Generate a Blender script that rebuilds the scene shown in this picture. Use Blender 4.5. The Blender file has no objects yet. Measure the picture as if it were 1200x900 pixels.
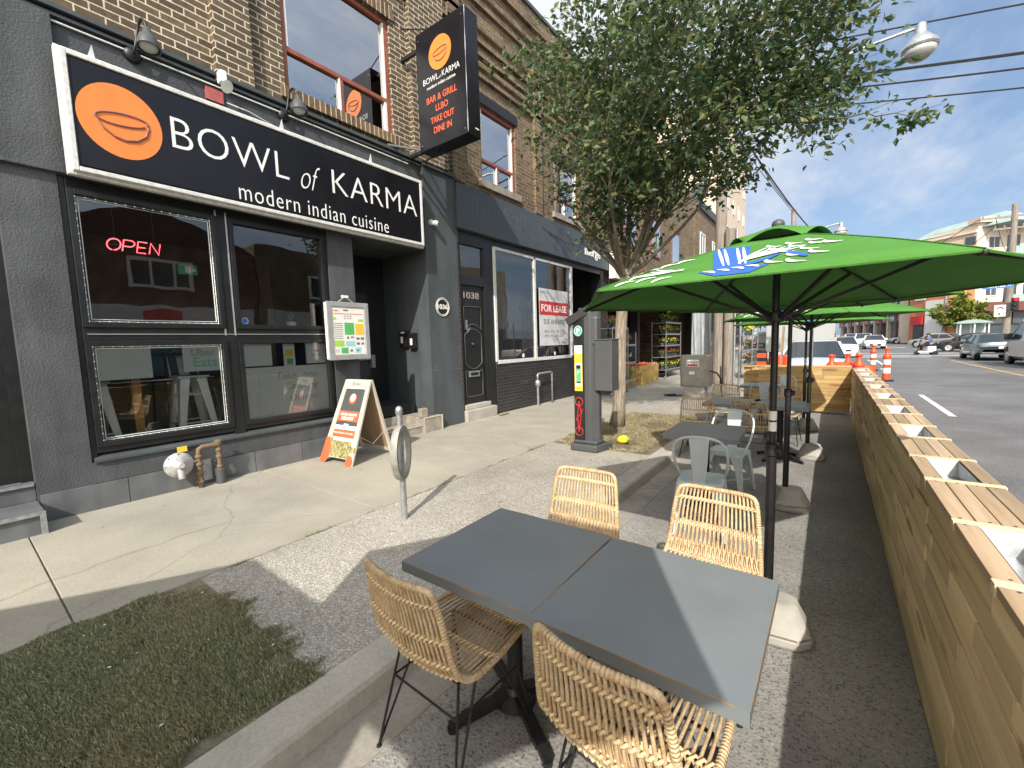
SUN_E = 4.0; SKY_MUL = 1.0; SKY_S = 0.15; EXPO = 0.5
import bpy, math, random
import numpy as np
from mathutils import Vector, Matrix
random.seed(7); rng = np.random.default_rng(7)
D = bpy.data; scn = bpy.context.scene; col = scn.collection
PI = math.pi; R = math.radians
V = Vector

# ------------------------------------------------------------------ materials
def newmat(name):
    m = D.materials.new(name); m.use_nodes = True
    nt = m.node_tree; b = nt.nodes['Principled BSDF']
    return m, nt, b
def N(nt, t, **kw):
    n = nt.nodes.new(t)
    for k, v in kw.items(): setattr(n, k, v)
    return n
def ramp(nt, fac, stops):
    r = N(nt, 'ShaderNodeValToRGB'); e = r.color_ramp.elements
    while len(e) < len(stops): e.new(0.5)
    for i, (p, c) in enumerate(stops):
        e[i].position = p; e[i].color = (*c, 1) if len(c) == 3 else c
    nt.links.new(fac, r.inputs[0]); return r.outputs[0]
def mixc(nt, fac, a, b, mode='MIX'):
    m = N(nt, 'ShaderNodeMix', data_type='RGBA', blend_type=mode)
    for s, val in ((0, fac), (6, a), (7, b)):
        if isinstance(val, (int, float)): m.inputs[s].default_value = val
        elif isinstance(val, tuple): m.inputs[s].default_value = (*val, 1)
        else: nt.links.new(val, m.inputs[s])
    return m.outputs[2]
def coords(nt, kind='Object', scale=(1, 1, 1)):
    t = N(nt, 'ShaderNodeTexCoord'); mp = N(nt, 'ShaderNodeMapping')
    mp.inputs['Scale'].default_value = scale
    nt.links.new(t.outputs[kind], mp.inputs[0]); return mp.outputs[0]
def noise(nt, vec, scale, detail=4, rough=0.55):
    n = N(nt, 'ShaderNodeTexNoise'); n.inputs['Scale'].default_value = scale
    n.inputs['Detail'].default_value = detail; n.inputs['Roughness'].default_value = rough
    nt.links.new(vec, n.inputs['Vector']); return n.outputs[0]
def bump(nt, b, h, strength, dist=0.01, prev=None):
    n = N(nt, 'ShaderNodeBump'); n.inputs['Strength'].default_value = strength
    n.inputs['Distance'].default_value = dist
    nt.links.new(h, n.inputs['Height'])
    if prev is not None: nt.links.new(prev, n.inputs['Normal'])
    nt.links.new(n.outputs[0], b.inputs['Normal']); return n.outputs[0]
def mk(name, c, rough=0.6, metal=0.0, var=0.12, scale=6, bscale=0, bstr=0.2, bdist=0.004, c2=None, kind='Object', sc=(1, 1, 1), spec=0.5, coat=0, emit=None, estr=0, stain=0):
    m, nt, b = newmat(name)
    vec = coords(nt, kind, sc)
    a = tuple(min(1, x * (1 - var)) for x in c); d = tuple(min(1, x * (1 + var)) for x in c)
    if c2: d = c2
    n = noise(nt, vec, scale, 5)
    colr = ramp(nt, n, [(0.32, a), (0.68, d)])
    if stain:      # broad blotches, rain streaks and a few pale scuffs
        colr = mixc(nt, stain, colr, ramp(nt, noise(nt, coords(nt, 'Object', (2.2, 2.2, .35)), 1.6, 6, .65), [(.32, (.62, .62, .6)), (.68, (1.4, 1.4, 1.38))]), 'MULTIPLY')
        sm = ramp(nt, noise(nt, coords(nt), 9, 8, .8), [(.66, (0, 0, 0)), (.72, (1, 1, 1))]); q = N(nt, 'ShaderNodeMath', operation='MULTIPLY'); q.inputs[1].default_value = .22 * stain; nt.links.new(sm, q.inputs[0])
        colr = mixc(nt, q.outputs[0], colr, (.3, .29, .27))
    nt.links.new(colr, b.inputs['Base Color'])
    rr = N(nt, 'ShaderNodeMapRange'); rr.inputs[3].default_value = max(0, rough - 0.08); rr.inputs[4].default_value = min(1, rough + 0.1)
    nt.links.new(n, rr.inputs[0]); nt.links.new(rr.outputs[0], b.inputs['Roughness'])
    b.inputs['Metallic'].default_value = metal
    b.inputs['Specular IOR Level'].default_value = spec
    b.inputs['Coat Weight'].default_value = coat
    if emit: b.inputs['Emission Color'].default_value = (*emit, 1); b.inputs['Emission Strength'].default_value = estr
    if bscale: bump(nt, b, noise(nt, vec, bscale, 4), bstr, bdist)
    return m
MT = {}
def reg(k, m): MT[k] = m; return m
reg('stucco', mk('dark_grey_stucco', (0.07, 0.076, 0.081), 0.6, var=0.2, scale=2.2, bscale=55, bstr=0.8, bdist=0.008, spec=0.35, stain=.55))
reg('stucco_smooth', mk('dark_grey_panel', (0.062, 0.072, 0.078), 0.55, var=0.14, scale=1.4, bscale=30, bstr=0.2, bdist=0.003, stain=.55))
reg('fascia', mk('charcoal_fascia', (0.06, 0.075, 0.088), 0.5, var=0.1, scale=1.2))
reg('tile', mk('grey_base_tile', (0.12, 0.128, 0.135), 0.5, var=0.15, scale=4, bscale=25, bstr=0.15, bdist=0.003, stain=.6))
reg('frame', mk('black_window_frame', (0.012, 0.013, 0.014), 0.38, var=0.2, scale=9))
reg('black', mk('black_metal', (0.012, 0.012, 0.013), 0.42, var=0.25, scale=20))
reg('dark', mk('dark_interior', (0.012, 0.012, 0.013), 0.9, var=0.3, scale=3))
reg('signblack', mk('sign_face_black', (0.01, 0.01, 0.013), 0.22, var=0.2, scale=2, bscale=1.6, bstr=0.35, bdist=0.02, coat=0.0, spec=0.32))
reg('white', mk('white_vinyl', (0.8, 0.8, 0.78), 0.4, var=0.03))
reg('signframe', mk('white_sign_frame', (0.62, 0.62, 0.6), 0.4, var=0.12, scale=20, c2=(0.75, 0.75, 0.73)))
reg('orange', mk('orange_vinyl', (0.85, 0.24, 0.05), 0.4, var=0.05))
reg('brownline', mk('logo_line', (0.28, 0.12, 0.09), 0.4, var=0.05))
reg('steel', mk('galvanised_steel', (0.42, 0.44, 0.45), 0.42, 0.75, var=0.2, scale=25, bscale=60, bstr=0.1, bdist=0.002))
reg('regulator', mk('pale_grey_cast_housing', (0.42, 0.42, 0.41), 0.5, 0.2, var=.2, scale=18))
reg('castgrey', mk('cast_aluminium_grey', (0.3, 0.29, 0.26), 0.6, 0.3, var=0.2, scale=20, bscale=80, bstr=0.2))
reg('chrome', mk('silver_paint', (0.6, 0.6, 0.6), 0.3, 0.6, var=0.08))
reg('concrete', mk('planter_concrete', (0.4, 0.38, 0.34), 0.85, var=0.15, scale=6, bscale=60, bstr=0.4, bdist=0.004))
reg('stone', mk('kerb_stone_tile', (0.3, 0.27, 0.22), 0.8, var=0.25, scale=7, bscale=30, bstr=0.3))
reg('tolix', mk('pale_grey_painted_steel', (0.56, 0.62, 0.63), 0.4, 0.05, var=0.06, scale=8, coat=0.2))
reg('tolixwhite', mk('white_painted_steel', (0.8, 0.83, 0.8), 0.4, 0.1, var=0.06, scale=8))
reg('tabletop', mk('charcoal_laminate', (0.185, 0.205, 0.215), 0.42, var=0.07, scale=2.2, bscale=900, bstr=0.12, bdist=0.0005, spec=0.5, stain=.16))
reg('copper', mk('reddish_brown_window_frame', (0.27, 0.085, 0.055), 0.5, var=0.2, scale=8))
reg('rust', mk('rusty_pipe', (0.3, 0.24, 0.16), 0.75, 0.2, var=0.5, scale=18, c2=(0.2, 0.13, 0.08), bscale=60, bstr=0.3))
reg('yellow', mk('yellow_label', (0.75, 0.55, 0.04), 0.5, var=0.05))
reg('fadedred', mk('faded_red_plate', (0.4, 0.1, 0.1), 0.6, var=.2, scale=20))
reg('red', mk('red_print', (0.55, 0.03, 0.03), 0.5, var=0.05))
reg('redorange', mk('orange_red_print', (0.72, 0.12, 0.05), 0.5, var=0.06))
reg('green', mk('green_print', (0.1, 0.42, 0.12), 0.5, var=0.06))
reg('lime', mk('lime_print', (0.36, 0.6, 0.08), 0.5, var=0.06))
reg('teal', mk('light_blue_print', (0.3, 0.6, 0.65), 0.5, var=0.06))
reg('amber', mk('amber_print', (0.8, 0.5, 0.06), 0.5, var=0.06))
reg('greytext', mk('grey_print', (0.15, 0.15, 0.16), 0.5, var=0.05))
reg('filmtext', mk('etched_film_lettering', (0.4, 0.41, 0.4), 0.5, var=.25, scale=14))
reg('blacktext', mk('black_print', (0.02, 0.02, 0.02), 0.5, var=0.05))
reg('paper', mk('white_paper', (0.74, 0.74, 0.7), 0.6, var=0.05))
reg('poster', mk('poster_grey', (0.6, 0.6, 0.6), 0.5, var=0.12, scale=3))
reg('blue', mk('royal_blue_print', (0.03, 0.12, 0.5), 0.5, var=0.06))
reg('creamwood', mk('whitewashed_wood', (0.55, 0.5, 0.4), 0.65, var=0.15, scale=8, sc=(1, 1, 0.2)))
reg('plywood', mk('plywood_brown', (0.3, 0.2, 0.12), 0.7, var=0.15, scale=8, sc=(1, 1, 0.2)))
reg('wood_int', mk('orange_pine_post', (0.55, 0.28, 0.09), 0.55, var=0.2, scale=8, sc=(4, 4, 0.5)))
reg('orangeplastic', mk('orange_plastic', (0.75, 0.08, 0.02), 0.45, var=0.08))
reg('reflwhite', mk('reflective_white_band', (0.8, 0.8, 0.8), 0.4, var=0.05))
reg('bluefabric', mk('blue_upholstery', (0.03, 0.1, 0.14), 0.7))
reg('skin', mk('skin', (0.45, 0.27, 0.19), 0.55, var=0.05))
reg('clothblack', mk('black_cloth', (0.02, 0.02, 0.022), 0.9))
reg('clothblue', mk('blue_cloth', (0.06, 0.14, 0.35), 0.9))
reg('hair', mk('brown_hair', (0.06, 0.035, 0.02), 0.7))
reg('utility', mk('weathered_pole_wood', (0.24, 0.21, 0.18), 0.85, var=0.35, scale=5, sc=(6, 6, 0.35), bscale=14, bstr=0.5, bdist=0.01))
reg('kiosk', mk('charcoal_kiosk_paint', (0.07, 0.074, 0.076), 0.45, var=0.08, scale=3))
reg('cabinet', mk('stainless_cabinet', (0.32, 0.31, 0.28), 0.42, 0.7, var=0.2, scale=4))
reg('cardboard', mk('printed_cardboard', (0.5, 0.28, 0.12), 0.8, var=0.35, scale=9, c2=(0.6, 0.45, 0.1)))
reg('tarp', mk('grey_plastic_sheet', (0.33, 0.36, 0.37), 0.35, var=0.25, scale=2.5, sc=(3, 3, 0.6), bscale=2.5, bstr=0.8, bdist=0.1))
reg('kraft', mk('cream_render', (0.58, 0.47, 0.36), 0.85, var=0.06, scale=0.6))
reg('cream', mk('pale_cream_render', (0.62, 0.54, 0.44), 0.85, var=0.06, scale=0.6))
reg('terracotta', mk('terracotta_panel', (0.45, 0.17, 0.09), 0.85, var=0.1, scale=0.8))
reg('copperroof', mk('pale_green_copper_roof', (0.28, 0.37, 0.36), 0.7, var=0.12, scale=0.4, sc=(1, 1, 1)))
reg('glassdark', mk('far_window_glass', (0.05, 0.065, 0.075), 0.12, var=0.3, scale=0.7))
reg('balcony', mk('pale_balcony_glass', (0.3, 0.38, 0.38), 0.25, var=0.1))
reg('rubber', mk('tyre_rubber', (0.015, 0.015, 0.016), 0.8))
reg('carwhite', mk('white_car_paint', (0.7, 0.71, 0.72), 0.3, var=0.02, coat=0.6))
reg('cargrey', mk('slate_grey_car_paint', (0.09, 0.12, 0.13), 0.3, 0.4, var=0.05, coat=0.7))
reg('carblack', mk('black_car_paint', (0.015, 0.018, 0.02), 0.25, 0.2, var=0.05, coat=0.7))
reg('carsilver', mk('silver_car_paint', (0.42, 0.42, 0.41), 0.3, 0.5, var=0.03, coat=0.5))
reg('carbeige', mk('pale_gold_grey_paint', (0.5, 0.47, 0.42), 0.35, 0.3, var=0.03, coat=0.5))
reg('carglass', mk('tinted_car_glass', (0.03, 0.035, 0.04), 0.06, var=0.1, spec=0.8))
reg('taillight', mk('red_lamp_lens', (0.5, 0.02, 0.02), 0.2, var=0.05))
reg('headlight', mk('clear_lamp_lens', (0.7, 0.72, 0.72), 0.12, var=0.05, spec=0.9))
reg('truckgrey', mk('pale_grey_truck_panel', (0.36, 0.38, 0.38), 0.5, var=0.05, scale=0.8))
reg('greenflower', mk('potted_foliage', (0.06, 0.12, 0.03), 0.7, var=0.4, scale=20))
reg('yellowflower', mk('yellow_petals', (0.75, 0.6, 0.05), 0.7, var=0.1))
reg('pinkflower', mk('pink_petals', (0.5, 0.12, 0.16), 0.7, var=0.2, scale=20))
reg('redflower', mk('red_petals', (0.5, 0.06, 0.03), 0.7, var=0.2, scale=20))
reg('lampwhite', mk('opal_lamp_glass', (0.4, 0.41, 0.4), 0.2, var=0.05))
reg('ledwhite', mk('tiny_led_bulb', (0.8, 0.9, 0.85), 0.3, emit=(0.85, 1.0, 0.92), estr=0.5))
reg('neonred', mk('red_neon_tube', (0.8, 0.1, 0.1), 0.3, emit=(1.0, 0.10, 0.12), estr=3.0))
reg('neongreen', mk('green_print_text', (0.25, 0.62, 0.4), 0.4))
reg('redbrick2', mk('dark_red_render', (0.14, 0.05, 0.04), 0.8))
reg('bluesign', mk('blue_street_sign', (0.04, 0.16, 0.5), 0.4, var=0.04))
reg('ghost', mk('faded_letter_trace', (0.12, 0.125, 0.13), 0.6, var=0.25, scale=14))
reg('camwhite', mk('camera_housing', (0.55, 0.54, 0.5), 0.4))
reg('sheetyellow', mk('yellow_tulip_toy', (0.8, 0.75, 0.04), 0.5, var=0.08))

def brick(name, c1, c2, mortar, w=0.215, h=0.072, gap=0.011, bias=0.0, axis='x', rough=0.85):
    m, nt, b = newmat(name)
    t = N(nt, 'ShaderNodeTexCoord'); s = N(nt, 'ShaderNodeSeparateXYZ'); nt.links.new(t.outputs['Object'], s.inputs[0])
    ad = N(nt, 'ShaderNodeMath', operation='ADD'); nt.links.new(s.outputs[0], ad.inputs[0]); nt.links.new(s.outputs[1], ad.inputs[1])
    cb = N(nt, 'ShaderNodeCombineXYZ'); nt.links.new(ad.outputs[0], cb.inputs[0]); nt.links.new(s.outputs[2], cb.inputs[1])
    wob = N(nt, 'ShaderNodeTexNoise'); wob.inputs['Scale'].default_value = 7; nt.links.new(t.outputs['Object'], wob.inputs[0])
    vadd = N(nt, 'ShaderNodeVectorMath', operation='MULTIPLY_ADD'); nt.links.new(wob.outputs[1], vadd.inputs[0]); vadd.inputs[1].default_value = (0.008, 0.006, 0); nt.links.new(cb.outputs[0], vadd.inputs[2])
    br = N(nt, 'ShaderNodeTexBrick'); nt.links.new(vadd.outputs[0], br.inputs['Vector'])
    br.inputs['Scale'].default_value = 1; br.inputs['Brick Width'].default_value = w; br.inputs['Row Height'].default_value = h
    br.inputs['Mortar Size'].default_value = gap / 2; br.inputs['Mortar Smooth'].default_value = 0.15; br.inputs['Bias'].default_value = bias
    br.inputs['Color1'].default_value = (*c1, 1); br.inputs['Color2'].default_value = (*c2, 1); br.inputs['Mortar'].default_value = (*mortar, 1)
    n = noise(nt, t.outputs['Object'], 18, 5); n2 = noise(nt, t.outputs['Object'], 0.9, 4)
    cc = mixc(nt, 0.75, br.outputs[0], ramp(nt, n, [(0.3, (0.6, 0.6, 0.6)), (0.7, (1.3, 1.25, 1.2))]), 'MULTIPLY')
    cc = mixc(nt, 0.8, cc, ramp(nt, n2, [(0.3, (0.75, 0.75, 0.75)), (0.7, (1.15, 1.15, 1.15))]), 'MULTIPLY')
    nt.links.new(cc, b.inputs['Base Color']); b.inputs['Roughness'].default_value = rough
    inv = N(nt, 'ShaderNodeMath', operation='SUBTRACT'); inv.inputs[0].default_value = 1; nt.links.new(br.outputs[1], inv.inputs[1])
    p = bump(nt, b, inv.outputs[0], 0.9, 0.012); bump(nt, b, n, 0.3, 0.006, p)
    return m
reg('brick', brick('brown_rug_brick', (0.155, 0.115, 0.07), (0.075, 0.055, 0.037), (0.62, 0.55, 0.42), w=.225, h=.078, gap=.015))
reg('brick2', brick('tan_brown_brick', (0.22, 0.155, 0.09), (0.1, 0.072, 0.045), (0.34, 0.29, 0.21), w=.225, h=.078))
reg('blackbrick', brick('black_glazed_brick', (0.02, 0.021, 0.023), (0.035, 0.036, 0.038), (0.09, 0.09, 0.09), rough=0.35))
reg('redbrick', brick('dark_red_brick', (0.13, 0.055, 0.04), (0.08, 0.04, 0.03), (0.16, 0.14, 0.12)))
reg('farbrick', brick('grey_brown_brick', (0.2, 0.12, 0.1), (0.14, 0.1, 0.09), (0.2, 0.17, 0.15), w=0.4, h=0.15))
reg('soldier', brick('brown_soldier_brick', (0.2, 0.135, 0.07), (0.1, 0.065, 0.04), (0.6, 0.52, 0.38), w=0.08, h=0.5, gap=.015))

def aggregate(name, matrix, stones, scale, cover=0.5, bstr=0.5, patch=0.15, pits=None):
    m, nt, b = newmat(name); vec = coords(nt)
    vo = N(nt, 'ShaderNodeTexVoronoi', feature='F1'); vo.inputs['Scale'].default_value = scale; nt.links.new(vec, vo.inputs['Vector'])
    vo.inputs['Randomness'].default_value = 1
    sp = N(nt, 'ShaderNodeSeparateColor'); nt.links.new(vo.outputs['Color'], sp.inputs[0])
    sc_ = ramp(nt, sp.outputs[0], stones)
    edge = ramp(nt, vo.outputs['Distance'], [(cover, (0, 0, 0)), (min(1, cover + 0.18), (1, 1, 1))])
    c = mixc(nt, edge, sc_, matrix)
    n = noise(nt, vec, 1.1, 6, 0.6)
    c = mixc(nt, 1.0, c, ramp(nt, n, [(0.3, (1 - patch,) * 3), (0.7, (1 + patch,) * 3)]), 'MULTIPLY')
    n3 = noise(nt, vec, 0.35, 7, 0.7); c = mixc(nt, .9, c, ramp(nt, n3, [(0.36, (.78, .77, .75)), (0.6, (1.1, 1.1, 1.1))]), 'MULTIPLY')
    gm = N(nt, 'ShaderNodeTexVoronoi'); gm.inputs['Scale'].default_value = 1.7; nt.links.new(vec, gm.inputs['Vector']); c = mixc(nt, .55, c, ramp(nt, gm.outputs['Distance'], [(.035, (.35,) * 3), (.06, (1, 1, 1))]), 'MULTIPLY')
    n2 = noise(nt, vec, 200, 2)
    c = mixc(nt, 0.35, c, ramp(nt, n2, [(0.3, (0.7,) * 3), (0.7, (1.25,) * 3)]), 'MULTIPLY')
    nt.links.new(c, b.inputs['Base Color']); b.inputs['Roughness'].default_value = 0.8
    p = bump(nt, b, vo.outputs['Distance'], -bstr if False else bstr, 0.006)
    return m
reg('patio', aggregate('worn_exposed_aggregate_concrete', (0.3, 0.29, 0.27), [(0.0, (0.11, 0.11, 0.112)), (0.35, (0.23, 0.22, 0.205)), (0.75, (0.29, 0.28, 0.26)), (1.0, (0.38, 0.365, 0.34))], 75, 0.4, 0.4))
reg('pebble', aggregate('washed_pebble_paving', (0.3, 0.28, 0.24), [(0.0, (0.24, 0.22, 0.19)), (0.4, (0.38, 0.35, 0.3)), (0.8, (0.48, 0.445, 0.385)), (1.0, (0.6, 0.57, 0.52))], 88, 0.5, 0.8, 0.12))
reg('asphalt', aggregate('worn_asphalt', (0.13, 0.132, 0.138), [(0.0, (0.08, 0.08, 0.085)), (0.6, (0.15, 0.15, 0.155)), (1.0, (0.28, 0.28, 0.28))], 120, 0.4, 0.3, 0.16))

def concrete(name, c, stain=0.15, sc=1.0):
    m, nt, b = newmat(name); vec = coords(nt)
    n = noise(nt, vec, 2.2 * sc, 7, 0.62); n2 = noise(nt, vec, 60, 4, 0.7); n3 = noise(nt, vec, 0.55, 3)
    cc = ramp(nt, n, [(0.25, tuple(x * (1 - stain) for x in c)), (0.75, tuple(x * (1 + stain) for x in c))])
    cc = mixc(nt, 0.7, cc, ramp(nt, n2, [(0.3, (0.78,) * 3), (0.7, (1.18,) * 3)]), 'MULTIPLY')
    cc = mixc(nt, 1.0, cc, ramp(nt, n3, [(0.35, (0.88, 0.88, 0.9)), (0.65, (1.08, 1.06, 1.02))]), 'MULTIPLY')
    spots = N(nt, 'ShaderNodeTexVoronoi'); spots.inputs['Scale'].default_value = 2.3; nt.links.new(vec, spots.inputs['Vector'])
    sm = ramp(nt, spots.outputs['Distance'], [(0.03, (0.45,) * 3), (0.05, (1, 1, 1))])
    cc = mixc(nt, 0.8, cc, sm, 'MULTIPLY')
    # long thin cracks
    vo = N(nt, 'ShaderNodeTexVoronoi', feature='DISTANCE_TO_EDGE'); vo.inputs['Scale'].default_value = 0.33
    wv = N(nt, 'ShaderNodeVectorMath', operation='MULTIPLY_ADD'); nn = N(nt, 'ShaderNodeTexNoise'); nn.inputs['Scale'].default_value = 3; nt.links.new(vec, nn.inputs[0])
    nt.links.new(nn.outputs[1], wv.inputs[0]); wv.inputs[1].default_value = (0.3, 0.3, 0); nt.links.new(vec, wv.inputs[2]); nt.links.new(wv.outputs[0], vo.inputs['Vector'])
    ck = ramp(nt, vo.outputs[0], [(0.0, (0.5,) * 3), (0.0035, (1, 1, 1))])
    cc = mixc(nt, 0.5, cc, ck, 'MULTIPLY')
    nt.links.new(cc, b.inputs['Base Color']); b.inputs['Roughness'].default_value = 0.85
    bump(nt, b, n2, 0.35, 0.004)
    return m
reg('sidewalk', concrete('sidewalk_concrete', (0.345, 0.325, 0.27), 0.1))  # the concrete's own yellowish grey
reg('kerb', concrete('kerb_concrete', (0.42, 0.4, 0.355), 0.2))
reg('gutter', concrete('gutter_concrete', (0.3, 0.28, 0.25), 0.3))
reg('paint_white', concrete('worn_white_road_paint', (0.6, 0.6, 0.58), 0.15))
reg('paint_yellow', concrete('worn_yellow_road_paint', (0.55, 0.36, 0.12), 0.12))

def woodmat(name, c1, c2, along='y', stamp=False, big=0.15):
    m, nt, b = newmat(name)
    s = {'y': (28, 1.6, 28), 'x': (1.6, 28, 28), 'z': (28, 28, 1.6)}[along]
    vec = coords(nt, 'Object', s); v0 = coords(nt)
    n = noise(nt, vec, 1.0, 6, 0.6)
    cc = ramp(nt, n, [(0.3, c1), (0.72, c2)])
    nb = noise(nt, coords(nt, 'Object', {'y': (6, .5, 10.5), 'x': (.5, 6, 10.5), 'z': (6, 6, .5)}[along]), 1.0, 2)
    cc = mixc(nt, 1.0, cc, ramp(nt, nb, [(0.3, (1 - big,) * 3), (0.7, (1 + big, 1 + big * .9, 1 + big * .7))]), 'MULTIPLY')
    if stamp:   # dark end grain blocks and knots scattered along the lumber courses
        br = N(nt, 'ShaderNodeTexVoronoi'); br.inputs['Scale'].default_value = 1
        mp = coords(nt, 'Object', {'y': (1, 2.2, 11.1), 'x': (2.2, 1, 11.1)}[along]); nt.links.new(mp, br.inputs['Vector'])
        sp = N(nt, 'ShaderNodeSeparateColor'); nt.links.new(br.outputs['Color'], sp.inputs[0])
        m1 = ramp(nt, sp.outputs[1], [(0.80, (0, 0, 0)), (0.83, (1, 1, 1))])
        m2 = ramp(nt, br.outputs['Distance'], [(0.26, (1, 1, 1)), (0.34, (0, 0, 0))])
        mm = mixc(nt, 1.0, m1, m2, 'MULTIPLY')
        dk = mixc(nt, 1.0, cc, (0.62, 0.5, 0.42), 'MULTIPLY')
        cc = mixc(nt, mm, cc, dk)
    g = N(nt, 'ShaderNodeNewGeometry'); cc = mixc(nt, 1.0, cc, ramp(nt, g.outputs['Random Per Island'], [(0, (.78, .76, .72)), (.5, (1, .98, .95)), (1, (1.2, 1.2, 1.2))]), 'MULTIPLY')
    nt.links.new(cc, b.inputs['Base Color']); b.inputs['Roughness'].default_value = 0.7
    bump(nt, b, n, 0.25, 0.003)
    return m
reg('pine', woodmat('fresh_pine_lumber', (0.66, 0.5, 0.26), (0.8, 0.65, 0.4), 'y', True, .1))
reg('pinex', woodmat('fresh_pine_lumber_end_wall', (0.42, 0.27, 0.1), (0.56, 0.4, 0.19), 'x', True))
reg('deck', woodmat('brown_treated_deck_board', (0.38, 0.27, 0.17), (0.56, 0.43, 0.3), 'y'))
reg('palepine', woodmat('pale_pine_batten', (0.62, 0.5, 0.32), (0.75, 0.64, 0.44), 'x'))

def rattanmat():
    m, nt, b = newmat('honey_rattan_cane'); vec = coords(nt)
    n = noise(nt, vec, 22, 4); n2 = noise(nt, vec, 140, 3)
    cc = ramp(nt, n, [(0.25, (0.42, 0.28, 0.14)), (0.55, (0.62, 0.46, 0.27)), (0.8, (0.72, 0.57, 0.37))])
    cc = mixc(nt, 0.7, cc, ramp(nt, n2, [(0.35, (0.65, 0.6, 0.55)), (0.65, (1.1, 1.1, 1.1))]), 'MULTIPLY')
    nt.links.new(cc, b.inputs['Base Color']); b.inputs['Roughness'].default_value = 0.42
    bump(nt, b, n2, 0.2, 0.002); return m
reg('rattan', rattanmat())
reg('rattanbind', mk('pale_rattan_binding', (0.72, 0.55, 0.32), 0.5, var=0.2, scale=60, bscale=160, bstr=0.6, bdist=0.003))
reg('rattangrey', mk('dull_brown_rattan_cane', (0.45, 0.33, 0.2), 0.55, var=0.3, scale=30))

def glassmat(name, tint=(0.95, 0.97, 0.96), boost=0.05, rough=0.0):
    m = D.materials.new(name); m.use_nodes = True; nt = m.node_tree; nt.nodes.clear()
    o = N(nt, 'ShaderNodeOutputMaterial'); mx = N(nt, 'ShaderNodeMixShader'); tr = N(nt, 'ShaderNodeBsdfTransparent'); gl = N(nt, 'ShaderNodeBsdfGlossy')
    tr.inputs[0].default_value = (*tint, 1); gl.inputs['Roughness'].default_value = rough
    fr = N(nt, 'ShaderNodeFresnel'); fr.inputs[0].default_value = 1.5
    ml = N(nt, 'ShaderNodeMath', operation='MULTIPLY_ADD'); ml.inputs[1].default_value = 2.2; ml.inputs[2].default_value = boost; ml.use_clamp = True
    nt.links.new(fr.outputs[0], ml.inputs[0]); nt.links.new(ml.outputs[0], mx.inputs[0]); nt.links.new(tr.outputs[0], mx.inputs[1]); nt.links.new(gl.outputs[0], mx.inputs[2])
    # slight waviness of old panes
    vec = coords(nt); n = noise(nt, vec, 1.3, 2); bp = N(nt, 'ShaderNodeBump'); bp.inputs['Strength'].default_value = 0.12; bp.inputs['Distance'].default_value = 0.02
    nt.links.new(n, bp.inputs['Height']); nt.links.new(bp.outputs[0], gl.inputs['Normal'])
    nt.links.new(mx.outputs[0], o.inputs[0]); return m
reg('glass', glassmat('window_glass'))
reg('glassup', glassmat('upper_window_glass', (0.5, 0.55, 0.57), 0.5))
reg('frost', mk('frosted_film', (0.74, 0.76, 0.72), 0.45, var=0.1, scale=0.8))
reg('curtain', mk('pale_blue_curtain', (0.42, 0.47, 0.48), 0.9, var=0.25, scale=3, sc=(1, 9, 0.2)))

def canopymat():
    m, nt, b = newmat('bright_green_canvas'); vec = coords(nt)
    n = noise(nt, vec, 260, 2); nb = noise(nt, vec, 2.5, 3)
    cc = ramp(nt, nb, [(0.3, (0.068, 0.205, 0.036)), (0.7, (0.08, 0.235, 0.045))])
    nt.links.new(cc, b.inputs['Base Color']); b.inputs['Roughness'].default_value = 0.75; b.inputs['Specular IOR Level'].default_value = 0.2
    pb = bump(nt, b, n, 0.2, 0.001); wr = noise(nt, coords(nt, 'Object', (1.4, 1.4, 1)), 3.2, 4, .6); bump(nt, b, wr, .45, .05, pb)
    tl = N(nt, 'ShaderNodeBsdfTranslucent'); tl.inputs[0].default_value = (0.22, 0.5, 0.36, 1)
    mx = N(nt, 'ShaderNodeMixShader'); mx.inputs[0].default_value = 0.1
    o = nt.nodes['Material Output']
    nt.links.new(b.outputs[0], mx.inputs[1]); nt.links.new(tl.outputs[0], mx.inputs[2]); nt.links.new(mx.outputs[0], o.inputs[0])
    return m
reg('canopy', canopymat())

def leafmat(name, a, b_, c, trans=0.3):
    m, nt, b = newmat(name)
    g = N(nt, 'ShaderNodeNewGeometry')
    cc = ramp(nt, g.outputs['Random Per Island'], [(0.0, a), (0.6, b_), (1.0, c)])
    nt.links.new(cc, b.inputs['Base Color']); b.inputs['Roughness'].default_value = 0.5
    tl = N(nt, 'ShaderNodeBsdfTranslucent'); nt.links.new(cc, tl.inputs[0])
    mx = N(nt, 'ShaderNodeMixShader'); mx.inputs[0].default_value = trans
    nt.links.new(b.outputs[0], mx.inputs[1]); nt.links.new(tl.outputs[0], mx.inputs[2]); nt.links.new(mx.outputs[0], nt.nodes['Material Output'].inputs[0])
    return m
reg('leaf', leafmat('elm_leaves', (0.045, 0.09, 0.045), (0.09, 0.15, 0.06), (0.26, 0.27, 0.1), 0.42))
reg('leaf2', leafmat('yellow_green_leaves', (0.09, 0.14, 0.02), (0.2, 0.24, 0.03), (0.3, 0.3, 0.05)))
reg('grass', leafmat('clover_and_grass', (0.17, 0.2, 0.1), (0.3, 0.32, 0.17), (0.5, 0.47, 0.32), 0.3))
reg('drygrass', leafmat('dry_grass', (0.26, 0.23, 0.13), (0.4, 0.34, 0.2), (0.52, 0.43, 0.28), 0.2))
reg('soil', mk('brown_soil', (0.17, 0.125, 0.075), 0.95, var=0.4, scale=12, bscale=50, bstr=1, bdist=0.02))
reg('soilgreen', mk('mossy_soil', (0.2, 0.18, 0.12), 0.95, var=0.4, scale=12, bscale=50, bstr=1, bdist=0.02))
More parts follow.
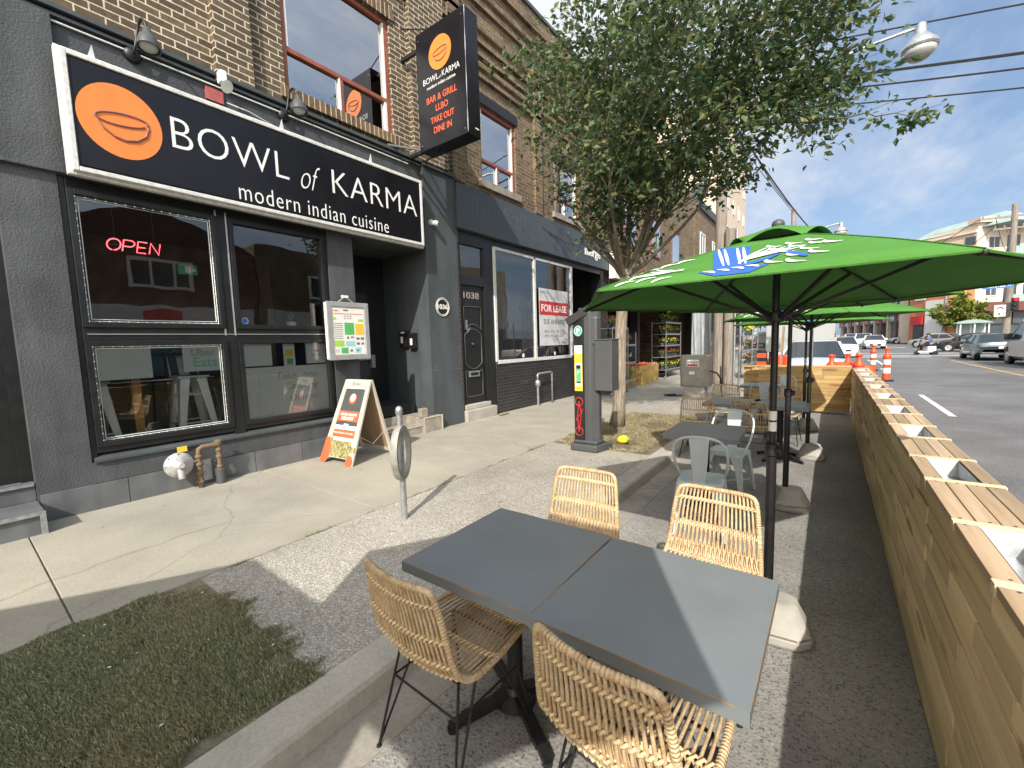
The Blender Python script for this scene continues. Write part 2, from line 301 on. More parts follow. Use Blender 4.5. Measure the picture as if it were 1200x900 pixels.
reg('bark', mk('pale_elm_bark', (0.3, 0.25, 0.19), 0.9, var=0.4, scale=4, sc=(9, 9, 1.2), bscale=7, bstr=1, bdist=0.03))
reg('branch', mk('grey_brown_branch', (0.14, 0.115, 0.09), 0.9, var=0.3, scale=8))

# ------------------------------------------------------------------ mesh builder
ORG = {}
class MB:
    def __init__(s): s.v = []; s.f = []
    def add(s, v, f):
        o = len(s.v); s.v += [tuple(p) for p in v]; s.f += [tuple(i + o for i in q) for q in f]; return s
    def box(s, x0, x1, y0, y1, z0, z1):
        if x0 > x1: x0, x1 = x1, x0
        if y0 > y1: y0, y1 = y1, y0
        if z0 > z1: z0, z1 = z1, z0
        return s.add([(x0, y0, z0), (x1, y0, z0), (x1, y1, z0), (x0, y1, z0), (x0, y0, z1), (x1, y0, z1), (x1, y1, z1), (x0, y1, z1)],
                     [(3, 2, 1, 0), (4, 5, 6, 7), (0, 1, 5, 4), (1, 2, 6, 5), (2, 3, 7, 6), (3, 0, 4, 7)])
    def bar(s, a, b, w, h, up=(0, 0, 1)):
        a = V(a); b = V(b); d = (b - a).normalized(); u = V(up)
        if abs(d.dot(u)) > 0.98: u = V((1, 0, 0))
        r = d.cross(u).normalized(); u = r.cross(d)
        pts = [p + r * sx * w / 2 + u * sy * h / 2 for p in (a, b) for sx, sy in ((-1, -1), (1, -1), (1, 1), (-1, 1))]
        return s.add(pts, [(0, 1, 2, 3), (7, 6, 5, 4), (0, 4, 5, 1), (1, 5, 6, 2), (2, 6, 7, 3), (3, 7, 4, 0)])
    def poly(s, pts, flip=False):
        q = tuple(range(len(pts))); return s.add(pts, [q[::-1] if flip else q])
    def prism(s, pts, off):
        n = len(pts); off = V(off); a = [V(p) for p in pts]
        f = [tuple(range(n))[::-1], tuple(range(n, 2 * n))] + [(i, (i + 1) % n, n + (i + 1) % n, n + i) for i in range(n)]
        return s.add(a + [p + off for p in a], f)
    def tube(s, pts, r, n=8, cap=True, closed=False):
        pts = [V(p) for p in pts]; m = len(pts); rs = r if isinstance(r, (list, tuple)) else [r] * m
        o = len(s.v); prev = None
        for i, p in enumerate(pts):
            if closed: d = pts[(i + 1) % m] - pts[i - 1]
            else: d = pts[min(i + 1, m - 1)] - pts[max(i - 1, 0)]
            if d.length < 1e-9: d = V((0, 0, 1))
            d.normalize()
            if prev is None:
                u = V((0, 0, 1)) if abs(d.z) < 0.9 else V((1, 0, 0))
                u = (u - d * u.dot(d)).normalized()
            else: u = (prev - d * prev.dot(d)).normalized()
            prev = u; w = d.cross(u)
            for k in range(n):
                t = 2 * PI * k / n; s.v.append(tuple(p + (u * math.cos(t) + w * math.sin(t)) * rs[i]))
        for i in range(m if closed else m - 1):
            for k in range(n):
                a = o + i * n + k; b = o + i * n + (k + 1) % n; c = o + ((i + 1) % m) * n + (k + 1) % n; d = o + ((i + 1) % m) * n + k
                s.f.append((a, b, c, d))
        if cap and not closed:
            s.f.append(tuple(o + k for k in range(n))[::-1]); s.f.append(tuple(o + (m - 1) * n + k for k in range(n)))
        return s
    def lathe(s, prof, c=(0, 0, 0), n=20, ax=(0, 0, 1)):
        ax = V(ax).normalized(); u = V((1, 0, 0)) if abs(ax.x) < 0.9 else V((0, 1, 0)); u = (u - ax * u.dot(ax)).normalized(); w = ax.cross(u); c = V(c)
        o = len(s.v)
        for r, z in prof:
            for k in range(n):
                t = 2 * PI * k / n; s.v.append(tuple(c + ax * z + (u * math.cos(t) + w * math.sin(t)) * max(r, 1e-4)))
        for i in range(len(prof) - 1):
            for k in range(n):
                s.f.append((o + i * n + k, o + i * n + (k + 1) % n, o + (i + 1) * n + (k + 1) % n, o + (i + 1) * n + k))
        s.f.append(tuple(o + k for k in range(n))[::-1]); m = len(prof) - 1; s.f.append(tuple(o + m * n + k for k in range(n)))
        return s
    def grid(s, fn, nu, nv):
        o = len(s.v)
        for i in range(nu + 1):
            for j in range(nv + 1): s.v.append(tuple(fn(i / nu, j / nv)))
        for i in range(nu):
            for j in range(nv):
                a = o + i * (nv + 1) + j; s.f.append((a, a + nv + 1, a + nv + 2, a + 1))
        return s
    def disc(s, c, u, v, r, n=28, ru=None):
        c = V(c); u = V(u); v = V(v); ru = ru or r
        return s.poly([c + u * ru * math.cos(2 * PI * k / n) + v * r * math.sin(2 * PI * k / n) for k in range(n)])
    def text(s, txt, o, u, v, w=None, h=None, thick=0.002, shear=0.0, spacing=1.0, outline=0.0, bold=0.0, align='l'):
        vs, fs = text_geo(txt, shear, spacing, outline, bold)
        if not len(vs): return s
        x0, x1 = vs[:, 0].min(), vs[:, 0].max(); y0, y1 = vs[:, 1].min(), vs[:, 1].max()
        if w and h: kx = w / (x1 - x0); ky = h / (y1 - y0)
        elif w: kx = ky = w / (x1 - x0)
        else: kx = ky = h / (y1 - y0)
        u = V(u).normalized(); v = V(v).normalized(); n = u.cross(v); o = V(o); sh = {'l': 0, 'c': (x1 - x0) * kx / 2, 'r': (x1 - x0) * kx}[align]
        zz = vs[:, 2] - vs[:, 2].min(); zr = max(zz.max(), 1e-6)
        return s.add([o + u * ((p[0] - x0) * kx - sh) + v * ((p[1] - y0) * ky) + n * (thick * z / zr) for p, z in zip(vs, zz)], fs)
    def build(s, name, mat, parent=None, smooth=False, bevel=0.0, base=None, auto=None, split=0):
        me = D.meshes.new(name)
        root = parent
        while root is not None and root.parent is not None: root = root.parent
        org = V(ORG.get(root.name, (0, 0, 0))) if root is not None else V(base or (0, 0, 0))
        me.from_pydata([tuple(V(p) - org) for p in s.v] if org.length > 0 else s.v, [], s.f)
        mats = mat if isinstance(mat, (list, tuple)) else [mat]
        for q in mats: me.materials.append(MT[q] if isinstance(q, str) else q)
        if split:
            for p in me.polygons[split:]: p.material_index = 1
        me.validate(); me.update()
        if smooth: me.shade_smooth() if hasattr(me, 'shade_smooth') else None
        o = D.objects.new(name, me); col.objects.link(o)
        if smooth and auto:
            me.set_sharp_from_angle(angle=R(auto))
        if parent is not None: o.parent = parent
        else:
            o.location = org; ORG[o.name] = tuple(org)
        if bevel:
            md = o.modifiers.new('bevel', 'BEVEL'); md.width = bevel; md.segments = 2; md.limit_method = 'ANGLE'; md.angle_limit = R(40)
        return o
_tc = {}
def text_geo(txt, shear=0.0, spacing=1.0, outline=0.0, bold=0.0):
    key = (txt, shear, spacing, outline, bold)
    if key in _tc: return _tc[key]
    cu = D.curves.new('t', 'FONT'); cu.body = txt; cu.size = 1; cu.shear = shear; cu.space_character = spacing; cu.resolution_u = 4
    if outline: cu.fill_mode = 'NONE'; cu.bevel_depth = outline; cu.bevel_resolution = 0
    else: cu.extrude = 0.02; cu.offset = bold
    ob = D.objects.new('t', cu); col.objects.link(ob); bpy.context.view_layer.update()
    me = D.meshes.new_from_object(ob.evaluated_get(bpy.context.evaluated_depsgraph_get()))
    vs = np.array([tuple(x.co) for x in me.vertices]); fs = [tuple(p.vertices) for p in me.polygons]
    D.objects.remove(ob); D.curves.remove(cu); D.meshes.remove(me)
    _tc[key] = (vs, fs); return vs, fs

def tag(o, label=None, cat=None, group=None, kind=None):
    if label: o['label'] = label
    if cat: o['category'] = cat
    if group: o['group'] = group
    if kind: o['kind'] = kind
    return o
def thing(name, loc, label, cat, group=None, rz=0, kind=None):
    o = D.objects.new(name, None); col.objects.link(o); o.empty_display_size = 0.2
    o.location = loc; o.rotation_euler = (0, 0, rz); ORG[o.name] = tuple(loc)
    return tag(o, label, cat, group, kind)
def kids(o): return [c for c in D.objects if c.parent == o]
def dup(o, loc=None, rz=None, label=None, group=None, parent=None, scale=None, ch=None):
    c = o.copy(); col.objects.link(c)
    if parent is not None: c.parent = parent
    if loc is not None: c.location = loc
    if rz is not None: c.rotation_euler = (0, 0, rz)
    if scale: c.scale = scale
    if label: c['label'] = label
    if group: c['group'] = group
    for k in kids(o): dup(k, parent=c)
    return c
def struct(name, mb, mat, base=(0, 0, 0), **kw):
    o = mb.build(name, mat, base=base, **kw); o['kind'] = 'structure'; return o
UY, UZ, UX = (0, 1, 0), (0, 0, 1), (1, 0, 0)
SH = 0.13   # sidewalk height over the patio lane
# ================================================================== ground
FX = -5.8           # facade plane
m = MB(); m.box(-60, 160, -60, 420, -0.6, -0.03); struct('ground', m, 'asphalt')
m = MB(); m.box(-1.66, 12.5, -40, 400, -0.02, 0.0); struct('road', m, 'asphalt')
m = MB(); m.box(-1.42, 0.5, -12, 11.3, 0.0005, 0.006); struct('pavement', m, 'patio')
m = MB(); m.box(-1.655, -1.42, -12, 60, 0.0005, 0.01); struct('kerb_gutter', m, 'gutter')
# kerb with a rounded nose
m = MB()
prof = [(-1.86, -0.02), (-1.86, SH), (-1.70, SH), (-1.672, SH - .008), (-1.66, SH - .03), (-1.65, -0.02)]
ys = [-12 + 3.0 * i for i in range(25)]
for i in range(24):
    y0 = ys[i] + .004; y1 = ys[i + 1] - .004
    m.prism([(x, y0, z) for x, z in prof], (0, y1 - y0, 0))
struct('kerb', m, 'kerb')
m = MB(); m.box(-6.4, -1.86, -12, 60, -0.02, SH - 0.012); struct('ground_fill', m, 'soilgreen')
# sidewalk slabs with open joints
m = MB(); yj = [-12, -9.3, -6.7, -4.1, -1.9, 0.33, 2.36, 4.4, 6.45, 8.5, 10.6, 12.7, 14.8, 17, 19.2, 21.5, 24, 27, 30, 34, 38, 44, 52, 60]
for a, b in zip(yj[:-1], yj[1:]):
    m.box(-6.35, -3.39, a + .005, b - .005, SH - 0.05, SH)
struct('sidewalk', m, 'sidewalk', bevel=0.004)
# boulevard strip of pebble paving with two openings left for grass
m = MB()
def strip(x0, x1, y0, y1): m.box(x0, x1, y0, y1, SH - 0.04, SH - 0.001)
strip(-3.375, -1.865, .93, 5.18); strip(-3.375, -1.865, 8.75, 11.3)
struct('path', m, 'pebble')
m = MB(); m.box(-3.375, -1.865, 11.31, 60, SH - .04, SH - .002); m.box(-3.375, -1.865, 5.2, 5.5, SH - .04, SH - .0005); struct('pavement', m, 'sidewalk')
m = MB()
def soil(x0, x1, y0, y1, a):
    m.grid(lambda u, v: (x0 + (x1 - x0) * u, y0 + (y1 - y0) * v, SH - .012 + a * math.sin(PI * u) * math.sin(PI * v) + .008 * math.sin(u * 37) * math.cos(v * 51)), 14, 40)
soil(-3.37, -1.88, -9, .96, .02); struct('ground_soil', m, 'soilgreen')
m = MB(); soil(-3.35, -1.92, 5.45, 8.75, .02); struct('ground_soil', m, 'soil')
# road markings
m = MB()
m.box(1.9, 2.01, 11.6, 15.3, .004, .008)
for y in (23, 31.5): m.box(1.9, 2.01, y, y + 3.2, .004, .008)
struct('road_marking', m, 'paint_white')
m = MB(); m.box(5.45, 5.56, -20, 34, .004, .008); struct('road_marking', m, 'paint_yellow')
m = MB()
for x in np.arange(-1, 12.4, 1.0): pass
m.box(-1.6, 12.4, 41.0, 41.5, .004, .008); m.box(-1.6, 12.4, 45.0, 45.5, .004, .008); m.box(-1.6, 5.4, 38.6, 39.1, .004, .008); m.box(-1.6, 12.4, 63, 63.6, .004, .008)
m.box(2.2, 2.34, 27, 38, .0045, .0075)
struct('road_marking', m, 'paint_white')
m = MB(); m.box(12.5, 18.5, -40, 36, -.02, SH); m.box(12.5, 13, 62, 74, -.02, SH); struct('far_sidewalk', m, 'sidewalk')

# ================================================================== restaurant building (1036)
B = thing('restaurant_building', (FX, 2.4, SH), 'brown brick building with dark grey restaurant shopfront and black framed windows', 'building')
W = lambda name, mb, mat, par=None, **k: mb.build(name, mat, par or B, **k)
m = MB()
TH = 0.35
# stucco ground floor with openings left free
m.box(FX - TH, FX, -8, -1.0, SH, 3.34)                # beyond the left door
m.box(FX - TH, FX, 0.44, 0.82, SH, 3.34)
m.box(FX - TH, FX, 0.8205, 3.47, SH + .26, .60)
m.box(FX - TH, FX, 3.47, 3.87, SH, 3.34)
m.box(FX - TH - 3, FX - .001, -8, 5.3, 3.34, 3.42)
m.box(FX - TH, FX + .0, -8, 5.3, 3.42, 4.80)
W('shopfront_wall', m, 'stucco')
m = MB(); m.box(FX + .001, FX + .05, -8, .90, 3.345, 4.74); W('fascia_panel', m, 'stucco', bevel=.006)
m = MB(); m.box(FX - 1.3, FX + .045, 5.3, 6.1, SH, 4.76); W('corner_pier', m, 'stucco_smooth', bevel=.006)
m = MB(); m.box(FX - .1, FX + .05, 5.305, 6.095, 1.195, 1.2); m.box(FX - .1, FX + .05, 5.40, 5.405, 1.2, 1.3); W('pier_seam', m, 'steel')
# metal flashing cap of the fascia
m = MB(); m.box(FX - .1, FX + .07, -8, 5.29, 4.80, 4.84); m.box(FX - .1, FX + .045, -8, 5.29, 4.74, 4.765); m.box(FX - .1, FX + .09, 5.295, 6.1, 4.765, 4.80); W('flashing', m, 'stucco_smooth')
# base tiles
m = MB(); y = 0.45
for w in (.62, .6, .62, .6, .61):
    m.box(FX - .02, FX + .018, y + .004, min(3.86, y + w - .004), SH - .02, SH + .255); y += w
W('base_tiles', m, 'tile', bevel=.003)
m = MB(); m.box(FX - .02, FX + .012, .45, 3.86, SH, SH + .25); W('tile_grout', m, 'stucco')
# window sill
m = MB(); m.prism([(FX - .1, .84, .60), (FX + .03, .84, .60), (FX + .03, .84, .625), (FX - .1, .84, .68)], (0, 2.62, 0)); m.box(FX - .1, FX + .012, .84, 3.46, .585, .60); W('window_sill', m, 'stucco_smooth')
# left entrance: steps, door
m = MB(); m.box(-6.3, -5.42, -1.3, .44, SH - .02, .33); m.box(-6.4, -5.86, -1.3, .439, .33, .5); W('entrance_step', m, 'tile', bevel=.006)
m = MB()
m.box(-5.418, -5.395, -1.3, .405, .30, .332); m.box(-5.418, -5.395, .405, .443, SH, .332); m.box(-5.857, -5.84, -1.3, .43, .475, .503); W('step_nosing', m, 'steel')
d = MB(); d.box(-6.05, -6.0, -.6, .36, .5, 2.9); dd = W('door', d, 'frame')
d = MB(); d.box(-5.995, -5.985, -.45, .2, 1.1, 2.75); W('door_glass', d, 'carglass', dd)
d = MB(); d.box(-6.05, -5.95, .36, .44, .5, 3.34); d.box(-6.05, -5.95, -1.0, .44, 2.9, 3.0); W('door_frame', d, 'frame')
# upper brick wall with window openings
UW = [(3.05, 4.79, 5.08, 6.85), (6.98, 8.2, 5.0, 6.5), (9.85, 11.2, 5.0, 6.4)]
def brickwall(mb, x0, x1, y0, y1, z0, z1, wins):
    y = y0
    for a, b, c, d_ in wins:
        mb.box(x0, x1, y, a, z0, z1); mb.box(x0, x1, a, b, z0, c); mb.box(x0, x1, a, b, d_, z1); y = b
    mb.box(x0, x1, y, y1, z0, z1)
m = MB(); brickwall(m, FX - TH, FX - .03, -8, 6.1, 4.84, 8.9, UW[:1])
W('brick_wall', m, 'brick')
for a, b in ((2.22, 2.63), (5.15, 5.95)): m = MB(); m.box(FX - .03, FX + .05, a, b, 4.85, 8.6); W('brick_pilaster', m, 'brick')
m = MB(); m.box(FX - .02, FX + .03, 2.98, 4.86, 4.93, 5.075); W('window_sill', m, 'soldier')
m = MB(); m.box(FX - .02, FX + .005, 2.98, 4.86, 6.85, 7.05); W('lintel', m, 'soldier')
m = MB()
for z in (7.35, 7.6, 8.3, 8.55): m.box(FX - .02, FX + .04, -8, 6.1, z, z + .075)
m.box(FX - TH, FX + .06, -8, 6.1, 8.9, 9.25)
W('brick_cornice', m, 'brick2')
m = MB(); m.box(FX - TH - .05, FX + .1, -8, 6.1, 9.25, 9.33); W('parapet_cap', m, 'stucco_smooth')
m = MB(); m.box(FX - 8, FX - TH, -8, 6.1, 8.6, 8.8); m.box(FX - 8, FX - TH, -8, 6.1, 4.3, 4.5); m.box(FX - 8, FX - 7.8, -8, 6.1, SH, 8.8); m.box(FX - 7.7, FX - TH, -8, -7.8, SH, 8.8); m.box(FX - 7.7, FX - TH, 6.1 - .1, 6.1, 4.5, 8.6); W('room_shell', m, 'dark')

def upper_window(y0, y1, z0, z1, par, fr='copper'):
    x = FX - .12
    m = MB(); t = .075; zt = z0 + (z1 - z0) * .30
    m.box(x - .05, x + .05, y0, y0 + t, z0, z1); m.box(x - .05, x + .05, y1 - t, y1, z0, z1)
    m.box(x - .05, x + .05, y0 + t, y1 - t, z0, z0 + t * .7); m.box(x - .05, x + .05, y0 + t, y1 - t, z1 - t, z1)
    m.box(x - .045, x + .045, y0 + t, y1 - t, zt - .03, zt + .03); ym = (y0 + y1) / 2
    m.box(x - .04, x + .04, ym - .025, ym + .025, z0 + t * .7, zt - .03)
    f = m.build('window', fr, par, bevel=.004)
    m = MB(); i = .022
    m.box(x + .0, x + .052, y0 + t, y0 + t + i, zt + .031, z1 - t - .001); m.box(x, x + .052, y1 - t - i, y1 - t, zt + .031, z1 - t - .001)
    m.box(x, x + .046, y1 - t - i - .02, y1 - t - .001, z0 + t * .7 + .001, zt - .031); m.box(x, x + .046, ym - .05, ym - .026, z0 + t * .7 + .001, zt - .031)
    m.build('inner_frame', 'paper', f)
    m = MB(); m.box(x - .006, x, y0 + t, y1 - t, zt + .031, z1 - t - .001); m.box(x - .006, x, y0 + t, ym - .026, z0 + t * .7, zt - .031); m.box(x - .006, x, ym + .026, y1 - t, z0 + t * .7, zt - .031)
    m.build('pane', 'glassup', f)
    m = MB(); yc = y0 + (y1 - y0) * .45
    m.grid(lambda u, v: (x - .16 + .02 * math.sin(u * 60), yc + (y1 - t - yc) * u, z0 + .1 + (z1 - z0 - .2) * v), 60, 1)
    m.build('curtain', 'curtain', f)
upper_window(*UW[0], B)

# ---- shop windows of the restaurant
def shopwin(y0, y1, z0, z1, par, lights, t=.05, x=FX - .05, fill='glass'):
    m = MB()
    m.box(x - .05, x + .05, y0, y0 + t, z0, z1); m.box(x - .05, x + .05, y1 - t, y1, z0, z1); m.box(x - .05, x + .05, y0 + t, y1 - t, z0, z0 + t); m.box(x - .05, x + .05, y0 + t, y1 - t, z1 - t, z1)
    f = m.build('window', 'frame', par, bevel=.004)
    m = MB(); m.poly([(x - .006, y0 + t, z0 + t), (x - .006, y1 - t, z0 + t), (x - .006, y1 - t, z1 - t), (x - .006, y0 + t, z1 - t)]); m.build('pane', fill, f)
    if lights:
        a, b, c, d_ = y0 + t + .01, y1 - t - .01, z0 + t + .01, z1 - t - .01
        m = MB()
        for q in (.0, .02): m.tube([(x + .0, a + q, c + q), (x, b - q, c + q), (x, b - q, d_ - q), (x, a + q, d_ - q)], .006, 5, closed=True)
        m.build('light_rope', 'tolixwhite', f)
        m = MB(); k = .07
        def dots(p, q):
            n = max(2, int((V(q) - V(p)).length / k))
            for i in range(n): c_ = V(p).lerp(V(q), i / n); m.box(c_.x, c_.x + .006, c_.y - .0032, c_.y + .0032, c_.z - .0032, c_.z + .0032)
        X = x + .004
        dots((X, a, c), (X, b, c)); dots((X, b, c), (X, b, d_)); dots((X, b, d_), (X, a, d_)); dots((X, a, d_), (X, a, c)); m.build('led_bulbs', 'ledwhite', f)
    return f
m = MB(); x = FX - .05
m.box(x - .07, x + .03, .822, .87, .60, 3.34); m.box(x - .07, x + .035, 2.10, 2.22, .60, 3.34); m.box(x - .07, x + .03, 3.42, 3.469, .60, 3.34)
m.box(x - .07, x + .03, .87, 2.10, 3.24, 3.34); m.box(x - .07, x + .03, 2.22, 3.42, 3.24, 3.34)
m.box(x - .07, x + .03, .87, 2.10, 1.80, 1.93); m.box(x - .07, x + .03, 2.22, 3.42, 1.80, 1.93); m.box(x - .07, x + .03, .87, 2.10, .68, .74); m.box(x - .07, x + .03, 2.22, 3.42, .68, .74)
W('shopfront_frame', m, 'frame', bevel=.005)
m = MB(); m.box(x + .03, x + .042, 2.085, 2.1, 1.85, 3.3); m.box(x + .03, x + .042, 2.19, 2.205, 1.85, 3.3); m.box(x + .03, x + .04, .9, 3.4, 1.86, 1.868); W('frame_trim', m, 'chrome')
w1 = shopwin(.87, 2.10, 1.93, 3.24, B, True); w2 = shopwin(.87, 2.10, .74, 1.80, B, True)
w3 = shopwin(2.22, 3.42, 1.93, 3.24, B, False); w4 = shopwin(2.22, 3.42, .74, 1.80, B, False)
X = FX - .05
m = MB(); m.box(X - .02, X - .013, 2.27, 3.37, .79, 1.44); W('frosted_film', m, 'frost', w4)
m = MB()
for s, yy, zz, ww in (('Take', 2.66, 1.27, .26), ('Away', 3.0, 1.265, .24), ('Catering', 2.76, 1.10, .46), ('Dine in', 2.82, .96, .38)):
    m.text(s, (X - .0125, yy, zz), UY, UZ, w=ww, thick=.0015, shear=.2)
W('film_lettering', m, 'filmtext', w4)
m = MB(); m.box(X - .03, X - .013, 2.26, 2.62, 1.46, 1.745); m.box(X - .03, X - .013, 3.08, 3.365, 1.46, 1.745); W('inside_notice', m, 'frost', w4)
m = MB(); m.text('DELIVERY', (X - .0125, 3.15, 1.56), UY, UZ, w=.16, thick=.001); m.box(X - .0125, X - .0115, 3.2, 3.27, 1.62, 1.65); W('notice_print', m, 'red', w4)
m = MB(); m.box(X - .04, X - .03, 2.78, 2.93, 1.44, 1.74); n4 = W('leaflet', m, 'paper', w4)
m = MB(); m.box(X - .029, X - .027, 2.80, 2.91, 1.57, 1.66); W('leaflet_band', m, 'yellow', w4)
m = MB(); m.box(X - .029, X - .027, 2.82, 2.9, 1.46, 1.54); W('leaflet_picture', m, 'green', w4)
# delivery stickers on the lower left window
m = MB(); m.box(X - .02, X - .013, 1.66, 2.03, 1.44, 1.735); m.box(X - .02, X - .013, .94, 1.38, 1.40, 1.72); W('window_sticker', m, 'frost', w2)
m = MB(); m.text('Uber', (X - .0125, 1.74, 1.615), UY, UZ, w=.24, thick=.001, bold=.02); W('sticker_text', m, 'filmtext', w2)
m = MB(); m.text('Eats', (X - .0125, 1.755, 1.49), UY, UZ, w=.24, thick=.001, bold=.02); W('sticker_text', m, 'neongreen', w2)
m = MB(); m.box(X - .3, X - .29, .93, 2.04, 1.35, 1.36); W('counter_edge', m, 'paper', w2)
m = MB(); m.disc((X - .0, 2.33, 2.03), UY, UZ, .035); m.disc((X - .001, 2.33, 2.03), UY, UZ, .035); bs = W('round_sticker', m, 'blue', w3)
m = MB(); m.tube([(X + .002, 2.33 + .036 * math.cos(t), 2.03 + .036 * math.sin(t)) for t in np.linspace(0, 2 * PI, 20, endpoint=False)], .003, 5, closed=True); W('sticker_ring', m, 'white', w3)
# exit sign inside
m = MB(); m.box(X - .6, X - .57, 1.86, 2.06, 2.62, 2.74); e = W('exit_sign', m, 'green', w1)
m = MB(); m.box(X - .569, X - .566, 1.93, 1.99, 2.64, 2.72); m.box(X - .569, X - .566, 2.0, 2.04, 2.66, 2.7); W('exit_pictogram', m, 'white', w1)
# interior (behind glass): floor, back wall, bench
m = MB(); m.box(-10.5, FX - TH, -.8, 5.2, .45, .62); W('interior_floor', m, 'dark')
m = MB(); m.box(-8.2, -8.1, -.8, 3.7, .62, 3.3); W('interior_wall', m, mk('brown_interior_wall', (.16, .12, .09), .8, var=.3, scale=3))
m = MB(); m.box(-7.6, -7.2, .95, 3.2, .62, 1.35); m.box(-7.65, -7.55, .95, 3.2, 1.35, 1.85); W('bench', m, 'bluefabric')
m = MB(); m.box(-7.4, -7.3, 1.9, 1.96, .62, 1.3); m.box(-7.35, -7.25, 2.1, 2.16, .62, 1.3); W('bench_trim', m, 'wood_int')
# narrow doorway
m = MB()
m.box(-7.05, -7.0, 3.87, 5.3, .42, 3.34); m.box(-7.0, FX - TH, 3.80, 3.869, .13, 3.34); dw = W('doorway_lining', m, 'frame')
m = MB(); m.box(-6.99, -6.94, 4.0, 4.95, .42, 2.75); dr = W('door', m, 'frame', bevel=.004)
m = MB(); m.box(-6.938, -6.934, 4.1, 4.86, .6, 2.65); W('door_glass', m, 'carglass', dr)
m = MB(); m.bar((-6.88, 4.2, 1.45), (-6.88, 4.86, 1.45), .02, .04); m.box(-6.93, -6.86, 4.84, 4.92, 1.28, 1.52); W('push_bar', m, 'steel', dr)
m = MB()
for i, z in enumerate((1.84, 1.9, 1.96, 2.02, 2.08)): m.disc((-6.925, 4.83, z), UY, UZ, .026, 14)
m.box(-6.93, -6.925, 4.78, 4.86, 2.12, 2.22); m.box(-6.93, -6.925, 4.8, 4.84, 2.24, 2.3); W('door_stickers', m, 'paper', dr)
m = MB(); m.box(-6.93, -6.925, 4.55, 4.72, 1.86, 1.98); m.box(-6.93, -6.925, 4.56, 4.62, 1.76, 1.9); W('door_sticker', m, 'red', dr)
m = MB(); m.box(-6.93, -6.925, 4.42, 4.66, 1.5, 1.8); W('door_notice', m, 'cardboard', dr)
m = MB(); m.box(-6.5, -6.3, 5.22, 5.3, 1.65, 1.95); m.box(-6.25, -6.08, 5.22, 5.3, 1.62, 1.9); mb_ = W('mailbox', m, 'black')
m = MB(); m.box(-6.45, -6.35, 5.215, 5.219, 1.9, 1.93); m.box(-6.46, -6.40, 5.214, 5.219, 1.72, 1.84); m.box(-6.2, -6.14, 5.214, 5.219, 1.68, 1.8); W('mailbox_label', m, 'paper', mb_)
m = MB(); m.box(-7.0, -5.72, 3.88, 5.29, SH - .02, .27); m.box(-7.0, -6.15, 3.88, 5.29, .27, .42); m.box(-6.2, -5.66, 5.0, 5.42, SH - .02, .40); m.box(-5.80, -5.7, 4.98, 5.12, .4, .56); W('doorway_step', m, 'stone', bevel=.008)
m = MB()
m.box(-5.657, -5.65, 4.99, 5.43, .385, .405); m.box(-5.657, -5.65, 5.405, 5.43, SH, .385); m.box(-5.717, -5.71, 3.9, 4.99, .255, .272); W('step_trim', m, 'creamwood')

# ================================================================== neon OPEN sign (hangs inside the window)
t = thing('neon_sign', (FX - .09, 1.36, 2.7), 'red neon OPEN sign glowing behind the upper left shop window', 'neon sign')
def stroke(mb, pts, s=1): mb.tube([(FX - .09, 1.12 + (p[0] + p[1] * .18) * .115, 2.72 + p[1] * .115) for p in pts], .0055, 6)
for nm, L in (('O', [[(.48 + .46 * math.cos(a), .5 + .5 * math.sin(a)) for a in np.linspace(-PI / 2 + .12, 1.5 * PI - .12, 22)]]),
              ('P', [[(1.1, 0), (1.1, 1), (1.65, 1), (1.85, .88), (1.88, .68), (1.75, .5), (1.6, .44), (1.12, .44)]]),
              ('E', [[(2.75, 1), (2.1, 1), (2.1, 0), (2.75, 0)], [(2.12, .5), (2.65, .5)]]),
              ('N', [[(3.0, 0), (3.0, 1), (3.7, 0), (3.7, 1)]])):
    m = MB()
    for q in L: stroke(m, q)
    m.build('letter', 'neonred', t)
m = MB(); m.tube([(FX - .11, 1.2, 2.72), (FX - .11, 1.2, 3.18)], .0015, 4); m.tube([(FX - .11, 1.52, 2.72), (FX - .11, 1.52, 3.18)], .0015, 4); m.tube([(FX - .11, 1.15, 2.78), (FX - .11, 1.58, 2.78)], .003, 5); m.build('hanger_wire', 'greytext', t)

# ================================================================== logo helper
def logo(mb_c, mb_l, c, u, v, r, ru=None):
    """orange disc with a sketched bowl; c centre, u right, v up"""
    c = V(c); u = V(u); v = V(v); n = u.cross(v); ru = ru or r
    pts = [c + u * ru * math.cos(a) + v * r * math.sin(a) for a in np.linspace(0, 2 * PI, 40, endpoint=False)]
    mb_c.prism(pts, n * .003)
    e = c + n * .006
    def P(x, y): return e + u * ru * x + v * r * y
    # bowl rim: long tilted ellipse, open at the right, and the bowl line under it
    rim = [P(.62 * math.cos(a) * 1.0 + .02, .17 * math.sin(a) + .07 + .16 * math.cos(a) * .4) for a in np.linspace(-.25, 2 * PI - .5, 34)]
    bowl = [P(-.55 + .0, -.08), P(-.42, -.3), P(-.2, -.45), P(.05, -.5), P(.35, -.42), P(.58, -.22), P(.66, .02), P(.62, .16)]
    mb_l.tube(rim, r * .028, 5); mb_l.tube(bowl, [r * .012, r * .03, r * .035, r * .035, r * .035, r * .03, r * .025, r * .012], 5)

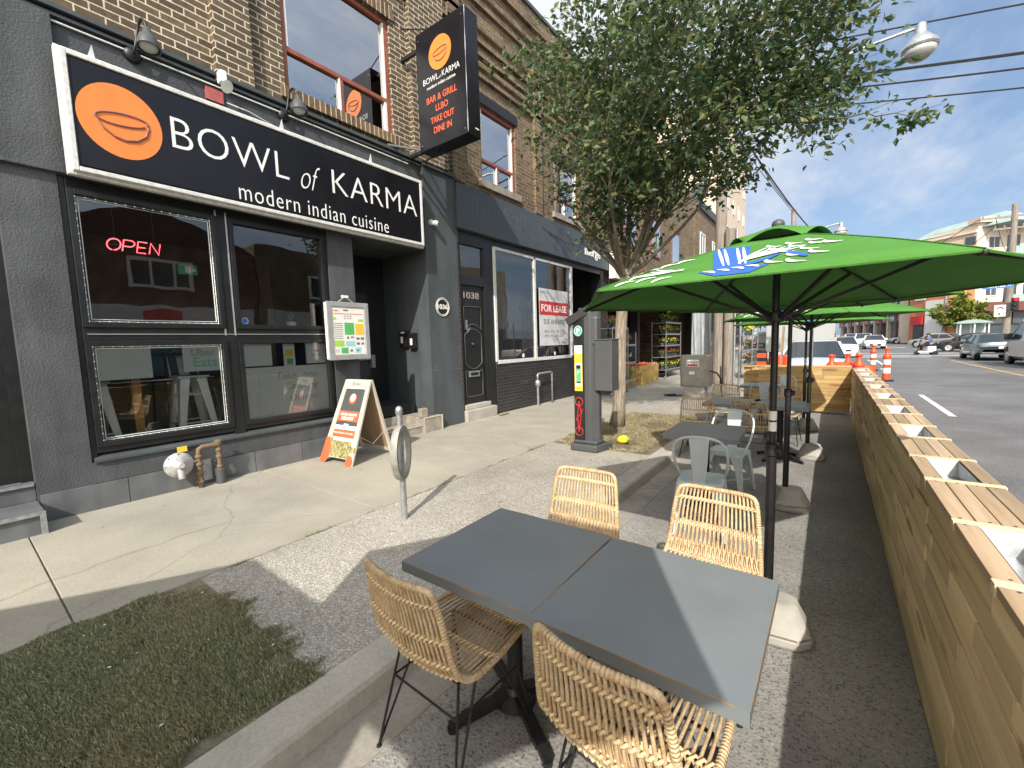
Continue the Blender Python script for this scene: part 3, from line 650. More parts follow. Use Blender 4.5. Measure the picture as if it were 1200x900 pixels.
# fascia sign
SX = -5.55
t = thing('fascia_sign', (FX, 3.0, 3.34), 'long black sign with an orange disc and white lettering in a white frame', 'sign')
m = MB(); m.box(FX + .002, SX - .03, .92, 5.07, 3.36, 4.37); m.build('sign_box', 'frame', t)
m = MB(); m.box(SX - .03, SX - .008, .96, 5.03, 3.40, 4.33); m.build('sign_face', 'signblack', t)
m = MB(); f = .042
for a in (0, 1):
    o = .0 if a == 0 else .03; x0, x1 = (SX - .05, SX) if a == 0 else (SX - .12, SX - .05)
    m.box(x0, x1, .9 - o, .9 + f - o, 3.34 - o, 4.39 + o); m.box(x0, x1, 5.09 - f + o, 5.09 + o, 3.34 - o, 4.39 + o)
    m.box(x0, x1, .9 + f - o, 5.09 - f + o, 3.34 - o, 3.34 + f - o); m.box(x0, x1, .9 + f - o, 5.09 - f + o, 4.39 - f + o, 4.39 + o)
m.build('sign_frame', 'signframe', t, bevel=.006)
m1, m2 = MB(), MB(); logo(m1, m2, (SX - .007, 1.275, 3.885), UY, UZ, .335, .315); lg = m1.build('logo_disc', 'orange', t); m2.build('logo_bowl', 'brownline', lg)
m = MB()
for s, y, w in (('BOWL', 1.67, 1.2), ('KARMA', 3.46, 1.5)): m = MB(); m.text(s, (SX - .007, y, 3.79), UY, UZ, w=w, h=.31, thick=.003, spacing=1.05, bold=-.012); m.build('lettering', 'white', t)
m = MB(); m.text('of', (SX - .007, 3.02, 3.74), UY, UZ, w=.27, h=.32, thick=.003, shear=.45, bold=-.018); m.build('lettering', 'white', t)
m = MB(); m.text('modern indian cuisine', (SX - .007, 2.27, 3.415), UY, UZ, w=2.1, h=.195, thick=.003, spacing=1.12, bold=-.008); m.build('lettering', 'white', t)
m = MB()
for y in (1.12, 2.85, 4.15): m.prism([(SX - .08, y - .025, 4.42), (SX - .08, y + .03, 4.42), (SX - .08, y + .012, 4.54)], (.012, 0, 0))
m.build('spike_clip', 'tolix', t)
# red sticker plate
m = MB(); m.box(FX, FX + .02, 2.1, 2.28, 4.53, 4.67); tag(m.build('alarm_plate', 'fadedred', base=(FX, 2.19, 4.53)), 'small red plate on the dark fascia above the letters of the long sign', 'plate')
# cables on fascia
m = MB(); m.tube([(FX + .05, 2.3, 4.55), (FX + .14, 2.5, 4.5), (FX + .1, 2.8, 4.46), (FX + .12, 3.3, 4.44), (FX + .1, 4.0, 4.43)], .006, 5); m.tube([(FX + .02, .2, 4.70), (FX + .03, 2.9, 4.70), (FX + .03, 5.0, 4.70)], .01, 6)
tag(m.build('sign_cable', 'paper', base=(FX, 2.5, 4.44)), 'thin cable run along the top edge of the long black sign', 'cable')

# gooseneck lamps
def goose(y, label):
    t = thing('gooseneck_lamp', (FX, y, 4.68), label, 'wall lamp', 'gooseneck lamps over the long sign')
    m = MB(); m.lathe([(.075, 0), (.075, .02), (.06, .045), (.03, .06)], (FX, y, 4.68), 18, (1, 0, 0)); m.build('wall_mount', 'black', t, smooth=True, auto=40)
    m = MB(); pts = [(FX + .05, y, 4.68), (FX + .10, y + .01, 4.72), (FX + .10, y + .03, 4.84), (FX + .12, y + .05, 4.95), (FX + .18, y + .06, 4.99), (FX + .235, y + .07, 4.94), (FX + .25, y + .08, 4.86)]
    P = []
    for i in range(len(pts) - 1):
        for k in range(4): P.append(V(pts[i]).lerp(V(pts[i + 1]), k / 4))
    P.append(V(pts[-1]))
    for _ in range(3): P = [P[0]] + [(P[i - 1] + P[i] * 2 + P[i + 1]) / 4 for i in range(1, len(P) - 1)] + [P[-1]]
    m.tube(P, .013, 8); m.build('arm', 'black', t, smooth=True)
    ax = V((.18, -.05, -1)).normalized(); c = V((FX + .25, y + .08, 4.88))
    m = MB(); m.lathe([(.02, 0), (.035, .02), (.04, .06), (.075, .11), (.095, .17), (.1, .22), (.092, .225), (.085, .17)], c, 22, ax); s = m.build('lamp_shade', 'kiosk', t, smooth=True, auto=40)
    m = MB(); m.lathe([(.085, .19), (.07, .215), (.03, .225)], c, 18, ax); m.build('bulb', 'lampwhite', s, smooth=True)
goose(1.47, 'black gooseneck wall lamp above the orange disc of the long sign'); goose(2.97, 'black gooseneck wall lamp under the sill of the large upper window')
goose(-.6, 'black gooseneck wall lamp over the left entrance, beyond the end of the long sign')
t = thing('flood_light', (FX, 2.23, 4.72), 'small white flood light clipped to the fascia above the long sign', 'flood light')
m = MB(); m.lathe([(.03, 0), (.06, .02), (.07, .03), (.06, .035)], (FX + .2, 2.24, 4.66), 16, (.6, .2, -.5)); m.build('lamp_head', 'tolixwhite', t, smooth=True, auto=40)
m = MB(); m.bar((FX, 2.23, 4.8), (FX + .18, 2.23, 4.72), .03, .03); m.box(FX + .1, FX + .2, 2.2, 2.26, 4.7, 4.82); m.build('bracket', 'tolixwhite', t)
t = thing('security_camera', (FX + .045, 5.44, 3.83), 'small round white security camera on the dark corner pier', 'camera')
m = MB(); m.lathe([(.05, 0), (.05, .03), (.04, .05)], (FX + .045, 5.44, 3.83), 18, (1, 0, 0)); m.build('mount', 'camwhite', t, smooth=True, auto=40)
m = MB(); m.lathe([(.02, -.0), (.045, .02), (.05, .06), (.042, .1), (.02, .105)], (FX + .09, 5.45, 3.82), 18, (.8, .5, -.2)); cm = m.build('housing', 'camwhite', t, smooth=True, auto=40)
m = MB(); m.lathe([(.018, .104), (.016, .109)], (FX + .09, 5.45, 3.82), 12, (.8, .5, -.2)); m.build('lens', 'black', cm)
# number plaque 1036
PX = FX + .046
t = thing('number_plaque', (PX, 5.635, 2.36), 'round black plaque reading 1036 with a white ring on the corner pier', 'plaque')
m = MB(); m.prism([(PX, 5.635 + .165 * math.cos(a), 2.36 + .165 * math.sin(a)) for a in np.linspace(0, 2 * PI, 36, endpoint=False)], (.012, 0, 0)); m.build('disc', 'frame', t)
m = MB()
for r_ in (.165, .142): m.tube([(PX + .014, 5.635 + r_ * math.cos(a), 2.36 + r_ * math.sin(a)) for a in np.linspace(0, 2 * PI, 36, endpoint=False)], .006, 5, closed=True)
m.build('ring', 'paper', t)
m = MB(); m.text('1036', (PX + .0125, 5.635, 2.32), UY, UZ, w=.25, h=.09, thick=.004, align='c', bold=.02); m.build('numerals', 'white', t)

# projecting sign
PY = 4.9
t = thing('projecting_sign', (-5.4, PY, 4.7), 'black box sign sticking out from the brick wall with orange BAR & GRILL lettering', 'hanging sign')
m = MB(); m.box(-5.34, -4.31, PY, PY + .28, 4.72, 6.45); bx = m.build('sign_box', 'signblack', t, bevel=.004)
m = MB(); m.tube([(-4.31, PY - .002, 4.74 + (1.7) * i / 20) if True else 0 for i in range(21)], [.005 + .003 * math.sin(i) for i in range(21)], 5); m.build('edge_trim', 'steel', t)
m1, m2 = MB(), MB(); logo(m1, m2, (-4.82, PY - .001, 6.02), UX, UZ, .235, .235); lg = m1.build('logo_disc', 'orange', t); m2.build('logo_bowl', 'brownline', lg)
m = MB(); m.text('BOWL', (-5.2, PY - .001, 5.665), UX, UZ, w=.33, h=.085, thick=.002, bold=-.01); m.text('KARMA', (-4.79, PY - .001, 5.665), UX, UZ, w=.36, h=.085, thick=.002, bold=-.01)
m.text('of', (-4.86, PY - .001, 5.665), UX, UZ, w=.05, thick=.002, shear=.4); m.text('modern indian cuisine', (-5.12, PY - .001, 5.575), UX, UZ, w=.6, thick=.002); m.build('lettering', 'white', t)
m = MB()
for s, z, w in (('BAR & GRILL', 5.37, .64), ('LLBO', 5.22, .26), ('TAKE OUT', 5.06, .5), ('DINE IN', 4.91, .38)): m.text(s, (-4.82, PY - .001, z), UX, UZ, w=w, h=.095, thick=.002, align='c', bold=.012)
m.build('lettering', 'redorange', t)
m = MB(); m.box(-4.309, -4.308, PY + .16, PY + .24, 4.83, 4.85); m.build('maker_plate', 'paper', t)
m = MB()
for px in (-5.28, -4.37):
    for pz in (4.8, 6.35): m.disc((px, PY - .001, pz), UX, UZ, .008, 8)
m.build('screw', 'steel', t)
for a, b, w_ in (((FX - .05, PY + .14, 6.35), (-5.34, PY + .14, 6.35), .05), ((FX - .05, PY + .14, 4.8), (-5.34, PY + .14, 4.8), .05), ((FX - .05, PY + .14, 6.85), (-4.9, PY + .14, 6.44), .015), ((FX - .05, PY - .3, 4.9), (-5.2, PY + .1, 4.73), .03), ((FX - .05, PY + .5, 4.85), (-5.0, PY + .14, 4.70), .02)): m = MB(); m.bar(a, b, w_, w_); m.build('bracket', 'black', t)

# menu case
mx = FX + .15
t = thing('menu_case', (mx, 3.63, 1.49), 'white framed menu case with coloured menu hanging beside the doorway', 'menu case')
m = MB(); m.box(mx - .09, mx - .01, 3.31, 3.96, 1.50, 2.31); cs = m.build('case', 'paper', t, bevel=.01)
m = MB(); f = .07
m.box(mx - .01, mx + .012, 3.30, 3.30 + f, 1.49, 2.32); m.box(mx - .01, mx + .012, 3.97 - f, 3.97, 1.49, 2.32); m.box(mx - .01, mx + .012, 3.3 + f, 3.97 - f, 1.49, 1.49 + f); m.box(mx - .01, mx + .012, 3.3 + f, 3.97 - f, 2.32 - f, 2.32); m.build('frame', 'chrome', t, bevel=.006)
m = MB(); m.box(mx - .008, mx - .002, 3.375, 3.895, 1.565, 2.245); sh = m.build('menu_sheet', 'paper', t)
def mrect(name, mat, L, par):
    m = MB()
    for y0, y1, z0, z1 in L:
        m.box(mx - .002, mx - .0005, 3.38 + y0 * .51, 3.38 + y1 * .51, 1.57 + z0 * .67, 1.57 + z1 * .67)
        if name == 'menu_panel': m.build(name, mat, par); m = MB()
    if name != 'menu_panel': m.build(name, mat, par)
mrect('menu_panel', 'green', [(.36, .66, .42, .68), (.22, .44, .02, .14)], sh); mrect('menu_panel', 'amber', [(.7, .98, .42, .66)], sh)
mrect('menu_panel', 'lime', [(.02, .32, .17, .3), (.8, .98, .71, .76), (.02, .12, .74, .79)], sh); mrect('menu_panel', 'teal', [(.38, .66, .17, .28), (.66, .86, .02, .14)], sh)
mrect('menu_rule', 'redorange', [(.05, .97, .86, .875), (.05, .2, .92, .94)], sh)
mrect('menu_text', 'greytext', [(.04, .3, z, z + .012) for z in np.arange(.34, .68, .045)] + [(a, a + .05, z, z + .02) for a in (.36, .45, .54) for z in (.76, .81)] + [(.42, .48, .33, .38), (.54, .64, .35, .38), (.72, .82, .31, .36), (.86, .97, .31, .36), (.72, .82, .2, .25), (.88, .96, .2, .25), (.04, .18, .05, .06), (.04, .18, .09, .1), (.5, .58, .05, .1), (.35, .5, .93, .96), (.72, .78, .06, .09)], sh)
m = MB(); m.tube([(mx - .03, 3.5, 2.32), (mx - .03, 3.62, 2.40), (mx - .03, 3.75, 2.32)], .004, 5); m.box(mx - .05, mx - .02, 3.57, 3.67, 2.385, 2.42); m.build('hanger', 'tolixwhite', t)

# A-frame sign
AX, AY = -5.16, 3.36
t = thing('sandwich_board', (-5.15, 3.36, SH), 'whitewashed wooden sandwich board with red and grey poster standing on the sidewalk', 'sandwich board')
def P3(u, v, k=0, side=0):   # board coordinates: u across (0-1), v up (0-1)
    # front board bottom (-5.57,3.0)-(-4.87,3.04), top around z 1.2
    bl = V((-5.55, 3.0, SH)); br = V((-4.88, 3.05, SH)); tl = V((-5.43, 3.40, 1.22)); tr = V((-4.90, 3.43, 1.22))
    if side: bl = V((-5.66, 3.74, SH)); br = V((-4.98, 3.78, SH)); tl = V((-5.43, 3.42, 1.22)); tr = V((-4.90, 3.45, 1.22))
    p = (bl.lerp(br, u)).lerp(tl.lerp(tr, u), v)
    n = (br - bl).cross(tl - bl).normalized() * (1 if not side else -1)
    return p + n * k
def slab(mb, u0, u1, v0, v1, k0, k1, side=0):
    a = [P3(u0, v0, k0, side), P3(u1, v0, k0, side), P3(u1, v1, k0, side), P3(u0, v1, k0, side)]; b = [P3(u0, v0, k1, side), P3(u1, v0, k1, side), P3(u1, v1, k1, side), P3(u0, v1, k1, side)]
    mb.add(a + b, [(3, 2, 1, 0), (4, 5, 6, 7), (0, 1, 5, 4), (1, 2, 6, 5), (2, 3, 7, 6), (3, 0, 4, 7)])
m = MB(); slab(m, 0, .12, 0, 1, -.02, .01); slab(m, .88, 1, 0, 1, -.02, .01); slab(m, .12, .88, .9, 1, -.02, .01); slab(m, .12, .88, .07, .13, -.02, .01)
fb = m.build('front_frame', 'creamwood', t, bevel=.004)
m = MB(); slab(m, .12, .88, .13, .9, -.015, .0); pn = m.build('poster', 'paper', fb)
m = MB(); slab(m, .13, .87, .45, .89, .0005, .002); m.build('poster_panel', 'kiosk', pn)
m = MB(); slab(m, .14, .86, .50, .62, .003, .005); slab(m, .14, .86, .31, .40, .003, .005); m.disc(P3(.5, .77, .006), (P3(1, .5) - P3(0, .5)).normalized(), (P3(.5, 1) - P3(.5, 0)).normalized(), .075, 20); m.build('poster_print', 'redorange', pn)
uu = (P3(1, .5) - P3(0, .5)).normalized(); vv = (P3(.5, 1) - P3(.5, 0)).normalized()
m = MB(); m.disc(P3(.5, .78, .008), uu, vv, .052, 20); m.build('emblem_face', 'white', pn); m = MB(); m.text('ORDER ONLINE', P3(.5, .565, .006), uu, vv, w=.34, thick=.001, align='c', bold=.02); m.text('DELIVERY', P3(.5, .515, .006), uu, vv, w=.26, thick=.001, align='c', bold=.02); m.build('poster_lettering', 'white', pn); m = MB(); m.text('FREE DELIVERY AVAILABLE', P3(.5, .35, .006), uu, vv, w=.4, thick=.001, align='c'); m.build('poster_lettering', 'white', pn); m = MB(); slab(m, .42, .58, .41, .47, .003, .004); m.build('poster_panel', 'white', pn)
m = MB(); m.text('Bowl', P3(.5, .925, .011), uu, vv, w=.2, thick=.001, shear=.4, align='c'); m.build('chalk_lettering', 'greytext', fb)
m = MB(); slab(m, .16, .84, .08, .27, .012, .014); slab(m, .0, .2, .12, .3, .011, .013); slab(m, .86, 1.0, .15, .22, .011, .013); m.build('food_picture', mk('mixed_green_food_print', (0.1, 0.16, 0.04), 0.6, var=.5, scale=28, c2=(0.5, 0.42, 0.2)), fb)
for (cu, cv, r_) in ((.02, .12, .2), (.9, .04, .09)):
    m = MB(); pts = []
    for a in np.linspace(0, 2 * PI, 30, endpoint=False):
        u_ = min(1.0, max(0, cu + (r_ / .67) * math.cos(a) * .75)); v_ = max(0, cv + r_ / 1.15 * math.sin(a)); pts.append(P3(u_, v_, .016))
    m.poly(pts); m.build('tomato_picture', 'redorange', fb)
m = MB(); slab(m, 0, .07, 0, 1, -.02, .01, 1); slab(m, .93, 1, 0, 1, -.02, .01, 1); slab(m, .07, .93, .93, 1, -.02, .01, 1); slab(m, .07, .93, .05, .1, -.02, .01, 1); bb = m.build('rear_frame', 'creamwood', t)
m = MB(); slab(m, .07, .93, .1, .93, -.012, .0, 1); m.build('rear_panel', 'plywood', bb)
m = MB(); m.tube([P3(.98, .35, 0), P3(.98, .3, 0).lerp(P3(.98, .3, 0, 1), .5) - V((0, 0, .1)), P3(.98, .35, 0, 1)], .004, 5); m.build('chain', 'steel', t)

# gas regulator and pipes
t = thing('gas_regulator', (FX, 1.6, SH), 'pale round gas regulator with rusty pipes against the grey base tiles', 'gas regulator')
m = MB(); gx = FX + .13
c = (gx, 1.47, .44); m.lathe([(.05, -.06), (.1, -.05), (.125, -.015), (.135, 0), (.135, .012), (.12, .02), (.07, .05), (.045, .07), (.04, .1), (.028, .11)], c, 28, (1, 0, .05)); rg = m.build('regulator_body', 'regulator', t, smooth=True, auto=35)
m = MB(); m.lathe([(.03, 0), (.034, .06), (.034, .12), (.028, .13)], (gx + .05, 1.47, .42), 16, (.3, 0, -1)); m.build('vent_spout', 'regulator', rg, smooth=True, auto=40)
m = MB()
for k in range(8): a = k * PI / 4; m.lathe([(.009, -.005), (.009, .022)], (gx, 1.47 + .122 * math.cos(a), .44 + .122 * math.sin(a)), 6, (1, 0, 0))
m.build('bolt', 'steel', rg)
m = MB(); m.tube([(gx, 1.57, .44), (gx, 1.66, .44)], .02, 10); m.tube([(gx, 1.66, SH), (gx, 1.66, .52), (gx, 1.665, .57), (gx, 1.70, .59), (gx, 1.82, .59)], .027, 12)
for z in (.2, .3, .40, .49): m.lathe([(.03, -.02), (.038, -.012), (.038, .012), (.03, .02)], (gx, 1.66, z), 10)
m.build('pipe', 'rust', t, smooth=True, auto=50)
m = MB(); m.tube([(gx, 1.86, SH), (gx, 1.86, .6)], .026, 12); m.lathe([(.03, -.03), (.042, -.02), (.042, .03), (.02, .045)], (gx, 1.86, .6), 12)
for z in (.33, .45, .53): m.lathe([(.03, -.02), (.036, -.012), (.036, .012), (.03, .02)], (gx, 1.86, z), 10)
m.tube([(gx, 1.8, .59), (gx, 1.86, .59)], .034, 10); m.build('pipe', 'rust', t, smooth=True, auto=50)
m = MB(); m.lathe([(.05, 0), (.055, .17), (.045, .18)], (gx, 1.86, SH), 14); m.build('pipe_sleeve', 'kiosk', t, smooth=True, auto=40)
m = MB(); m.box(FX + .02, FX + .05, 1.70, 1.80, SH + .05, .42); m.build('bracket_box', 'steel', t)
m = MB(); m.box(gx - .0, gx + .004, 1.47, 1.56, .575, .635); m.build('yellow_tag', 'yellow', t)

# bar stools inside the window
def stool(x, y, label):
    t = thing('bar_stool', (x, y, .62), label, 'bar stool', 'white bar stools inside the window')
    m = MB(); m.box(-.16, .16, -.16, .16, .74, .77); o = m.build('seat', 'tolixwhite', None, bevel=.02); o.parent = t; ORG.pop(o.name, None)
    for sx in (-1, 1):
        for sy in (-1, 1):
            m = MB(); a = V((sx * .13, sy * .13, .75)); b = V((sx * .21, sy * .21, 0))
            m.prism([a + V((0, -sy * .10, 0)), a, b, b + V((0, -sy * .05, 0))], (-sx * .004, 0, 0)); m.prism([a + V((-sx * .10, 0, 0)), a, b, b + V((-sx * .05, 0, 0))], (0, -sy * .004, 0))
            o = m.build('leg', 'tolixwhite'); o.parent = t; o.location = (0, 0, 0)
    m = MB()
    for z in (.22, .55):
        k = .13 + .08 * (1 - z / .75)
        for s in (-1, 1): m.bar((s * k, -k, z), (s * k, k, z), .008, .015); m.bar((-k, s * k, z), (k, s * k, z), .008, .015)
    o = m.build('stretcher', 'tolixwhite'); o.parent = t
    m = MB(); m.tube([(-.15, -.14, .76), (-.19, -.15, 1.0), (-.2, -.08, 1.06), (-.2, .08, 1.06), (-.19, .15, 1.0), (-.15, .14, .76)], .009, 6); m.prism([(-.155, -.05, .76), (-.155, .05, .76), (-.2, .065, 1.06), (-.2, -.065, 1.06)], (.004, 0, 0)); o = m.build('low_back', 'tolixwhite'); o.parent = t
    return t
s_ = stool(-6.13, 1.78, 'white metal bar stool behind the lower window, right of the wooden post')
dup(s_, (-6.13, .88, .62), 0.15, 'white metal bar stool behind the lower window, left of the wooden post')
m = MB(); m.box(-6.34, -6.24, 1.27, 1.35, .62, 1.85); tag(m.build('wooden_post', 'wood_int', base=(-6.3, 1.31, .62)), 'orange wooden post standing between the two white bar stools', 'post')
m = MB(); m.box(-6.9, -6.2, .9, 2.2, 1.62, 1.66); m.bar((-6.6, 1.7, .62), (-6.6, 1.7, 1.62), .05, .05); tag(m.build('high_table', 'kiosk', base=(-6.5, 1.5, .62)), 'dark high table top seen behind the white bar stools', 'table')
t = thing('window_plant', (-6.15, 3.05, 1.95), 'small grassy pot plant on the ledge behind the upper right shop window', 'plant')
m = MB(); m.lathe([(.05, 0), (.065, .1)], (-6.15, 3.05, 1.95), 12); m.build('pot', 'paper', t)
m = MB()
for k in range(16):
    a = k * 2.4; l = .12 + .1 * random.random(); m.prism([(-6.15, 3.045, 2.04), (-6.15, 3.055, 2.04), (-6.15 + l * .4 * math.cos(a), 3.05 + l * .5 * math.sin(a), 2.05 + l)], (.002, 0, 0))
m.build('leaves', 'greenflower', t)
m = MB(); m.box(FX - TH - .2, FX - TH + .25, 2.2, 3.42, 1.93, 1.95); W('window_ledge', m, 'tile')
# ================================================================== building 1038 (for lease)
C = thing('leased_building', (FX, 9.5, SH), 'brown brick building with a blue-grey fascia and a FOR LEASE poster in its window', 'building')
Wc = lambda name, mb, mat, par=None, **k: mb.build(name, mat, par or C, **k)
m = MB(); brickwall(m, FX - TH, FX - .02, 6.1, 12.95, 4.7, 8.9, UW[1:]); m.box(FX - TH, FX - .01, 6.101, 6.19, SH, 3.9)
Wc('brick_wall', m, 'brick2')
m = MB()
for z in (6.95, 7.15, 7.35, 7.6, 7.85, 8.3, 8.55): m.box(FX - .02, FX + .05, 6.1, 12.95, z, z + .08)
m.box(FX - TH, FX + .06, 6.1, 12.95, 8.9, 9.25); Wc('brick_cornice', m, 'brick2')
m = MB(); m.box(FX - TH - .05, FX + .1, 6.1, 13.0, 9.25, 9.33); Wc('parapet_cap', m, 'stucco_smooth')
for a, b in ((6.1, 6.4), (8.9, 9.2), (12.3, 12.9)): m = MB(); m.box(FX - .02, FX + .05, a, b, 4.75, 8.6); Wc('brick_pilaster', m, 'brick2')
for a, b, c, d_ in UW[1:]:
    m = MB(); m.box(FX - .02, FX + .04, a - .1, b + .1, c - .14, c - .005); Wc('window_sill', m, 'stone')
    m = MB(); m.box(FX - .02, FX + .003, a - .05, b + .05, d_ + .002, d_ + .2); Wc('lintel', m, 'black')
    upper_window(a, b, c, d_, C)
# fascia
m = MB(); m.box(FX - .1, FX + .1, 6.102, 12.93, 3.87, 4.70); fa = Wc('fascia', m, 'fascia', bevel=.006)
m = MB(); m.text('merge', (FX + .1, 6.5, 4.02), UY, UZ, w=3.25, h=.55, thick=.004, outline=.008); Wc('faded_lettering', m, 'ghost', fa)
m = MB(); m.text('merge', (FX + .1005, 11.3, 4.05), UY, UZ, w=1.02, h=.27, thick=.01, bold=.03); Wc('lettering', m, 'white', fa)
m = MB(); m.tube([(FX + .12, 9.0 + .2 * i, 4.45 - .14 * math.sin(i / 12 * PI) + .01 * math.sin(i * 2)) for i in range(13)], .006, 5); m.tube([(FX + .12, 11.2, 4.72), (FX + .13, 11.5, 4.5), (FX + .12, 11.5, 4.3)], .006, 5); Wc('loose_cable', m, 'ghost', fa)
# door bay
x = FX - .06
m = MB(); m.box(x - .05, x + .05, 6.19, 6.23, SH + .2, 3.87); m.box(x - .05, x + .05, 6.93, 7.0, SH + .2, 3.87); m.box(x - .05, x + .05, 6.23, 6.93, 2.84, 3.03); m.box(x - .05, x + .05, 6.23, 6.93, 3.62, 3.87)
m.box(x - .05, x + .04, 7.0, 7.24, .2, 3.87); m.box(x - .05, x + .03, 7.24, 12.9, 3.72, 3.87); Wc('door_frame', m, 'frame', bevel=.005)
m = MB(); m.box(x - .04, x + .0, 6.23, 6.93, .45, 2.84); dr = Wc('door', m, 'frame')
m = MB()
def ring(pts): m.tube([(x + .008, a, b) for a, b in pts], .013, 6, closed=True)
def archrect(y0, y1, z0, z1, top=0, bot=0):
    P = [(y0, z0)]
    n = 8
    for i in range(1, n): s = i / n; P.append((y0 + (y1 - y0) * s, z0 + bot * math.sin(PI * s)))
    P += [(y1, z0), (y1, z1)]
    for i in range(1, n): s = 1 - i / n; P.append((y0 + (y1 - y0) * s, z1 + top * math.sin(PI * s)))
    P.append((y0, z1)); ring(P)
archrect(6.31, 6.82, 1.95, 2.42, 0, .12); archrect(6.31, 6.82, 1.28, 1.85, .12, -.12); archrect(6.31, 6.82, .6, 1.15, -.12, 0)
Wc('door_moulding', m, 'kiosk', dr, smooth=True)
m = MB(); m.box(x + .002, x + .03, 6.40, 6.71, 1.0, 1.12); ml = Wc('mail_slot', m, 'steel', dr, bevel=.004)
m = MB(); m.box(x + .03, x + .034, 6.44, 6.67, 1.03, 1.09); Wc('slot_flap', m, 'black', ml)
m = MB(); m.lathe([(.05, 0), (.05, .015), (.02, .03), (.03, .05), (.02, .06)], (x, 6.56, 1.66), 14, (1, 0, 0)); Wc('knob', m, 'frame', dr, smooth=True)
m = MB(); m.box(x + .002, x + .02, 6.36, 6.40, 1.95, 2.15); m.bar((x + .03, 6.38, 1.9), (x + .03, 6.46, 2.0), .015, .02); Wc('lock', m, 'steel', dr)
m = MB(); m.text('1038', (x + .051, 6.36, 2.5) if False else (x + .001, 6.33, 2.58), UY, UZ, w=.46, h=.13, thick=.006, bold=.01); Wc('numerals', m, 'stone', dr)
m = MB(); m.box(x - .01, x, 6.23, 6.93, 3.03, 3.62); Wc('transom_pane', m, 'glass')
m = MB(); m.box(x - .35, x - .34, 6.1, 7.1, 2.9, 3.7); Wc('transom_blind', m, 'frost')
m = MB(); m.box(-6.3, -5.7, 6.15, 7.1, SH - .02, .35); m.box(-6.3, -5.78, 6.2, 7.0, .35, .45); Wc('door_step', m, 'kerb', bevel=.015)
# display window
m = MB(); x = FX - .03
m.box(x - .04, x + .04, 7.24, 7.31, 1.27, 3.72); m.box(x - .04, x + .04, 8.78, 8.86, 1.27, 3.72); m.box(x - .04, x + .04, 10.6, 10.7, 1.27, 3.72); m.box(x - .04, x + .05, 7.31, 10.6, 1.22, 1.30); m.box(x - .04, x + .04, 7.31, 10.6, 3.66, 3.72)
wf = Wc('window', m, 'signframe', bevel=.004)
for a, b in ((7.31, 8.78), (8.86, 10.6)): m = MB(); m.poly([(x, a, 1.3), (x, b, 1.3), (x, b, 3.66), (x, a, 3.66)]); Wc('pane', m, 'glass', wf)
for a in (8.3, 9.75): m = MB(); m.disc((x + .002, a, 1.37), UY, UZ, .05, 16); Wc('window_sticker', m, 'white', wf)
m = MB(); m.box(FX - TH, FX - .0, 7.24, 10.72, SH, 1.22); Wc('tiled_base', m, 'blackbrick')
m = MB(); m.box(FX - 5.5, FX - .1, 7.0, 12.9, .9, 1.1); Wc('interior_floor', m, 'concrete')
m = MB(); m.box(FX - 1.9, FX - 1.8, 7.0, 10.9, 1.1, 3.9); m.box(FX - 4, FX - .2, 7.02, 7.1, 1.1, 3.9); m.box(FX - 4, FX - .2, 10.8, 10.9, 1.1, 3.9); m.box(FX - 4, FX - .2, 7.0, 10.9, 3.9, 4.0); Wc('interior_wall', m, mk('pale_grey_interior_wall', (.75, .78, .75), .8))
m = MB(); m.box(FX - 1.4, FX - 1.0, 8.55, 8.8, 1.1, 3.9); Wc('interior_column', m, mk('grey_interior_column', (.36, .39, .38), .8))
# recessed entrance at the right
m = MB(); m.box(FX - TH, FX - .02, 12.6, 12.93, SH, 3.87); m.box(-7.4, -7.3, 10.72, 12.6, SH, 3.87); m.box(-7.3, FX - .05, 10.72, 10.8, SH, 3.87); m.box(-7.4, FX - .1, 10.72, 12.9, 3.80, 3.869); Wc('entrance_recess', m, 'frame')
m = MB(); m.box(-7.28, -7.22, 11.1, 12.2, SH, 2.5); Wc('door', m, 'frame')
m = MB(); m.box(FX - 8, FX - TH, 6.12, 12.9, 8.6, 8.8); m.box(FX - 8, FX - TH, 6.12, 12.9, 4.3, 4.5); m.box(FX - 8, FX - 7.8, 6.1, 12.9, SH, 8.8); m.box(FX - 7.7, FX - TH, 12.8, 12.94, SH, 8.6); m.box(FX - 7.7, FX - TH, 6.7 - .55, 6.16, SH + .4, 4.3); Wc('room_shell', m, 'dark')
# lease sign
LX = FX + .025
t = thing('lease_sign', (LX, 9.65, 1.6), 'grey paper FOR LEASE poster with a red band in the empty shop window', 'poster')
m = MB(); m.box(LX, LX + .01, 8.95, 10.37, 1.58, 3.0); pp = m.build('sheet', 'poster', t)
m = MB(); m.box(LX + .01, LX + .013, 8.95, 10.37, 2.35, 2.69); m.build('band', 'red', t)
m = MB(); m.text('FOR LEASE', (LX + .013, 9.66, 2.43), UY, UZ, w=1.25, h=.18, thick=.003, align='c', bold=.02); m.build('band_lettering', 'white', t)
m = MB(); m.text('SUE ANFANG', (LX + .01, 9.66, 2.12), UY, UZ, w=1.05, h=.13, thick=.003, align='c', bold=.01); m.text('direct 416-345-1155', (LX + .01, 9.66, 1.90), UY, UZ, w=1.0, thick=.002, align='c'); m.text('office 416-481-6137', (LX + .01, 9.66, 1.79), UY, UZ, w=1.0, thick=.002, align='c'); m.text('RE/MAX', (LX + .01, 10.02, 1.62), UY, UZ, w=.25, thick=.002); m.text('listed by', (LX + .01, 9.0, 2.85), UY, UZ, w=.4, thick=.002); m.build('lettering', 'greytext', t)
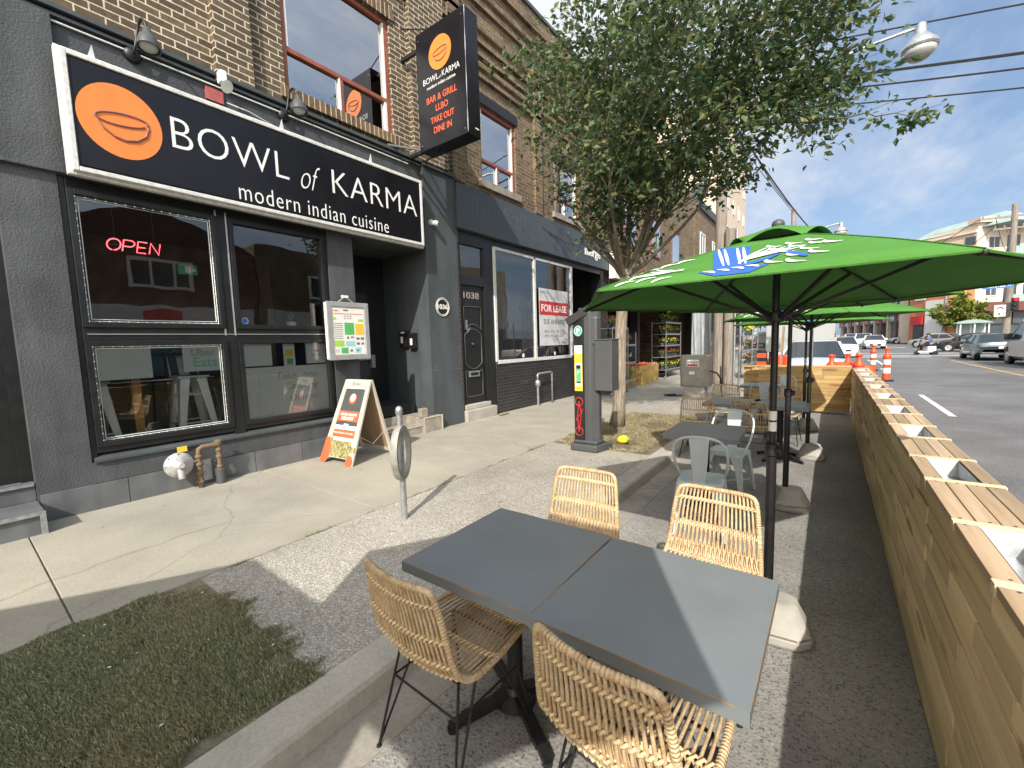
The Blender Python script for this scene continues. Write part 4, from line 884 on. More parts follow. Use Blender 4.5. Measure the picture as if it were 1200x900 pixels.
# standpipe
t = thing('standpipe', (FX + .1, 8.95, SH), 'bent grey metal pipe standing against the black glazed brick', 'pipe')
m = MB(); m.tube([(FX + .15, 8.62, .75), (FX + .15, 8.62, .88), (FX + .15, 8.66, .91), (FX + .15, 9.2, .92), (FX + .15, 9.27, .9), (FX + .15, 9.28, .85), (FX + .15, 9.28, SH)], .025, 10); m.build('pipe', 'steel', t, smooth=True)
m = MB(); m.lathe([(.05, 0), (.07, .03), (.07, .12), (.04, .16)], (FX + .15, 8.62, .6), 12); m.tube([(FX + .15, 8.62, SH), (FX + .15, 8.62, .6)], .03, 10); m.build('meter_body', 'steel', t, smooth=True, auto=40)

# ================================================================== flower shop and buildings beyond
def simple_building(name, label, x0, x1, y0, y1, z1, wall, cols, rows, z0=4.4, wmat='glassdark', face='x', ww=1.1, wh=1.5, ground='frame', fascia='fascia', ghost=0):
    t = thing(name, ((x0 + x1) / 2, (y0 + y1) / 2, SH), label, 'building')
    m = MB(); fx = x1 if face == 'x' else x0
    m.box(x0, x1, y0, y1, SH, z1); m.build('wall', wall, t)
    sgn = 1 if face == 'x' else -1
    m = MB(); m.box(fx, fx + sgn * .12, y0 - .0, y1, z1 - .3, z1 + .12); m.build('cornice', 'stucco_smooth', t)
    m = MB(); m.box(fx, fx + sgn * .1, y0 + .05, y1 - .05, 3.3, 4.0); m.build('fascia', fascia, t)
    m = MB(); m.box(fx, fx + sgn * .03, y0 + .3, y1 - .3, SH + .4, 3.3); m.build('shop_window', 'carglass', t)
    dy = (y1 - y0) / cols; dz = (z1 - z0) / max(rows, 1)
    for r_ in range(rows):
        for c_ in range(cols):
            yc = y0 + dy * (c_ + .5); zc = z0 + dz * (r_ + .5)
            m = MB(); a, b, c, d_ = yc - ww / 2, yc + ww / 2, zc - wh / 2, zc + wh / 2
            for q in ((a, a + .09, c, d_), (b - .09, b, c, d_), (a + .09, b - .09, c, c + .09), (a + .09, b - .09, d_ - .09, d_), (yc - .04, yc + .04, c + .09, d_ - .09)): m.box(fx, fx + sgn * .05, *q)
            f = m.build('window', 'signframe', t); m = MB(); m.box(fx, fx + sgn * .02, a + .09, b - .09, c + .09, d_ - .09); m.build('pane', wmat, f)
    return t
# flower shop: open dark front
t = thing('flower_shop', (FX, 18, SH), 'brick shop with a dark open front full of plant racks beyond the leased shop', 'building')
m = MB(); m.box(-9, FX - .1, 12.96, 24, 3.5, 9.0); m.build('wall', 'brick2', t)
m = MB(); m.box(-9.4, -9.0, 12.96, 24, SH, 3.5); m.box(-9, -6.4, 12.96, 13.1, SH, 3.5); m.build('dark_recess', 'frame', t)
for y in (13.05, 16.0, 19.5, 23.8): m = MB(); m.box(-6.2, FX - .08, y, y + .2, SH, 3.5); m.build('pillar', 'frame', t)
m = MB(); m.prism([(FX - .1, 14.6, 3.5), (FX - .1, 14.6, 3.3), (-4.7, 14.6, 2.75), (-4.7, 14.6, 2.95)], (0, 9.2, 0)); m.build('awning', 'frame', t)
for y in (14.6, 17.4, 20.2):
    m = MB(); x = FX - .12
    m.box(x, x + .06, y, y + 1.2, 5.0, 6.5); f = m.build('window', 'copper', t); m = MB(); m.box(x + .061, x + .065, y + .08, y + 1.12, 5.08, 6.42); m.build('pane', 'glassup', f)
t = thing('shop_sign', (-5.55, 12.95, 3.65), 'white and pink shop sign with green corner beside the end of the blue-grey fascia', 'sign')
m = MB(); m.box(-5.7, -5.5, 12.97, 14.2, 3.62, 4.45); m.build('sign_box', 'paper', t, bevel=.01)
m = MB(); m.disc((-5.495, 13.6, 4.1), UY, UZ, .17, 18); m.text('fresh', (-5.497, 13.2, 3.85), UY, UZ, w=.8, thick=.003); m.build('pink_print', 'pinkflower', t)
m = MB(); m.prism([(-5.499, 13.7, 3.64), (-5.499, 14.18, 3.64), (-5.499, 14.18, 3.95)], (.004, 0, 0)); m.build('green_print', 'lime', t)
m = MB()
for z in (3.05, 3.2, 3.35): m.tube([(-5.5, 12.98, z), (-5.3, 14.6, z)], .02, 6)
tag(m.build('awning_rail', 'redbrick2', base=(-5.5, 13, 3.0)), 'thin dark red rails under the white and pink shop sign', 'rail')
simple_building('brick_row_building', 'tan brick building further along the sidewalk beyond the flower shop', -12, -5.8, 24.1, 36, 8.8, 'brick2', 4, 1)
t = simple_building('pink_apartment_block', 'tall pale pinkish apartment block seen through the tree crown', -22, -9, 46, 62, 24, 'kraft', 5, 6)
for k in range(8):
    m = MB(); 
# front facing windows for the block (faces the camera)
for r_ in range(7):
    for c_ in range(5):
        m = MB(); xx = -21 + c_ * 2.4; zz = 4.5 + r_ * 2.7
        m.box(xx, xx + 1.3, 45.95, 46.0, zz, zz + 1.4); m.build('window', 'glassdark', t)

# ---- plant racks (wire trolleys)
def rack(x, y0, y1, z1, label, shelves, petals):
    t = thing('plant_rack', (x, (y0 + y1) / 2, SH), label, 'plant rack', 'plant racks on the sidewalk'); d_ = .55
    for yy in (y0, y1):
        for xx in (x - d_, x): m = MB(); m.tube([(xx, yy, SH + .1), (xx, yy, z1)], .018, 6); m.build('upright', 'steel', t)
    for z in shelves:
        m = MB(); m.box(x - d_, x, y0, y1, z - .015, z); m.box(x - .01, x + .01, y0, y1, z - .03, z + .03); m.build('shelf', 'steel', t)
    m = MB()
    for yy in (y0, y1): m.lathe([(.05, -.02), (.05, .02)], (x - .02, yy, SH + .05), 10, (1, 0, 0)); m.lathe([(.05, -.02), (.05, .02)], (x - d_ + .02, yy, SH + .05), 10, (1, 0, 0))
    m.build('castor', 'steel', t)
    for i, z in enumerate(shelves):
        y = y0 + .15
        while y < y1 - .1:
            plant(x - .2, y, z, petals[i % len(petals)], 'potted plant on the rack', t_par=t); y += .34
    return t
def foliage(cx, cy, cz, r, n, h, size=.05):
    vs = []; fs = []
    P = rng.normal(size=(n, 3)); P /= np.linalg.norm(P, axis=1)[:, None]; P *= (rng.random(n) ** .4)[:, None]
    for p in P:
        c = V((cx + p[0] * r, cy + p[1] * r, cz + (p[2] * .5 + .5) * h)); a = V(rng.normal(size=3)).normalized(); b = a.orthogonal().normalized(); s = size * (.6 + .8 * random.random())
        o = len(vs); vs += [c - a * s, c + b * s * .5, c + a * s, c - b * s * .5]; fs.append((o, o + 1, o + 2, o + 3))
    return vs, fs
def plant(x, y, z, pm, label, t_par=None):
    # foliage and blossoms stay inside their rack as parts: trays are merged per shelf below
    key = (t_par.name, round(z, 2))
    TR.setdefault(key, [t_par, MB(), MB(), MB(), pm])
    _, mp, ml, mf, _ = TR[key]
    q_ = MB(); q_.lathe([(.06, 0), (.085, .11)], (x, y, z), 8); q_.build('plant_pot', 'kiosk', t_par); ml.add(*foliage(x, y, z + .1, .17, 26, .24)); mf.add(*foliage(x + .04, y, z + .16, .15, 18, .2, .035))
TR = {}
rack(-4.75, 11.0, 12.1, 2.0, 'steel plant rack behind the tree trunk, nearest of the racks', [.4, 1.0, 1.55, 2.0], ['greenflower', 'pinkflower', 'greenflower', 'redflower'])
rack(-5.0, 12.35, 13.4, 1.9, 'steel plant rack with white and green pots between the trunk and the crates', [.4, .95, 1.5], ['greenflower', 'paper', 'redflower'])
rack(-5.1, 16.9, 18.9, 2.35, 'tall plant rack with yellow flower trays beside the grey sheet', [.45, .95, 1.4, 1.85, 2.3], ['yellowflower', 'redflower', 'yellowflower', 'yellowflower', 'yellowflower'])
rack(-2.2, 17.2, 18.6, 2.0, 'steel plant rack with purple and orange flowers beyond the utility pole', [.7, 1.2, 1.7], ['pinkflower', 'pinkflower', 'yellowflower'])
for (nm, z), (tp, mp, ml, mf, pm) in list(TR.items()):
    ml.build('foliage', 'greenflower', tp); mf.build('blossoms', pm, tp)
def crate(x, y, s, h, label, top):
    t = thing('produce_box', (x, y, SH), label, 'box', 'printed cardboard produce boxes on the sidewalk')
    m = MB(); m.box(x - s, x + s, y - s, y - s + .03, SH, SH + h); m.box(x - s, x + s, y + s - .03, y + s, SH, SH + h); m.box(x - s, x - s + .03, y - s + .03, y + s - .03, SH, SH + h); m.box(x + s - .03, x + s, y - s + .03, y + s - .03, SH, SH + h); m.box(x - s + .03, x + s - .03, y - s + .03, y + s - .03, SH, SH + .03); m.build('box_walls', 'cardboard', t)
    m = MB()
    for k in range(30): m.lathe([(.02, -.05), (.055, -.02), (.055, .02), (.02, .05)], (x + (random.random() - .5) * s * 1.6, y + (random.random() - .5) * s * 1.6, SH + h - .03 + random.random() * .07), 8)
    m.build('produce', top, t, smooth=True)
crate(-5.35, 14.3, .33, .65, 'orange printed box of red produce nearest the tree trunk', 'redflower'); crate(-5.45, 15.3, .3, .62, 'brown box just behind the orange printed one', 'redorange'); crate(-5.5, 16.1, .28, .6, 'small brown box furthest from the trunk beside the tall rack', 'plywood')
# grey sheet wind screen
m = MB(); m.grid(lambda u, v: (-4.05 + .62 * u, 16.4 + .06 * math.sin(u * 17 + v * 2) + .25 * u, SH + 2.75 * v), 24, 8); o = m.build('plastic_screen', 'tarp', base=(-3.8, 16.5, SH), smooth=True); md = o.modifiers.new('t', 'SOLIDIFY'); md.thickness = .01
tag(o, 'hanging grey plastic wind screen behind the metal cabinet', 'wind screen')
# cabinet
t = thing('power_cabinet', (-2.85, 11.9, SH), 'stainless electrical cabinet with a red and blue label standing on the sidewalk', 'cabinet')
m = MB(); m.box(-3.16, -2.46, 11.7, 12.15, SH + .26, 1.22); cb = m.build('cabinet_body', 'cabinet', t, bevel=.02)
m = MB(); m.box(-3.12, -2.50, 11.685, 11.7, .42, 1.18); dr = m.build('door', 'cabinet', t, bevel=.01)
m = MB(); m.box(-3.06, -2.56, 11.72, 12.1, SH, SH + .26); m.build('plinth', 'concrete', t)
m = MB(); m.box(-3.0, -2.70, 11.68, 11.685, .92, 1.10); lb = m.build('label', 'paper', dr)
m = MB(); m.text('LINCOLN', (-2.98, 11.6795, 1.01), UX, UZ, w=.26, h=.06, thick=.002, bold=.02); m.build('label_lettering', 'blue', dr)
m = MB(); m.box(-2.98, -2.72, 11.677, 11.6798, .935, .985); m.build('label_stripe', 'red', dr)
m = MB(); m.box(-2.93, -2.80, 11.68, 11.685, .72, .80); m.build('small_label', 'paper', dr)
m = MB(); m.bar((-2.66, 11.66, .82), (-2.54, 11.66, .9), .02, .02); m.build('handle', 'steel', dr)
m = MB(); m.tube([(-2.46, 11.9, .8), (-2.3, 11.9, .75), (-2.22, 11.95, .6), (-2.2, 12, SH)], .02, 6); m.tube([(-3.1, 11.6, SH + .04), (-3.3, 11.4, SH + .04), (-3.5, 11.5, SH + .04), (-3.3, 11.8, SH + .04)], .02, 6); m.build('cable', 'black', t)
# ================================================================== patio umbrellas
UZR, UZT, URR = 1.865, 2.175, 1.12      # rim height, canopy top, radius
def hexr(a):                            # unit hexagon radius in direction a, corners at 0,60,...
    k = (a % (PI / 3)) - PI / 6; return math.cos(PI / 6) / math.cos(k)
def canopy_pt(a, s, R_=URR, zr=UZR, zt=UZT):
    """a angle, s 0 centre .. 1 rim"""
    k = abs(((a / (PI / 3)) % 1) - .5) * 2          # 1 on a rib, 0 mid panel
    sag = (1 - k * k)
    r = R_ * s * hexr(a) * (1 - .012 * sag * s)
    z = zt - (zt - zr) * s + .03 * s * (1 - s) * 2 - .035 * sag * s * (1 - s) + .0 * sag
    return V((r * math.cos(a), r * math.sin(a), z))
def surf(px, py, up=.003):              # canopy point over local x, y on the near (-y) panel
    a = math.atan2(py, px) % (2 * PI); r = math.hypot(px, py); s = r / (URR * hexr(a))
    for _ in range(4):
        q = canopy_pt(a, s); s *= r / max(1e-5, math.hypot(q.x, q.y))
    q = canopy_pt(a, s); return V((px, py, q.z + up))
def make_umbrella(label):
    t = thing('patio_umbrella', (0, 0, 0), label, 'umbrella', 'green umbrellas along the patio barrier')
    m = MB()
    n = 48
    for j in range(1):
        ring = []
        S = [.12, .25, .4, .55, .7, .85, 1.0]; o = len(m.v)
        for s in S:
            for k in range(n): m.v.append(tuple(canopy_pt(2 * PI * k / n, s)))
        for i in range(len(S) - 1):
            for k in range(n): m.f.append((o + i * n + k, o + (i + 1) * n + k, o + (i + 1) * n + (k + 1) % n, o + i * n + (k + 1) % n))
    c = m.build('canopy', 'canopy', t, smooth=True)
    md = c.modifiers.new('thick', 'SOLIDIFY'); md.thickness = .002
    # rim hem
    m = MB(); m.tube([canopy_pt(2 * PI * k / 48, 1.0) - V((0, 0, .004)) for k in range(48)], .005, 5, closed=True); m.build('hem', 'canopy', c)
    # vent cap with arched openings
    m = MB(); S = [0.0, .3, .6, .8, 1.0]; n = 48; o = len(m.v)
    def vp(a, s):
        k = abs(((a / (PI / 3)) % 1) - .5) * 2
        r = .245 * s * hexr(a) + .001; return V((r * math.cos(a), r * math.sin(a), 2.222 - .108 * s ** 1.35 + .05 * (1 - k * k) * s ** 2.2))
    for s in S:
        for k in range(n): m.v.append(tuple(vp(2 * PI * k / n, s)))
    for i in range(len(S) - 1):
        for k in range(n): m.f.append((o + i * n + k, o + (i + 1) * n + k, o + (i + 1) * n + (k + 1) % n, o + i * n + (k + 1) % n))
    v = m.build('vent_cap', 'canopy', t, smooth=True); md = v.modifiers.new('thick', 'SOLIDIFY'); md.thickness = .002
    m = MB(); m.lathe([(.006, 2.19), (.02, 2.2), (.028, 2.215), (.03, 2.228), (.024, 2.242), (.01, 2.25)], (0, 0, 0), 18); m.build('finial', 'kiosk', t, smooth=True)
    # pole: upper slimmer tube, lower thicker tube, clamp
    m = MB(); m.tube([(0, 0, .9), (0, 0, 2.16)], .0175, 14); m.build('upper_pole', 'black', t, smooth=True, auto=40)
    m = MB(); m.tube([(0, 0, .08), (0, 0, 1.02)], .0245, 16); lp = m.build('lower_pole', 'black', t, smooth=True, auto=40)
    m = MB(); m.lathe([(.022, 1.0), (.034, 1.01), (.034, 1.07), (.022, 1.08)], (0, 0, 0), 16); m.lathe([(.012, 0), (.012, .03), (.024, .032), (.026, .05), (.012, .055)], (0, 0, 1.04), 10, (.9, -.4, 0)); m.build('clamp_knob', 'black', lp, smooth=True, auto=40)
    m = MB(); m.lathe([(.0185, 1.72), (.04, 1.725), (.044, 1.74), (.04, 1.775), (.0185, 1.78)], (0, 0, 0), 18); m.build('hub', 'black', t, smooth=True, auto=40)
    for k in range(6):
        a = k * PI / 3; m = MB(); m.tube([canopy_pt(a + 1e-4, s) + V((0, 0, .0022)) for s in (.14, .3, .5, .7, .9, 1.0)], .0022, 4); m.build('seam', 'canopy', c); m = MB()
        P = [canopy_pt(a + 1e-4, s) - V((0, 0, .013)) for s in (.03, .2, .4, .6, .8, .985)]; m.tube(P, .0075, 6); m.build('rib', 'black', t)
        m = MB(); p = canopy_pt(a + 1e-4, .56) - V((0, 0, .02)); q = V((.035 * math.cos(a), .035 * math.sin(a), 1.745)); m.bar(q, p, .012, .016); m.build('strut', 'black', t)
        m = MB(); p = canopy_pt(a + 1e-4, .985); m.lathe([(.008, -.012), (.011, -.0), (.008, .018)], tuple(p - V((0, 0, .012))), 8, (math.cos(a), math.sin(a), 0)); m.build('rib_tip', 'black', t)
    # printed emblem on the near panel (blue pail with white streaks, wings of white dashes)
    def patch(mb, pts, up=.003):
        # subdivide polygon given as two rails
        A, Bp = pts; n = 8
        g = []
        for i in range(n + 1):
            s = i / n; a = V((*A[0], 0)).lerp(V((*A[1], 0)), s); b = V((*Bp[0], 0)).lerp(V((*Bp[1], 0)), s); g.append((a, b))
        o = len(mb.v)
        for a, b in g:
            for q in range(5): p = a.lerp(b, q / 4); mb.v.append(tuple(surf(p.x, p.y, up)))
        for i in range(n):
            for q in range(4): x_ = o + i * 5 + q; mb.f.append((x_, x_ + 1, x_ + 6, x_ + 5))
    def streak(mb, p0, p1, w, bend=0.0, up=.0045):
        n = 8; o = len(mb.v); d = (V((*p1, 0)) - V((*p0, 0))); nrm = V((-d.y, d.x, 0)).normalized()
        for i in range(n + 1):
            s = i / n; c_ = V((*p0, 0)) + d * s + nrm * bend * math.sin(PI * s); ww = w * (math.sin(PI * (s * .86 + .07)) ** .7)
            for q in (-1, 1): p = c_ + nrm * ww * q / 2; mb.v.append(tuple(surf(p.x, p.y, up)))
        for i in range(n): x_ = o + i * 2; mb.f.append((x_, x_ + 2, x_ + 3, x_ + 1))
    EX = -.09; streak0 = streak
    def streak(mb, p0, p1, w, bend=0.0, up=.0045): streak0(mb, (p0[0] * .78 + EX, p0[1]), (p1[0] * .78 + EX, p1[1]), w * 1.05, bend, up)
    m = MB(); patch(m, (((-.235, -.36), (-.135, -.84)), ((-.075, -.36), (-.02, -.84)))); patch(m, (((-.19, -.85), (-.11, -.94)), ((.05, -.83), (.0, -.94)))); streak(m, (-.02, -.84), (.2, -.66), .035, -.03); streak(m, (.22, -.62), (.32, -.78), .035)
    e = m.build('emblem', 'blue', c)
    m = MB()
    for k in (.18, .34, .68, .84): streak0(m, (-.235 + .16 * k, -.39), (-.13 + .115 * k, -.79), .013, 0, .0055)
    for k in range(5): streak(m, (.04, -.78 + .012 * k), (.12 + .045 * k, -.50 - .022 * k + .01), .018, .01, .006)
    for k in range(4): streak(m, (-.22, -.80 + .01 * k), (-.38 - .02 * k, -.74 - .035 * k), .016, .01, .006)
    for k in range(4): streak(m, (-.1 + .06 * k, -.86 + .01 * k), (-.04 + .06 * k, -.90 + .01 * k), .02, .01, .006)
    m.build('emblem_streak', 'white', e)
    m = MB()
    for i, (cx, cy) in enumerate(((.16, -.46), (.25, -.45), (.34, -.44), (.18, -.54), (.27, -.53), (.36, -.53), (.23, -.62), (.33, -.63), (.42, -.56), (.28, -.72), (.37, -.72), (.2, -.80), (.29, -.83))):
        streak(m, (cx - .045, cy + .045), (cx + .03, cy - .03), .022, -.02)
    m.build('emblem_dashes', 'white', c); m = MB()
    for i, (cx, cy) in enumerate(((-.27, -.62), (-.34, -.68), (-.42, -.75), (-.33, -.80), (-.44, -.85), (-.52, -.85), (-.38, -.90), (-.48, -.93), (-.29, -.92))):
        streak(m, (cx - .03, cy - .03), (cx + .045, cy + .04), .022, .02)
    m.build('emblem_dashes', 'white', c)
    return t
u0 = make_umbrella('nearest green umbrella with blue and white emblem, spread over the patio')
m = MB()
for z0, z1 in ((1.14, 1.19), (1.20, 1.25)): m.lathe([(.0185, z0), (.0195, z0 + .003), (.0195, z1 - .003), (.0185, z1)], (0, 0, 0), 16)
ws = m.build('pole_sticker', 'paper', u0)
POLES = [(-.235, 2.66), (-.30, 4.75), (-.20, 6.85), (-.33, 8.95)]
u0.location = (*POLES[0], 0)
LB = ['', 'second green umbrella from the front, its pole just behind the nearest pole', 'third green umbrella from the front, pole beside the barrier', 'farthest green umbrella, nearest the pale end wall of the patio']
for i in (1, 2, 3):
    c = dup(u0, (*POLES[i], (0, .075, .02, .0)[i]), (0.0, .0, -.2, .15)[i], LB[i])
    for k in list(kids(c)):
        if k.name.startswith('pole_sticker') and i < 3: D.objects.remove(k)
# two added umbrellas, unseen behind the viewer, raised to shade near tables and grass
ca = dup(u0, (-.44, -.90, .62), .0, 'added green umbrella standing unseen behind the viewer to shade the near tables')
cb2 = dup(u0, (-1.37, -2.81, .62), .0, 'added green umbrella furthest behind the viewer, unseen, to shade the grass'); cb2.scale = (1.4, 1.4, 1.0)
def block(x, y, rz, label):
    t = MB()
    def ringp(r, z, n=8, ch=.25):
        pts = []
        for k in range(4):
            a = k * PI / 2 + PI / 4
            for s in (-ch, ch): pts.append((r * 1.25 * math.cos(a + s), r * 1.25 * math.sin(a + s), z))
        return pts
    L = [ringp(.145, 0), ringp(.148, .05), ringp(.135, .075), ringp(.085, .19), ringp(.072, .205)]
    o = 0
    for l in L: t.v += l
    for i in range(len(L) - 1):
        for k in range(8): t.f.append((i * 8 + k, i * 8 + (k + 1) % 8, (i + 1) * 8 + (k + 1) % 8, (i + 1) * 8 + k))
    t.f.append(tuple(range(8))[::-1]); t.f.append(tuple(range(32, 40)))
    ob = t.build('concrete_base', 'concrete', bevel=.022); ob.location = (x, y, .006); ob.rotation_euler = (0, 0, rz)
    return tag(ob, label, 'umbrella base', 'tapered concrete bases of the umbrellas')
bl = [('nearest', 'pale concrete umbrella base beside the near table, partly hidden by its corner'), ('', 'concrete base under the second umbrella pole'), ('', 'concrete base under the third umbrella pole'), ('', 'concrete base under the farthest umbrella pole')]
for (px, py), (q, lab), rz in zip(POLES, bl, (.1, .25, -.15, .2)): block(px + .05, py, rz, lab)
block(-.44, -.90, .1, 'concrete base of the added umbrella unseen behind the viewer'); block(-1.37, -2.81, .1, 'concrete base of the added umbrella furthest behind the viewer, unseen')  # bases for the two added shade umbrellas, out of view

# ================================================================== tables
def make_table(label, w=.645, d_=.685):
    t = thing('bistro_table', (0, 0, 0), label, 'table', 'dark square tables on the patio')
    m = MB(); m.box(-w / 2, w / 2, -d_ / 2, d_ / 2, .708, .75); 
    # chipped edge showing the board under the laminate
    nf = len(m.f); random.seed(len(D.objects))
    for sx, sy, L in ((0, -1, w), (0, 1, w), (-1, 0, d_), (1, 0, d_)):
        p = -L / 2 + .01
        while p < L / 2 - .03:
            l = .02 + random.random() * .16
            if random.random() < (.95 if sy == -1 else .5):
                q = min(L / 2 - .005, p + l); th = .0028 + .004 * random.random()
                if sx == 0: m.box(p, q, sy * (d_ / 2 + .0006), sy * (d_ / 2 - .002), .7505 - th, .7506)
                else: m.box(sx * (w / 2 + .0006), sx * (w / 2 - .002), p, q, .7505 - th, .7506)
            p += l + random.random() * .02
    tp = m.build('tabletop', ['tabletop', 'plywood'], t, split=nf)
    m = MB(); m.tube([(0, 0, .03), (0, 0, .70)], .036, 18); m.lathe([(.036, .0), (.07, .0), (.1, .012), (.1, .02)], (0, 0, .688), 18); m.box(-.2, .2, -.03, .03, .70, .708); m.box(-.03, .03, -.2, .2, .70, .708); m.build('pedestal', 'black', t, smooth=True, auto=40)
    m = MB()
    for a in (PI / 4 + .25, 3 * PI / 4 + .25, 5 * PI / 4 + .25, 7 * PI / 4 + .25):
        c, s = math.cos(a), math.sin(a); pts = [V((c * r, s * r, z)) for r, z in ((0, .07), (.1, .06), (.25, .035), (.31, .02))]
        for i in range(3): m.bar(pts[i], pts[i + 1], .055 - .006 * i, .04 - .008 * i)
        m.lathe([(.022, 0), (.022, .02)], tuple(V((c * .3, s * .3, .0))), 10)
    m.lathe([(.09, .03), (.085, .06), (.05, .085), (.04, .11)], (0, 0, 0), 18); m.build('cross_base', 'black', t)
    return t
t1 = make_table('dark square table nearest the kerb, joined to its twin in front of the viewer'); t1.location = (-1.095, 1.43, .006); t1.rotation_euler = (0, 0, .01)
dup(t1, (-.445, 1.425, .004), -.006, 'dark square table nearest the barrier, joined to its twin in front of the viewer')
dup(t1, (-.945, 4.42, .006), .03, 'single dark table with a pale chair either side, in the middle of the patio')
dup(t1, (-1.08, 6.62, .006), .0, 'dark table of the third row, behind two rattan chairs'); dup(t1, (-.50, 6.64, .006), .0, 'dark table of the third row, closest to the umbrella poles')
dup(t1, (-1.0, 9.15, .006), .0, 'farthest dark table, near the end wall of the patio')

# ================================================================== rattan chair (faces +y)
PR = [(.235, .435), (.215, .452), (.12, .447), (.0, .436), (-.1, .433), (-.165, .445), (-.21, .485), (-.235, .54), (-.252, .62), (-.268, .72), (-.285, .80), (-.292, .835)]
WD = [.190, .205, .222, .232, .235, .232, .228, .222, .214, .204, .192, .184]
def prof_at(s):
    n = len(PR) - 1; f = max(0, min(1, s)) * n; i = min(n - 1, int(f)); k = f - i
    def cr(A, i, k):
        p0 = A[max(i - 1, 0)]; p1 = A[i]; p2 = A[i + 1]; p3 = A[min(i + 2, n)]
        return .5 * (2 * p1 + (p2 - p0) * k + (2 * p0 - 5 * p1 + 4 * p2 - p3) * k * k + (3 * p1 - p0 - 3 * p2 + p3) * k ** 3)
    return cr([q[0] for q in PR], i, k), cr([q[1] for q in PR], i, k), cr(WD, i, k)
def shell(s, u, off=0.0):
    y, z, w = prof_at(s); y2, z2, _ = prof_at(min(1, s + .01)); y1, z1, _ = prof_at(max(0, s - .01))
    t = V((0, y2 - y1, z2 - z1)).normalized(); n = V((0, -t.z, t.y)) * -1      # towards the sitter
    cur = (.030 if s > .45 else .030 * (.35 + s * 1.4)) * abs(u) ** 2.2
    return V((u * w, y, z)) + n * (cur + off)
def s_end(u): a = max(0, (abs(u) - .70) / .30); return 1 - .072 * (1 - math.sqrt(max(0, 1 - a * a)))
def s_beg(u): a = max(0, (abs(u) - .72) / .28); return .065 * (1 - math.sqrt(max(0, 1 - a * a)))
def make_rattan(label, group, mat='rattan', nr=21, dense=True):
    t = thing('rattan_chair', (0, 0, 0), label, 'chair', group)
    m = MB(); ns = 20 if dense else 12
    for i in range(nr):
        u = (-1 + 2 * i / (nr - 1)) * .975; a_, b_ = s_beg(u), s_end(u); P = [shell(a_ + (b_ - a_) * k / ns, u) for k in range(ns + 1)]
        m.tube(P, .0058 if dense else .006, 6 if dense else 4)
    m.build('canes', mat, t, smooth=True)
    if dense:
        m = MB()
        for i in range(nr - 1):       # second layer of canes crossing behind the lower back
            u = (-1 + 2 * (i + .5) / (nr - 1)) * .97
            for sg in (-1, 1):
                P = [shell(.40 + .36 * k / 8, max(-.98, min(.98, u + sg * (k / 8 - .5) * .16)), .010) for k in range(9)]; m.tube(P, .0046, 4)
        m.build('lower_back_weave', mat, t, smooth=True)
    P = []
    for k in range(0, 37): s = .065 + (.928 - .065) * k / 36; P.append(shell(s, -1))
    for k in range(1, 24):
        u = -1 + 2 * k / 24; u = math.copysign(1 - (1 - abs(u)) ** 1.5 if abs(u) > .6 else abs(u) * (1 - .4 ** 1.5) / .6, u) if u else 0; P.append(shell(s_end(u), u))
    for k in range(36, -1, -1): s = .065 + (.928 - .065) * k / 36; P.append(shell(s, 1))
    for k in range(1, 24):
        u = 1 - 2 * k / 24; u = math.copysign(1 - (1 - abs(u)) ** 1.5 if abs(u) > .6 else abs(u) * (1 - .4 ** 1.5) / .6, u) if u else 0; P.append(shell(s_beg(u), u))
    P = [V(p) for p in P]
    for _ in range(1): P = [(P[i - 1] + P[i] * 2 + P[(i + 1) % len(P)]) / 4 for i in range(len(P))]
    m = MB(); m.tube(P, .0115, 8 if dense else 5, closed=True); m.build('rim', mat, t, smooth=True)
    if dense:                         # cane wound round the rim
        m = MB(); Lr = len(P); d0 = 0.0
        for i in range(Lr):
            a = P[i]; b = P[(i + 1) % Lr]; l = (b - a).length
            while d0 < l: p = a.lerp(b, d0 / l); q = a.lerp(b, min(1, (d0 + .008) / l)); m.tube([p, q], .0130, 8); d0 += .0125
            d0 -= l
        m.build('rim_wrapping', 'rattan', t, smooth=True)
    for s in ((.11, .27, .52, .63, .74, .87) if dense else (.3, .6, .78)):
        m = MB(); n = (nr - 1) * 2; A1, A2 = [], []
        for k in range(n + 1):
            u = (-1 + 2 * k / n) * .985; ph = k * PI / 2 + .6
            A1.append(shell(s + .0095 * math.cos(ph), u, .0115 * math.sin(ph))); A2.append(shell(s - .0095 * math.cos(ph), u, -.0115 * math.sin(ph)))
        m.tube(A1, .0056, 5); m.tube(A2, .0056, 5); m.build('woven_band', 'rattanbind', t, smooth=True)
    # frame and hairpin legs
    m = MB(); fr = [(-.17, .15, .42), (.17, .15, .42), (.17, -.14, .418), (-.17, -.14, .418)]; m.tube(fr, .007, 6, closed=True); m.build('seat_frame', 'black', t)
    for sx in (-1, 1):
        for sy in (-1, 1):
            m = MB(); f = V((sx * .225, .235 if sy > 0 else -.235, .008)); m.tube([(sx * .17, .15 if sy > 0 else -.14, .42), f], .0055, 6); m.tube([(sx * .17, (.15 if sy > 0 else -.14) - sy * .10, .42), f], .0055, 6); m.lathe([(.009, -.0), (.013, .004), (.009, .014)], (f.x, f.y, -.002), 8); m.build('leg', 'black', t)
    m = MB()
    k = .30
    for sx in (-1, 1): m.tube([(sx * (.17 + .055 * k), .15 + .085 * k, .42 - .41 * k), (sx * (.17 + .055 * k), -.14 - .095 * k, .42 - .41 * k)], .005, 5)
    m.tube([(-.187, -.168, .297), (.187, -.168, .297)], .005, 5)
    m.build('stretcher', 'black', t); return t
GR = 'rattan chairs round the joined near tables'; GF = 'rattan chairs round the farther tables'
r0 = make_rattan('rattan chair at the near left, its back to the viewer, beside the kerb', GR)
